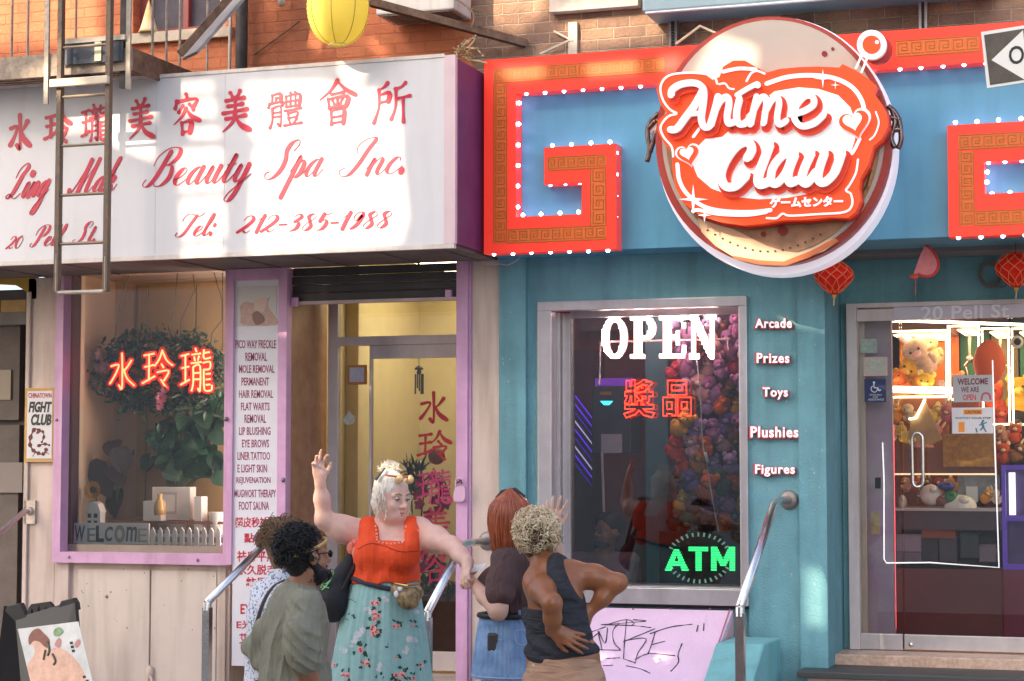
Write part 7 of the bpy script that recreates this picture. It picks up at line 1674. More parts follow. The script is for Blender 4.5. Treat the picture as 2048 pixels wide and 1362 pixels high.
def hand(B, w_, d, palm, spread=.25, curl=.35, thumb=1, s=1., curls=None):
    """hand from wrist w_ along d; palm = palm normal; five separate bent fingers"""
    d = Vector(d).normalized(); p = Vector(palm); p = (p - d * p.dot(d)).normalized(); sd = d.cross(p)   # sd: thumb side * thumb
    sd = sd * thumb; Q = lambda a, b, c: Vector(w_) + (d * a + sd * b + p * c) * s
    M_ = np.array([[sd[i], p[i], d[i]] for i in range(3)])
    B.cap(Q(-.01, 0, 0), Q(.03, 0, 0), .024 * s, .024 * s, .02)
    B.ell(Q(.052, .0, .0), np.array((.040, .0155, .048)) * s, .018, M_)
    B.ell(Q(.035, .022, .008), np.array((.018, .014, .028)) * s, .014, M_)
    for i, (b, L, a0) in enumerate(((.030, .070, .088), (.010, .078, .094), (-.010, .073, .091), (-.028, .058, .083))):
        c_ = curls[i] if curls else curl * (1 + .18 * (i - 1)); an = spread * (1.5 - i) / 1.5 * .55
        pt = Q(a0, b, 0); cur = .12; pts = [Q(a0 - .02, b * .9, 0), pt]; dd = d
        for seg, fr in enumerate((.45, .32, .25)):
            ang = c_ * (.7 + .5 * seg) + sum(c_ * (.7 + .5 * q) for q in range(seg)); ax_ = (d * math.cos(an) + sd * math.sin(an))
            v_ = ax_ * math.cos(ang) + p * math.sin(ang); pt = pt + v_ * (L * fr * s); pts.append(pt)
        B.chain(pts, [.0092 * s, .0094 * s, .0086 * s, .0080 * s, .0066 * s], .005)
    pts = [Q(.022, .022, .004), Q(.045, .044, .012), Q(.068, .056, .02), Q(.090, .060, .028)]
    B.chain(pts, [.013 * s, .0115 * s, .0098 * s, .0078 * s], .006)
from mathutils.bvhtree import BVHTree
def hitter(o):
    off = Vector(OFF.get(o.name, (0, 0, 0))); b = BVHTree.FromPolygons([v.co + off for v in o.data.vertices], [tuple(p.vertices) for p in o.data.polygons])
    def hit(px, py, out=.003):
        d = (W(px, py, 0) - CAM).normalized(); h = b.ray_cast(CAM, d)
        return (h[0] - d * out) if h[0] is not None else None
    return hit
def folds(m, sc=(16, 16, 4), st=.7, dist=.025):
    """soft drape creases on a cloth"""
    n = m.node_tree; b = n.nodes['Principled BSDF']; tc = n.nodes.new('ShaderNodeTexCoord'); mp = n.nodes.new('ShaderNodeMapping'); mp.inputs['Scale'].default_value = sc; mp.inputs['Rotation'].default_value = (0, .3, 0)
    t = n.nodes.new('ShaderNodeTexNoise'); t.inputs['Scale'].default_value = 1; t.inputs['Detail'].default_value = 4; t.inputs['Roughness'].default_value = .45; t.inputs['Distortion'].default_value = .8
    n.links.new(tc.outputs['Object'], mp.inputs[0]); n.links.new(mp.outputs[0], t.inputs['Vector'])
    bp = n.nodes.new('ShaderNodeBump'); bp.inputs['Strength'].default_value = st; bp.inputs['Distance'].default_value = dist; n.links.new(t.outputs['Fac'], bp.inputs['Height'])
    old = b.inputs['Normal'].links
    if old: n.links.new(old[0].from_socket, bp.inputs['Normal'])
    n.links.new(bp.outputs[0], b.inputs['Normal']); return m
SKN = dict(
 fair=mat('fair_skin', (.70, .43, .34), .45, var=.10, vs=20, bump=.05, bs=120, sub=.12), fair2=mat('light_skin', (.60, .36, .26), .45, var=.06, vs=14, sub=.12),
 olive=mat('tan_skin', (.36, .165, .088), .45, var=.08, vs=14, sub=.08), brown=mat('brown_skin', (.29, .105, .042), .36, var=.14, vs=16, bump=.06, bs=140, sub=.06))
def fold(amp, fx, fy, fz, ph=0.):
    return lambda X_, Y_, Z_: amp * (np.sin(fx * X_ + fy * Y_ + fz * Z_ + ph + 1.6 * np.sin(9 * Z_ + 5 * X_ + ph)) * .6 + .4 * np.sin(1.7 * fx * X_ - fy * Y_ + 2.1 * fz * Z_ + 2.0 * np.sin(13 * X_ - 7 * Z_)))
def curls(name, parent, c, rad, n, m, r=.004, R_=.011, f_=None, test=None, seed=1, L=1.6, M=None):
    """curly hair: many little springs standing on an ellipsoid"""
    random.seed(seed); mb = MB()
    for k in range(n):
        v = rdir()
        if test and not test(v): continue
        q = Vector((v.x * rad[0], v.y * rad[1], v.z * rad[2])); q = M @ q if M else q; nn = (M @ v if M else v)
        o = Vector(c) + q * random.uniform(.86, 1.04); u = nn.orthogonal().normalized(); w2 = nn.cross(u); ph = random.uniform(0, 6.28); rr = R_ * random.uniform(.6, 1.25); tw = random.choice((-1, 1))
        ax = (nn + rdir() * .7).normalized(); u = ax.orthogonal().normalized(); w2 = ax.cross(u)
        pts = [o + ax * (rr * L * 2 * t / 8 - .3 * rr) + (u * math.cos(ph + tw * t * .95) + w2 * math.sin(ph + tw * t * .95)) * rr for t in range(9)]
        mb.tube(pts, [r * (1 - .06 * t) for t in range(9)], 5, cap=False)
    return mb.build(name, m, parent, smooth=True)
V3 = lambda v: np.array(tuple(v))

# ---------------------------------------------------------------- 1. the woman in orange
PY3 = -2.6
w3 = thing('person', 'woman with white hair, orange top and floral skirt raising one arm', 'person', (W(775, 1200, PY3).x, PY3, .26))
P = lambda x, y, d=0.: W(x, y, PY3 + d)
B = Body()
hc = P(783, 994, -.01)
f3, r3, u3, q3 = head(B, hc, (.90, -.44, -.17), (.05, 0, 1), 1.06, 1.16)
B.cap(P(776, 1035, .03), P(772, 1064, .04), .060, .066, .04); B.ell(q3(.03, 0, -.095) , (.05, .05, .03), .04)
sL, sR = P(716, 1066, .02), P(838, 1062, .06)
B.cap(sL, sR, .062, .060, .05)
B.ell(P(776, 1095, .03), (.160, .12, .12), .06); B.ell(P(772, 1140, .02), (.155, .13, .14), .06)
for x, y in ((738, 1108), (806, 1108)): B.ell(P(x, y, -.085), (.088, .075, .08), .05)
B.ell(P(768, 1185, .02), (.155, .14, .14), .06); B.ell(P(764, 1240, .02), (.17, .155, .16), .06)
# raised arm: shoulder, elbow, wrist
e1, w1_ = P(648, 1040, -.10), P(640, 962, -.16)
B.chain([sL, (sL + e1) / 2 + Vector((0, 0, -.012)), e1], [.066, .066, .045], .05); B.chain([e1, e1 * .45 + w1_ * .55, w1_], [.045, .038, .026], .03)
hand(B, w1_, P(636, 925, -.19) - w1_, (.75, -.6, .1), .55, .28, 1, .98, [.35, .12, .3, .55])
# other arm, reaching down to the right
e2, w2_ = P(904, 1092, -.12), P(936, 1126, -.30)
B.chain([sR, (sR + e2) / 2 + Vector((0, 0, -.006)), e2], [.066, .062, .046], .05); B.chain([e2, e2 * .5 + w2_ * .5, w2_], [.046, .040, .028], .03)
hand(B, w2_, Vector((.0, -.10, -.14)), (.3, .5, -.2), .2, .55, -1, .9)
# legs under the skirt
for s in (-1, 1):
    x = w3.location.x + s * .10; B.chain([(x, PY3, .95), (x, PY3 - .0, .62), (x + s * .01, PY3 + .02, .34)], [.10, .062, .04], .04); B.cap((x + s * .01, PY3 + .0, .30), (x + s * .02, PY3 - .14, .285), .034, .028, .02)
grow('body', B, SKN['fair'], w3, .0052)
facebits(w3, q3, 1.09, '#b0605a', '#9a8068')
# top
T = Body()
T.ell(P(776, 1095, .03), (.160, .125, .12), .06); T.ell(P(771, 1142, .02), (.163, .142, .14), .06); T.ell(P(768, 1162, .02), (.170, .152, .075), .05)
for x, y in ((744, 1108), (804, 1108)): T.ell(P(x, y, -.085), (.086, .078, .08), .05)
for xs_, x1_, dd in ((737, 740, 0.), (822, 818, .03)):                                   # the two straps over the shoulders
    T.chain([P(x1_, 1092, -.115), P(xs_, 1066, -.055 + dd), P(xs_, 1052, .0 + dd), P(xs_, 1053, .06 + dd), P(xs_, 1072, .11 + dd), P(x1_, 1100, .13)], [.034] * 6, .03)
ztop3 = P(778, 1082, -.16).z; zlow = P(770, 1168, -.14).z; xa3, xb3 = P(755, 1070, 0).x, P(807, 1070, 0).x
def keep3(X_, Y_, Z_):
    u_3 = X_ + .52 * (Y_ - PY3)
    neck = np.maximum(np.maximum(xa3 - u_3, u_3 - xb3), ztop3 - Z_)          # square neckline opening
    return np.maximum(-neck * 1.0 + 0 * Y_, zlow - Z_ + .008 * np.sin(55 * X_) + 0 * Y_)
M_ORT = folds(mat('orange_crepe', (.82, .070, .008), .75, var=.06, vs=18, bump=.45, bs=150), (30, 30, 4), .6, .02)
top3 = grow('orange_top', T, M_ORT, w3, .006, .012, None, lambda X_, Y_, Z_: .0035 * np.sin(70 * X_ + 8 * np.sin(6 * Z_)) * np.clip((ztop3 - .08 - Z_) * 7, 0, 1) + .001 * np.sin(160 * X_ + 40 * Y_), keep3, 1)
m = MB()
def scallop(pts, r=.008):
    for i in range(len(pts) - 1):
        a, b = Vector(pts[i]), Vector(pts[i + 1]); n = max(1, int((b - a).length / .017))
        for k in range(n): m.ball(a + (b - a) * ((k + .5) / n), r, 7, 5)
h3 = hitter(top3)
edge = [h3(x, y, .002) for x, y in ((750, 1050), (752, 1056), (753, 1064), (754, 1072), (754, 1082), (762, 1086), (770, 1087), (778, 1088), (786, 1088), (794, 1087), (802, 1086), (808, 1083), (809, 1074), (810, 1066), (811, 1058), (812, 1050))]
scallop([e_ for e_ in edge if e_ is not None], .0065)
edge = [h3(x, y, .002) for x, y in ((835, 1056), (838, 1068), (840, 1080), (843, 1094))]; scallop([e_ for e_ in edge if e_ is not None], .0065)
m.build('scalloped_edge', mat('pale_orange_trim', (.80, .36, .24), .7), top3, smooth=True)
m = MB(); m.tube([v_ for v_ in (h3(x, y, .0) for x, y in smooth_path([(716, 1098), (740, 1087), (768, 1092), (800, 1103), (836, 1102)], 6)) if v_ is not None], .003, 5); m.build('yoke_seam', mat('seam_red', (.42, .03, .006), .8), top3)
# skirt: flared, pleated, printed
def skirt(name, parent, c, z1, z0, ra, rb, pleat, n, mt, seed=0, tilt=(0, 0), asp=.78):
    vs = []; fs = []; N, Kz = 128, 26
    for j in range(Kz + 1):
        t = j / Kz; z = z1 + (z0 - z1) * t; r = ra + (rb - ra) * (t ** .75)
        for i in range(N):
            a = 2 * math.pi * i / N; w_ = pleat * t ** .7 * (math.sin(n * a + 1.3 * math.sin(3 * a + seed)) + .4 * math.sin(2.3 * n * a + seed)) + .004 * math.sin(40 * a)
            vs.append((c[0] + tilt[0] * t + (r + w_) * math.cos(a), c[1] + tilt[1] * t + (r + w_) * asp * math.sin(a), z))
    for j in range(Kz):
        for i in range(N): k = (i + 1) % N; fs.append((j * N + i, (j + 1) * N + i, (j + 1) * N + k, j * N + k))
    return MB().add(vs, fs).build(name, mt, parent, smooth=True)
def floral():
    m = bpy.data.materials.new('floral_cotton'); m.use_nodes = True; n = m.node_tree; b = n.nodes['Principled BSDF']; L = n.links.new; b.inputs['Roughness'].default_value = .8
    tc = n.nodes.new('ShaderNodeTexCoord'); src = None
    base = n.nodes.new('ShaderNodeRGB'); base.outputs[0].default_value = C('#93bcb6'); cur = base.outputs[0]
    wn_ = n.nodes.new('ShaderNodeTexNoise'); wn_.inputs['Scale'].default_value = 22; wn_.inputs['Detail'].default_value = 3; L(tc.outputs['Object'], wn_.inputs['Vector'])
    for (sc, th, tn, c1, c2, seed) in ((9.0, .33, .16, '#d8d4d4', '#a9a4b5', 3.1), (8.2, .44, .20, '#16483c', '#2a6a52', 7.7), (10.0, .27, .12, '#0f3428', '#1c5040', 1.9), (8.2, .31, .10, '#c4525c', '#f0c0b8', 7.7), (8.2, .14, .05, '#8a2030', '#e8909a', 7.7), (7.0, .18, .08, '#1a3038', '#20484a', 12.2)):
        mp = n.nodes.new('ShaderNodeMapping'); mp.inputs['Location'].default_value = (seed, seed * .7, seed * 1.3); L(tc.outputs['Object'], mp.inputs['Vector'])
        mx0 = n.nodes.new('ShaderNodeMixRGB'); mx0.inputs[0].default_value = tn * .35; L(mp.outputs[0], mx0.inputs[1]); L(wn_.outputs['Color'], mx0.inputs[2])
        vo = n.nodes.new('ShaderNodeTexVoronoi'); vo.inputs['Scale'].default_value = sc; vo.inputs['Randomness'].default_value = .9; L(mx0.outputs[0], vo.inputs['Vector'])
        ad = n.nodes.new('ShaderNodeMath'); ad.operation = 'MULTIPLY_ADD'; ad.inputs[1].default_value = .55; L(wn_.outputs['Fac'], ad.inputs[0]); L(vo.outputs['Distance'], ad.inputs[2])
        lt = n.nodes.new('ShaderNodeMath'); lt.operation = 'LESS_THAN'; lt.inputs[1].default_value = th + .20; L(ad.outputs[0], lt.inputs[0])
        cr = n.nodes.new('ShaderNodeMixRGB'); cr.inputs[1].default_value = C(c1); cr.inputs[2].default_value = C(c2); L(wn_.outputs['Fac'], cr.inputs[0])
        mx = n.nodes.new('ShaderNodeMixRGB'); L(lt.outputs[0], mx.inputs[0]); L(cur, mx.inputs[1]); L(cr.outputs[0], mx.inputs[2]); cur = mx.outputs[0]
    L(cur, b.inputs['Base Color']); return m
cz = P(768, 1158, .02)
M_SKT = folds(mat('mint_cotton', '#8fb7b2', .8, var=.10, vs=26), (14, 14, 2), .35, .02)
sk = skirt('floral_skirt', w3, (cz.x, cz.y), cz.z, .50, .170, .315, .016, 9, M_SKT, 2, (-.02, 0), .88)
sk.data.materials.append(mat('print_rose_light', '#e0a49c', .8, var=.2, vs=80)); sk.data.materials.append(mat('print_rose_deep', '#b8434e', .8, var=.25, vs=80)); sk.data.materials.append(mat('print_leaf_green', '#1c4a3c', .8, var=.3, vs=60)); sk.data.materials.append(mat('print_white_bloom', '#c9c6cc', .8, var=.15, vs=60))
hs = hitter(sk); random.seed(31); PR = MB(); PR.slot(0)
def printed_blob(cx, cy, r, slot, k=.35, ax=1., rot=0., lift=.0016):
    n = 13; L = []
    for i in range(n):
        t = 2 * math.pi * i / n; rr = r * (1 + random.uniform(-k, k)); x, y = rr * ax * math.cos(t), rr * math.sin(t); L.append(hs(cx + x * math.cos(rot) - y * math.sin(rot), cy + x * math.sin(rot) + y * math.cos(rot), lift))
    c_ = hs(cx, cy, lift)
    if c_ is None or any(v_ is None for v_ in L): return
    PR.slot(slot).add([c_] + L, [(0, (i + 1) % n + 1, i + 1) for i in range(n)])
def bouquet(cx, cy, s, roses, lf):
    for i in range(lf): t = random.uniform(0, 6.28); d = s * random.uniform(.8, 1.35); printed_blob(cx + d * math.cos(t) * .9, cy + d * math.sin(t), s * random.uniform(.30, .5), 3, .4, random.uniform(.4, .7), random.uniform(0, 3.1), .0014)
    for i in range(roses):
        t = 2 * math.pi * i / max(1, roses); d = s * .55 if roses > 1 else 0; x, y = cx + d * math.cos(t) * .7, cy + d * math.sin(t); rr = s * random.uniform(.42, .6)
        printed_blob(x, y, rr, 1, .2, 1, 0, .0020); 
        for k_ in range(3): printed_blob(x + random.uniform(-.4, .4) * rr, y + random.uniform(-.4, .4) * rr, rr * .32, 2, .3, 1, 0, .0026 + k_ * .0003)
for cx, cy, s, ro, lf in ((750, 1206, 11, 2, 4), (752, 1232, 13, 3, 5), (748, 1262, 12, 3, 6), (793, 1252, 10, 2, 4), (722, 1300, 13, 1, 8), (730, 1326, 10, 2, 4), (700, 1238, 8, 0, 4), (704, 1205, 6, 0, 4), (690, 1350, 11, 2, 4), (798, 1350, 14, 2, 7), (792, 1316, 8, 1, 3), (842, 1330, 9, 1, 4), (760, 1352, 7, 0, 5), (668, 1330, 8, 1, 3), (826, 1250, 8, 1, 3), (828, 1356, 9, 1, 4), (770, 1290, 6, 0, 3)): bouquet(cx, cy, s, ro, lf)
for cx, cy, s in ((768, 1196, 9), (722, 1268, 14), (708, 1286, 9), (822, 1278, 13), (812, 1300, 9), (686, 1300, 10), (755, 1335, 9), (832, 1222, 8), (735, 1222, 8)):
    for k_ in range(5): printed_blob(cx + random.uniform(-.7, .7) * s, cy + random.uniform(-.7, .7) * s, s * .42, 4, .35, 1, 0, .0010 + k_ * .00012)
off_ = Vector(OFF[sk.name]); old = sk.data; nv = len(old.vertices); mm = bpy.data.meshes.new('floral_skirt')       # the print belongs to the cloth's own mesh
mm.from_pydata([tuple(v_.co) for v_ in old.vertices] + [tuple(Vector(v_) - off_) for v_ in PR.v], [], [tuple(p_.vertices) for p_ in old.polygons] + [tuple(i + nv for i in f_) for f_ in PR.f])
for q_ in old.materials: mm.materials.append(q_)
mm.polygons.foreach_set('material_index', [0] * len(old.polygons) + PR.mi); mm.polygons.foreach_set('use_smooth', [True] * len(mm.polygons)); mm.update(); sk.data = mm
m = MB(); pts = []
for k in range(40): a = 2 * math.pi * k / 40; pts.append((cz.x + .188 * math.cos(a), cz.y + .164 * math.sin(a), cz.z - .012 - .045 * math.cos(a + .2)))
m.tube(pts, .013, 8, closed=True); m.build('waist_strap', mat('navy_strap', (.02, .022, .035), .6), w3)
# hair, bun and orange sunglasses on top
M_WH = mat('white_blond_hair', (.74, .67, .56), .45, var=.25, vs=45, bump=.3, bs=90)
H = Body(); M_ = np.array([[r3[i], f3[i], u3[i]] for i in range(3)])
H.ell(q3(-.016, 0, .040), (.082, .100, .092), .02, M_); H.ell(q3(-.045, .0, -.03), (.080, .058, .085), .03, M_); H.cut(q3(.10, .0, -.038), (.080, .088, .118), .02, M_); H.ell(q3(-.045, 0, .122), (.042, .042, .030), .025, M_)
hr3 = grow('hair', H, M_WH, w3, .005, 0, None, lambda X_, Y_, Z_: .0022 * np.sin(300 * X_ + 160 * Y_ + 6 * np.sin(30 * Z_)))
m = MB(); random.seed(4)
for k in range(110):
    a = random.uniform(-2.5, 2.5); s0 = q3(-.05 * math.cos(a) - .0, .085 * math.sin(a) * 1.02, random.uniform(-.02, .05)); 
    if math.cos(a) < -.3 : pass
    e_ = Vector(s0) + Vector((random.gauss(0, .014), random.gauss(0, .012) , -random.uniform(.05, .13))); b_ = (Vector(s0) + e_) / 2 + Vector((random.gauss(0, .012), random.gauss(0, .01), 0))
    rel = Vector(s0) - Vector(hc)
    if rel.dot(f3) > .03: continue
    m.tube([s0, b_, e_], [.0028, .0022, .0010], 4)
for k in range(120):
    v = rdir(); o = Vector(q3(-.045, -.0, .128)) + Vector((v.x * .042, v.y * .038, abs(v.z) * .028)); m.tube([o, o + rdir() * .02, o + rdir() * .035], [.003, .003, .001], 4)
m.build('loose_strands', M_WH, hr3)
m = MB(); m.tube([q3(.055, b * .001, .118 + .0) if False else q3(.06 * math.cos(b * 1.3) + .012, .084 * math.sin(b * 1.3), .112) for b in [x / 6 for x in range(-6, 7)]], .006, 6); m.build('sunglasses_frame', mat('orange_brown_frame', (.50, .14, .03), .35), w3)
m = MB()
for s in (-1, 1): m.ball(q3(.075, s * .034, .10), (.026, .012, .022), 12, 8)
m.build('sunglasses_lens', mat('amber_lens', (.62, .40, .18), .15, spec=.8), w3, smooth=True)
m = MB(); m.prism([q3(-.02, .055, .14), q3(-.015, .066, .13), q3(-.03, .092, .075), q3(-.04, .088, .08)], tuple((Vector(q3(.012, 0, 0)) - Vector(q3(0, 0, 0))))); m.build('hair_clip', M_BLACK, w3)
# tote bag
tb = thing('tote_bag', 'black tote bag with a green printed emblem on the shoulder of the woman in orange', 'bag', tuple(P(660, 1240, -.05)))
T = Body(); T.chain([P(712, 1100, -.02), P(686, 1150, -.06), P(666, 1196, -.08), P(660, 1218, -.08)], [.022, .05, .082, .070], .03); T.ell(P(662, 1208, -.08), (.085, .07, .085), .04)
grow('bag_body', T, mat('black_canvas', (.016, .017, .02), .8, var=.3, bump=.3, bs=90), tb, .007, 0, None, fold(.005, 30, 20, 24))
m = MB(); m.tube(smooth_path([tuple(P(730, 1052, -.05)), tuple(P(738, 1060, -.075)), tuple(P(733, 1085, -.12)), tuple(P(718, 1115, -.12)), tuple(P(700, 1150, -.11)), tuple(P(684, 1180, -.12))], 5), .012, 6); m.tube(smooth_path([tuple(P(728, 1052, .05)), tuple(P(716, 1075, .08)), tuple(P(698, 1120, .06)), tuple(P(680, 1160, .03))], 5), .012, 6); m.build('strap', mat('black_canvas', (.016, .017, .02), .8), tb)
M_GP = mat('green_print', (.20, .48, .18), .6, var=.5, vs=40)
m = MB()
for L in ([(650, 1176), (660, 1166), (670, 1150), (672, 1138), (664, 1140), (654, 1158), (648, 1172)], [(660, 1150), (664, 1158), (656, 1164)], [(652, 1168), (664, 1172)]):
    m.tube([W(x - 6, y + 4, PY3 - .150) for x, y in smooth_path(L, 4)], .004, 5)
m.build('emblem', M_GP, tb)
m = MB(); m.ball(P(704, 1096, -.07), (.03, .02, .035), 10, 8); m.ball(P(710, 1086, -.08), (.02, .02, .02), 8, 6); m.build('scarf', mat('coral_cloth', (.70, .16, .12), .7, var=.3, vs=30), tb, smooth=True)
# belt bag
fb = thing('belt_bag', 'patterned belt bag in black, cream and gold at the hip of the woman in orange', 'bag', tuple(P(815, 1210, -.2)))
T = Body(); T.chain([P(795, 1180, -.19), P(818, 1196, -.19), P(834, 1186, -.12)], [.036, .045, .035], .03); T.ell(P(816, 1205, -.19), (.05, .03, .03), .03)
grow('pouch', T, mat('camouflage_cloth', '#191714', .7, vs=34, col2='#b89a6a'), fb, .006)
m = MB(); m.tube([P(790, 1168, -.21), P(815, 1172, -.225), P(838, 1168, -.15)], .006, 6); m.build('zip', mat('brass', (.5, .36, .12), .3, .9), fb)
m = MB(); m.ball(P(793, 1188, -.225), (.016, .01, .018), 8, 6); m.ball(P(800, 1178, -.23), (.014, .01, .012), 8, 6); m.build('charm', mat('white_print', (.72, .72, .76), .5), fb)

# ---------------------------------------------------------------- 2. bearded man in the grey green henley
PY2 = -3.75
w2 = thing('person', 'bearded man with dark curls and a headband, grey green shirt, seen from behind', 'person', (W(585, 1300, PY2).x, PY2, .12))
P = lambda x, y, d=0.: W(x, y, PY2 + d)
B = Body(); hc = P(613, 1110, 0); f_, r_, u_, q = head(B, hc, (.66, .75, .03), (0, 0, 1), 1.04)
B.cap(P(607, 1148, .0), P(598, 1186, .0), .060, .068, .04)
SK2 = SKN['olive']
B.ell(P(594, 1250, 0), (.128, .12, .16), .06); B.ell(P(588, 1330, 0), (.145, .12, .20), .06); B.ell(P(588, 1400, 0), (.15, .125, .16), .05)
B.chain([P(608, 1215, -.13), P(602, 1290, -.16), P(612, 1330, -.14), P(634, 1400, -.04)], [.06, .055, .048, .034], .04)
hand(B, P(636, 1408, -.03), Vector((.1, .05, -.16)), (0, 1, 0), .2, .4, 1, 1)
B.chain([P(564, 1216, .10), P(534, 1268, .18), P(518, 1296, .18), P(548, 1336, .10)], [.046, .040, .040, .032], .04); hand(B, P(550, 1344, .08), Vector((.14, -.02, -.06)), (0, 1, .2), .2, .3, 1, 1)
for s in (-1, 1): B.chain([P(582 + s * 18, 1440, -s * .08), P(584 + s * 18, 1440, -s * .08) - Vector((0, 0, .4)), P(584 + s * 18, 1440, -s * .08) - Vector((0, 0, .72))], [.09, .06, .045], .03)
grow('body', B, SK2, w2, .006)
T = Body(); T.ell(P(594, 1245, 0), (.138, .13, .165), .06); T.ell(P(590, 1310, 0), (.145, .132, .20), .06); T.ell(P(590, 1380, 0), (.165, .142, .16), .06)
T.cap(P(566, 1208, .09), P(610, 1205, -.12), .052, .062, .05); T.cap(P(600, 1178, .01), P(592, 1196, .0), .068, .09, .04)
T.chain([P(610, 1215, -.13), P(605, 1262, -.165), P(606, 1300, -.165), P(611, 1318, -.155)], [.068, .070, .066, .064], .045)
T.chain([P(564, 1216, .10), P(534, 1268, .18), P(516, 1294, .19), P(532, 1322, .16)], [.056, .056, .056, .056], .035)
zc2 = P(590, 1160).z; P2X = P(585, 1250).x; P2Z = P(590, 1200).z
M_HEN = folds(mat('grey_green_jersey', (.25, .235, .165), .85, var=.14, vs=9, bump=.25, bs=140), (20, 20, 5), .9, .03)
def wr2(X_, Y_, Z_):
    back = np.abs(np.sin(40 * X_ - 9 * Z_ + 1.8 * np.sin(6 * Z_ + 3 * X_))) ** .6                         # long drapes down the back
    slv = np.abs(np.sin(44 * Z_ + 30 * X_ + 1.5 * np.sin(18 * X_ + 9 * Z_))) ** .7                          # slanting folds round the near sleeve
    wgt = np.clip((P2X + .02 - X_) * -14, 0, 1) * np.clip((-Y_ + PY2 - .06) * 14, 0, 1)
    return .016 * (back - .6) * (1 - wgt) * np.clip((P2Z - Z_) * 5 + .2, 0, 1) + .009 * (slv - .6) * wgt
sh2 = grow('shirt', T, M_HEN, w2, .0058, .010, None, wr2, lambda X_, Y_, Z_: Z_ - zc2 + .25 * (X_ - P(590, 1160).x) + 0 * Y_, 1)
m = MB(); c = P(607, 1318, -.155); m.lathe(c, P(603, 1300, -.16) - c, [(.060, -.006), (.073, -.006), (.075, .02), (.070, .035)], 20); m.build('rolled_cuff', M_HEN, sh2, smooth=True)
m = MB(); m.lathe(P(580, 1362, 0), (0, 0, 1), [(.165, -.0), (.168, -.45), (.15, -.5)], 24); m.build('trousers', mat('dark_trousers', (.03, .035, .03), .8), w2, smooth=True)
M_BLK = mat('black_curly_hair', (.012, .010, .010), .5, var=.4, vs=40)
H = Body(); M_ = np.array([[r_[i], f_[i], u_[i]] for i in range(3)])
H.ell(q(-.032, 0, .042), (.084, .096, .088), .02, M_); H.ell(q(-.05, 0, -.02), (.075, .055, .08), .03, M_); H.cut(q(.115, 0, -.03), (.09, .075, .10), .02, M_)
hb2 = grow('hair', H, M_BLK, w2, .007)
MX = Matrix(((r_.x, f_.x, u_.x), (r_.y, f_.y, u_.y), (r_.z, f_.z, u_.z)))
curls('curls', hb2, q(-.04, 0, .035), (.088, .102, .096), 1700, M_BLK, .0030, .0100, test=lambda v: v.y < .55 or v.z > .35, seed=2, M=MX)
BD = Body(); BD.ell(q(.045, 0, -.088), (.062, .060, .042), .03, M_); BD.cap(q(.0, .062, -.03), q(.05, .04, -.085), .018, .026, .03); BD.cap(q(.0, -.062, -.03), q(.05, -.04, -.085), .018, .026, .03); BD.cap(q(.088, -.02, -.052), q(.088, .02, -.052), .008, .008, .01)
bd2 = grow('beard', BD, M_BLK, w2, .006); curls('beard_curls', bd2, q(.045, 0, -.085), (.066, .068, .046), 260, M_BLK, .0025, .006, test=lambda v: v.z < .3, seed=5, M=MX)
m = MB(); pts = [q(.088 * math.cos(t) - .012, .092 * math.sin(t), .052 + .035 * math.cos(t)) for t in [2 * math.pi * k / 36 for k in range(36)]]
pts = [q(.112 * math.cos(t) - .020, .105 * math.sin(t), .025 + .045 * math.cos(t)) for t in [2 * math.pi * k / 36 for k in range(36)]]
pts = [q(-.020, 0, .03) + (p_ - q(-.020, 0, .03)) * (.80 if k_ in range(9, 28) else .93 if k_ in (7, 8, 28, 29) else .97) for k_, p_ in enumerate(pts)]
m.tube(pts, .0085, 8, closed=True); m.build('headband', mat('gold_cloth', (.50, .31, .12), .7, var=.5, vs=60, bump=.4, bs=90), w2, smooth=True)
m = MB()
for s in (-1, 1): m.bar(q(.0, s * .078, .008), q(.098, s * .066, .008), .004, .005)
for s in (-1, 1): m.ball(q(.100, s * .034, .002), (.023, .007, .018), 10, 8, MX)
m.build('sunglasses', M_BLACK, w2, smooth=True)

# ---------------------------------------------------------------- 3. person behind him
PY1 = -3.25
w1 = thing('person', 'person with light brown curls in a white patterned shirt, mostly hidden by the bearded man', 'person', (W(545, 1300, PY1).x, PY1, .12))
P = lambda x, y, d=0.: W(x, y, PY1 + d)
B = Body(); hc = P(580, 1100, .05); f_, r_, u_, q = head(B, hc, (.85, .5, 0), (0, 0, 1), 1.0)
B.cap(P(572, 1140, .03), P(566, 1170, .02), .056, .062, .04); B.ell(P(562, 1240, 0), (.16, .11, .18), .05); B.ell(P(562, 1340, 0), (.15, .11, .2), .05)
B.chain([P(530, 1190, .03), P(528, 1250, .08), P(560, 1300, .10)], [.05, .046, .036], .04); B.chain([P(600, 1200, .1), P(606, 1260, .14), P(610, 1330, .14)], [.05, .046, .036], .04); hand(B, P(562, 1304, .1), Vector((.15, 0, -.04)), (0, 1, 0), .2, .3, 1); hand(B, P(610, 1334, .14), Vector((0, 0, -.15)), (0, 1, 0), .2, .3, 1)
for s in (-1, 1): B.chain([P(562 + s * 18, 1420, 0), P(562 + s * 18, 1420, 0) - Vector((0, 0, .4)), P(562 + s * 18, 1420, 0) - Vector((0, 0, .78))], [.085, .06, .045], .03)
grow('body', B, SKN['fair2'], w1, .007)
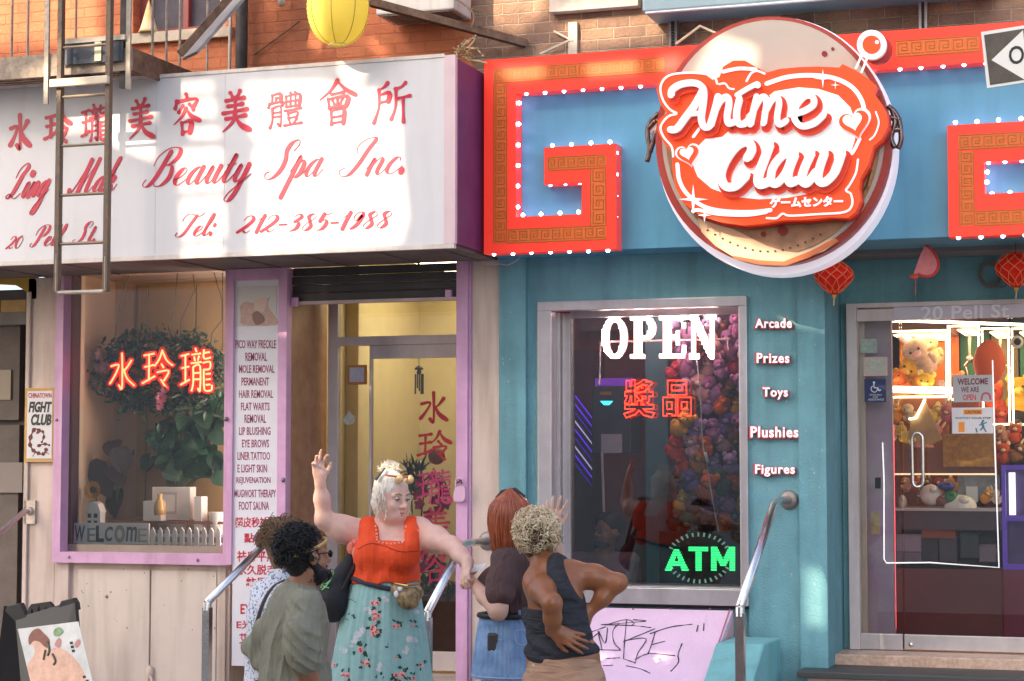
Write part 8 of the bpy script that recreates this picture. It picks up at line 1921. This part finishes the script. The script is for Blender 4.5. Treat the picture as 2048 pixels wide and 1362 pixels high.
def printed():
    m = mat('printed_white_shirt', (.66, .66, .70), .8, bump=.2, bs=90); n = m.node_tree; b = n.nodes['Principled BSDF']; tc = n.nodes.new('ShaderNodeTexCoord')
    t = n.nodes.new('ShaderNodeTexNoise'); t.inputs['Scale'].default_value = 75; t.inputs['Detail'].default_value = 2; n.links.new(tc.outputs['Object'], t.inputs['Vector'])
    r = n.nodes.new('ShaderNodeValToRGB'); r.color_ramp.elements[0].position = .54; r.color_ramp.elements[1].position = .60; r.color_ramp.elements[0].color = (.70, .71, .75, 1); r.color_ramp.elements[1].color = (.16, .18, .28, 1)
    n.links.new(t.outputs['Fac'], r.inputs[0]); n.links.new(r.outputs[0], b.inputs['Base Color']); return m
T = Body(); T.ell(P(560, 1235, 0), (.168, .12, .17), .06); T.ell(P(556, 1320, 0), (.165, .125, .2), .06); T.ell(P(556, 1390, 0), (.17, .13, .14), .06); T.cap(P(534, 1186, .02), P(596, 1190, .06), .055, .055, .05); T.cap(P(568, 1150, .02), P(564, 1180, .02), .064, .08, .04)
T.chain([P(530, 1192, .03), P(523, 1240, .07)], [.06, .058], .04)
zc1 = P(566, 1138).z
grow('shirt', T, printed(), w1, .007, .008, None, fold(.005, 24, 18, 20), lambda X_, Y_, Z_: Z_ - zc1 + 0 * X_ + 0 * Y_, 1)
M_BRC = mat('brown_curls', (.20, .115, .055), .5, var=.4, vs=40)
MX = Matrix(((r_.x, f_.x, u_.x), (r_.y, f_.y, u_.y), (r_.z, f_.z, u_.z))); M_ = np.array(MX)
H = Body(); H.ell(q(-.03, 0, .04), (.09, .10, .092), .02, M_); H.ell(q(-.045, 0, -.03), (.075, .055, .08), .03, M_); H.cut(q(.11, 0, -.03), (.085, .075, .1), .02, M_)
h1 = grow('hair', H, M_BRC, w1, .007); curls('curls', h1, q(-.035, 0, .04), (.10, .112, .11), 1000, M_BRC, .0032, .0115, test=lambda v: v.z > -.15 and (v.y < .6 or v.z > .4), seed=7, M=MX)
m = MB(); sp = smooth_path([tuple(P(570, 1160, -.10)), tuple(P(548, 1172, -.135)), tuple(P(528, 1202, -.15)), tuple(P(512, 1250, -.13)), tuple(P(505, 1275, -.06))], 6); 
for i in range(len(sp) - 1): m.bar(sp[i], Vector(sp[i + 1]) + (Vector(sp[i + 1]) - Vector(sp[i])) * .15, .008, .034, (0, 1, .2))
tag(m.build('bag_strap', mat('brown_webbing', (.11, .07, .065), .7, var=.4, vs=50)), 'brown bag strap across the white patterned shirt', 'strap')

# ---------------------------------------------------------------- 4. red haired woman in the brown tee
PY4 = -2.9
w4 = thing('person', 'woman with straight red hair seen from behind, brown T-shirt, denim skirt, hand raised', 'person', (W(1020, 1300, PY4).x, PY4, .12))
P = lambda x, y, d=0.: W(x, y, PY4 + d)
B = Body(); hc = P(1026, 1034, .02); f_, r_, u_, q = head(B, hc, (.25, .95, .05), (0, 0, 1), 1.04)
B.cap(P(1030, 1075, .02), P(1030, 1102, .01), .052, .060, .04)
B.ell(P(1034, 1160, .03), (.125, .10, .16), .06); B.ell(P(1028, 1230, .02), (.125, .10, .14), .05); B.ell(P(1020, 1290, 0), (.155, .13, .13), .05)
B.ell(P(990, 1166, .07), (.072, .07, .075), .04)
B.cap(P(1012, 1120, -.08), P(1074, 1118, .06), .048, .050, .05)
e, w_ = P(996, 1222, -.18), P(944, 1164, .02)
B.chain([P(1010, 1122, -.09), P(1004, 1176, -.15), e], [.056, .054, .042], .03); B.chain([e, e * .5 + w_ * .5, w_], [.042, .037, .025], .03); hand(B, w_, P(928, 1138, .14) - w_, (.55, .2, .4), .2, .6, 1, .92)
e, w_ = P(1112, 1130, .10), P(1104, 1060, .0)
B.chain([P(1074, 1122, .02), e], [.055, .042], .04); B.chain([e, e * .5 + w_ * .5, w_], [.042, .038, .027], .03); hand(B, w_, P(1112, 1005, -.02) - w_, (-.25, 1, 0), .62, .12, -1, 1.0, [.10, .06, .1, .14])
for s in (-1, 1): B.chain([P(1020 + s * 24, 1330, 0), P(1020 + s * 22, 1330, 0) - Vector((0, 0, .42)), P(1020 + s * 22, 1330, 0) - Vector((0, 0, .84))], [.092, .06, .042], .03)
grow('body', B, SKN['fair2'], w4, .0055)
M_BT = folds(mat('brown_jersey', (.085, .043, .040), .85, var=.12, vs=14, bump=.2, bs=120), (20, 20, 8), .9, .03)
T = Body(); T.ell(P(1036, 1155, .03), (.128, .105, .16), .05); T.ell(P(1030, 1215, .02), (.132, .108, .10), .05); T.ell(P(990, 1166, .07), (.078, .075, .08), .03); T.cap(P(1012, 1120, -.08), P(1074, 1118, .06), .052, .054, .05); T.cap(P(1030, 1092, .02), P(1030, 1112, .01), .062, .085, .04)
T.chain([P(1010, 1124, -.09), P(1004, 1160, -.13), P(1002, 1186, -.16)], [.062, .064, .064], .022); T.chain([P(1074, 1122, .02), P(1100, 1134, .10)], [.06, .056], .04)
zc4 = P(1030, 1092).z; zb4 = P(1030, 1226).z
tee = grow('tshirt', T, M_BT, w4, .006, .009, None, fold(.0055, 26, 12, 22, 1.), lambda X_, Y_, Z_: np.maximum(Z_ - zc4 - .15 * np.abs(X_ - P(1030, 1092).x), zb4 - Z_) + 0 * Y_, 1)
M_DEN = mat('blue_denim', (.13, .23, .42), .85, var=.3, vs=13, bump=.3, bs=200, col2='#8fb0d4')
cz = P(1018, 1232, 0); ds_ = skirt('denim_skirt', w4, (cz.x, cz.y), cz.z, P(1018, 1356, 0).z, .142, .185, .006, 5, M_DEN, 1, (0, 0), .82)
m = MB()
pts = [(cz.x + .148 * math.cos(2 * math.pi * k / 36), cz.y + .124 * math.sin(2 * math.pi * k / 36), cz.z + .004) for k in range(36)]
m.tube(pts, .014, 8, closed=True); m.build('belt', M_BLACK, w4)
m = MB()
for px in (985, 1012, 1042): p = W(px, 1232, PY4 - .115 + abs(px - 1018) * .0014); m.bar(p + Vector((0, -.02, -.028)), p + Vector((0, -.02, .03)), .012, .006)
m.build('belt_loop', M_DEN, ds_)
h4_ = hitter(ds_); m = MB()
for L in ([(978, 1262), (985, 1276), (1008, 1278), (1010, 1256)], [(1018, 1258), (1018, 1300), (1016, 1352)], [(1028, 1262), (1034, 1286), (1052, 1288), (1054, 1262), (1028, 1262)]):
    pp = [v_ for v_ in (h4_(x, y, .0005) for x, y in smooth_path(L, 4)) if v_ is not None]
    if len(pp) > 2: m.tube(pp, .0028, 5)
m.build('stitched_seam', mat('pale_denim_seam', (.30, .40, .56), .8), ds_)
m = MB(); pts = [(cz.x + .1865 * math.cos(2 * math.pi * k / 60), cz.y + .187 * .82 * math.sin(2 * math.pi * k / 60), P(1018, 1350).z) for k in range(60)]; m.tube(pts, .004, 5, closed=True); m.build('hem', mat('pale_denim', (.36, .46, .62), .8), ds_)
po4 = thing('phone_pouch', 'small black pouch clipped on the denim skirt', 'pouch', tuple(P(984, 1302, -.11))); MB().pbox(973, 1266, 996, 1303, PY4 - .135, .04).build('case', mat('dark_leather', (.045, .038, .036), .5, bump=.2), po4, bevel=.012)
# straight red hair as strands over a cap
M_RED_H = mat('red_hair', (.24, .058, .026), .38, var=.35, vs=28, col2='#a8542f')
H = Body(); M_ = np.array([[r_[i], f_[i], u_[i]] for i in range(3)])
H.ell(q(-.018, 0, .036), (.081, .094, .088), .02, M_); H.cap(q(-.05, -.01, .02), q(-.048, 0, -.11), .068, .056, .04); H.cut(q(.11, 0, -.05), (.07, .07, .11), .02, M_)
h4 = grow('hair', H, M_RED_H, w4, .006)
m = MB(); random.seed(8)
for k in range(620):
    a = random.uniform(-2.35, 2.35); ca, sa = math.cos(a), math.sin(a); tp = random.uniform(0, 1)
    p0 = q(-.02 - .03 * ca * tp, .03 * sa * tp, .135 - .02 * tp); p1 = q(-.022 - .090 * ca, .089 * sa, .06); p2 = q(-.022 - .100 * ca, .102 * sa, -.03); ln = random.uniform(-.19, -.12) + .03 * abs(math.sin(a))
    j = random.gauss(0, .006); p3 = q(-.02 - .084 * ca + j, (.092 + j) * sa, ln)
    m.tube(smooth_path([tuple(Vector(v_) + Vector((random.gauss(0, .003), random.gauss(0, .003), 0))) for v_ in (p0, p1, p2, p3)], 4), [.0046] * 10 + [.0036, .0026, .0012], 4, cap=False)
m.build('strands', M_RED_H, h4, smooth=True)
m = MB()
m.tube([q(-.02, -.080, .090), q(-.01, -.05, .124), q(-.005, .02, .134), q(-.01, .075, .098)], .0075, 6); m.build('sunglasses', M_BLACK, w4)
# the snack and napkin between the two women
sn = thing('snack', 'golden snack in a white napkin held between the two women', 'food', tuple(W(936, 1134, PY4 + .12)))
m = MB(); m.ball(W(931, 1126, PY4 + .16), (.026, .022, .02), 10, 8); m.ball(W(938, 1122, PY4 + .17), (.02, .018, .018), 10, 8); m.build('pastry', mat('golden_crust', (.45, .20, .05), .6, var=.4, vs=60, bump=.4), sn, smooth=True)
m = MB(); a = [W(x, y, PY4 + d) for x, y, d in ((914, 1116, .12), (936, 1134, .10), (972, 1128, .16), (966, 1138, .1), (940, 1146, .08), (922, 1140, .08))]; m.add(a + [v + Vector((0, .006, .004)) for v in a], [(0, 1, 5), (1, 2, 3), (1, 3, 4), (1, 4, 5), (11, 7, 6), (9, 8, 7), (10, 9, 7), (11, 10, 7)]); m.build('napkin', mat('white_paper', (.78, .78, .8), .8), sn)

# ---------------------------------------------------------------- 5. person in the black tank top, hands on hips
PY5 = -3.55
w5 = thing('person', 'person with bleached curls and black tank top, hands on hips, seen from behind', 'person', (W(1125, 1330, PY5).x, PY5, .12))
P = lambda x, y, d=0.: W(x, y, PY5 + d)
B = Body(); hc = P(1074, 1076, .04); f_, r_, u_, q = head(B, hc, (-.35, .9, .10), (-.12, -.05, 1), 1.0)
B.cap(P(1082, 1110, .03), P(1096, 1140, .0), .056, .070, .05)
sl_, sr_ = P(1075, 1164, -.02), P(1142, 1148, .05)
B.cap(sl_, sr_, .054, .054, .05); B.ell(P(1110, 1195, -.01), (.128, .10, .15), .05); B.ell(P(1118, 1250, -.02), (.130, .11, .13), .05); B.ell(P(1126, 1320, -.02), (.17, .145, .15), .06)
e, w_ = P(1104, 1206, -.26), P(1106, 1262, -.20)
B.chain([sl_, sl_ * .5 + e * .5 + Vector((-.01, 0, .01)), e], [.058, .053, .041], .045); B.chain([e, e * .45 + w_ * .55, w_], [.041, .037, .026], .03)
hand(B, w_, P(1140, 1276, -.19) - w_, (0, 1, -.2), .3, .12, -1, 1.0, [.10, .12, .15, .18])
e, w_ = P(1237, 1165, .08), P(1174, 1228, .04)
B.chain([sr_, sr_ * .5 + e * .5 + Vector((0, 0, .006)), e], [.058, .050, .037], .045); B.chain([e, e * .5 + w_ * .5, w_], [.037, .034, .024], .03)
hand(B, w_, P(1166, 1270, .03) - w_, (-1, .2, 0), .2, .15, -1, .95)
for s in (-1, 1): B.chain([P(1128 + s * 34, 1380, -.01), P(1128 + s * 30, 1380, -.01) - Vector((0, 0, .42)), P(1128 + s * 30, 1380, -.01) - Vector((0, 0, .84))], [.11, .07, .045], .04)
grow('body', B, SKN['brown'], w5, .0055)
T = Body(); T.ell(P(1110, 1200, -.01), (.130, .104, .15), .06); T.ell(P(1116, 1255, -.02), (.138, .118, .12), .05); T.ell(P(1124, 1305, -.02), (.156, .145, .10), .05); T.ell(P(1080, 1232, .05), (.075, .08, .06), .05)
T.cap(P(1118, 1132, -.03), P(1108, 1180, -.06), .05, .085, .05); T.cap(P(1118, 1136, .05), P(1110, 1180, .08), .045, .08, .05)
xk, zk_ = P(1100, 1180).x, P(1100, 1180).z; PT = P(1112, 1300, 0)
n1a, n1b = P(1090, 1126, -.08), P(1122, 1205, -.08); n2a, n2b = P(1122, 1126, -.06), P(1163, 1208, -.06)
def keep5(X_, Y_, Z_):
    def side(a, b, sgn):
        dx, dz = b.x - a.x, b.z - a.z; l = math.hypot(dx, dz); return sgn * ((X_ - a.x) * dz - (Z_ - a.z) * dx) / l
    arm_l = side(n1a, n1b, 1.); arm_r = side(n2a, n2b, -1.)
    up = np.clip((Z_ - (P(1100, 1215).z)) * 30, 0, 1)
    bot = (P(1060, 1328).z - Z_) + (X_ - P(1060, 1328).x) * (P(1193, 1312).z - P(1060, 1328).z) / (P(1193, 1312).x - P(1060, 1328).x)
    cutl = np.where(up > 0, arm_l, -.2) + 0 * Y_; cutr = np.where(up > 0, arm_r, -.2) + 0 * Y_
    return np.maximum(np.maximum(cutl, cutr), bot)
M_TK = folds(mat('black_jersey', (.024, .024, .030), .85, var=.25, vs=14, bump=.2, bs=120), (8, 8, 26), .9, .03)
grow('tank_top', T, M_TK, w5, .0055, .010, None, lambda X_, Y_, Z_: .006 * np.sin(85 * Z_ + 16 * X_ + 1.4 * np.sin(16 * X_)) * np.clip((P(1100, 1240).z - Z_) * 9, 0, 1) + .0025 * np.sin(40 * X_ + 30 * Z_), keep5, 1)
T = Body(); T.ell(P(1126, 1330, -.02), (.160, .15, .14), .06); T.ell(P(1104, 1372, -.03), (.110, .135, .15), .03); T.ell(P(1152, 1366, -.03), (.110, .135, .15), .03)
for s in (-1, 1): T.chain([P(1130 + s * 30, 1390, -.01), P(1130 + s * 30, 1390, -.01) - Vector((0, 0, .42)), P(1130 + s * 30, 1390, -.01) - Vector((0, 0, .76))], [.125, .095, .085], .05)
grow('trousers', T, folds(mat('tan_cotton', (.43, .245, .15), .85, var=.1, vs=10, bump=.2, bs=100), (6, 6, 22), .9, .03), w5, .007, .006, None, fold(.005, 12, 10, 34))
m = MB(); random.seed(3)
for k in range(9): m.tube([P(1066 + random.uniform(-4, 8), 1330 + k * 4, -.14), P(1078 + random.uniform(-4, 8), 1334 + k * 4, -.15)], .006, 6)
m.build('knotted_tie', mat('cream_cord', (.62, .50, .36), .7), w5)
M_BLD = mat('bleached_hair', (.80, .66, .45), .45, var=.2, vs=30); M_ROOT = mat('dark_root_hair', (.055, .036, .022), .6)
MX = Matrix(((r_.x, f_.x, u_.x), (r_.y, f_.y, u_.y), (r_.z, f_.z, u_.z))); M_ = np.array(MX)
H = Body(); H.ell(q(-.018, 0, .033), (.079, .092, .085), .02, M_); H.ell(q(-.035, 0, -.04), (.066, .052, .06), .03, M_); H.cut(q(.11, 0, -.03), (.085, .07, .1), .02, M_)
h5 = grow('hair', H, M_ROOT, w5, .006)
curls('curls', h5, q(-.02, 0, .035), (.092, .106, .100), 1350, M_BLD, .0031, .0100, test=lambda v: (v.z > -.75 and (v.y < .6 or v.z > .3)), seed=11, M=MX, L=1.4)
curls('honey_curls', h5, q(-.02, 0, .030), (.091, .105, .098), 420, mat('honey_hair', (.40, .26, .12), .5, var=.3, vs=30), .0032, .0112, test=lambda v: v.z > -.8 and v.y < .6, seed=12, M=MX, L=1.4)  # slightly darker curls for colour variation
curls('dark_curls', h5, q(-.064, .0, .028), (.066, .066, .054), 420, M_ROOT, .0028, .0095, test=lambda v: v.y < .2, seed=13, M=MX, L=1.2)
m = MB(); m.tube([P(1086, 1128, -.055), P(1108, 1138, -.075), P(1120, 1132, -.06)], .004, 5); m.build('necklace', mat('brass', (.5, .36, .12), .3, .9), w5)

# ---------------------------------------------------------------- 6. the man dimly seen behind the arcade glass
PY6 = .62
w6 = thing('person', 'man with glasses and a beard dimly seen behind the dark arcade window glass', 'person', (W(1205, 1130, PY6).x, PY6, .8))
P = lambda x, y, d=0.: W(x, y, PY6 + d)
B = Body(); hc = P(1216, 1062, 0); f_, r_, u_, q = head(B, hc, (-.55, -.83, .05), (.1, 0, 1), 1.0)
B.cap(P(1212, 1088, .03), P(1208, 1108, .04), .056, .062, .04); B.ell(P(1208, 1165, .05), (.19, .12, .2), .06); B.ell(P(1208, 1230, .05), (.16, .12, .2), .06)
for s, x in ((-1, 1158), (1, 1258)): B.chain([P(x, 1125, .05), P(x - s * 0 + s * 4, 1180, .05), P(x, 1230, 0)], [.055, .046, .034], .04); hand(B, P(x, 1232, 0), Vector((0, 0, -.16)), (-s, 0, 0), .2, .4, 1)
grow('body', B, SKN['olive'], w6, .007); facebits(w6, q, 1.0)
T = Body(); T.ell(P(1208, 1165, .05), (.195, .125, .19), .06); T.ell(P(1208, 1235, .05), (.175, .13, .2), .06); T.cap(P(1158, 1125, .05), P(1258, 1125, .05), .06, .06, .05)
for s, x in ((-1, 1158), (1, 1258)): T.chain([P(x, 1125, .05), P(x + s * 4, 1180, .05)], [.064, .06], .04)
zc6 = P(1208, 1104).z; grow('shirt', T, mat('dusky_shirt', (.22, .13, .15), .8, var=.2, vs=10), w6, .009, .008, None, fold(.005, 22, 14, 20), lambda X_, Y_, Z_: Z_ - zc6 + 0 * X_ + 0 * Y_)
H = Body(); M_ = np.array([[r_[i], f_[i], u_[i]] for i in range(3)]); H.ell(q(-.02, 0, .048), (.083, .098, .085), .02, M_); H.cut(q(.10, 0, -.02), (.09, .085, .085), .02, M_); grow('hair', H, M_BLK, w6, .008)
BD = Body(); BD.ell(q(.042, 0, -.088), (.058, .056, .038), .03, M_); grow('beard', BD, mat('brown_beard', (.06, .035, .025), .7), w6, .007)
m = MB()
for s in (-1, 1): m.tube([q(.098 + .0 * k, s * .033 + .021 * math.cos(k), .002 + .017 * math.sin(k)) for k in [2 * math.pi * j / 14 for j in range(14)]], .003, 5, closed=True)
m.tube([q(.099, -.012, .006), q(.102, 0, .008), q(.099, .012, .006)], .0025, 5); m.build('glasses', M_BLACK, w6)
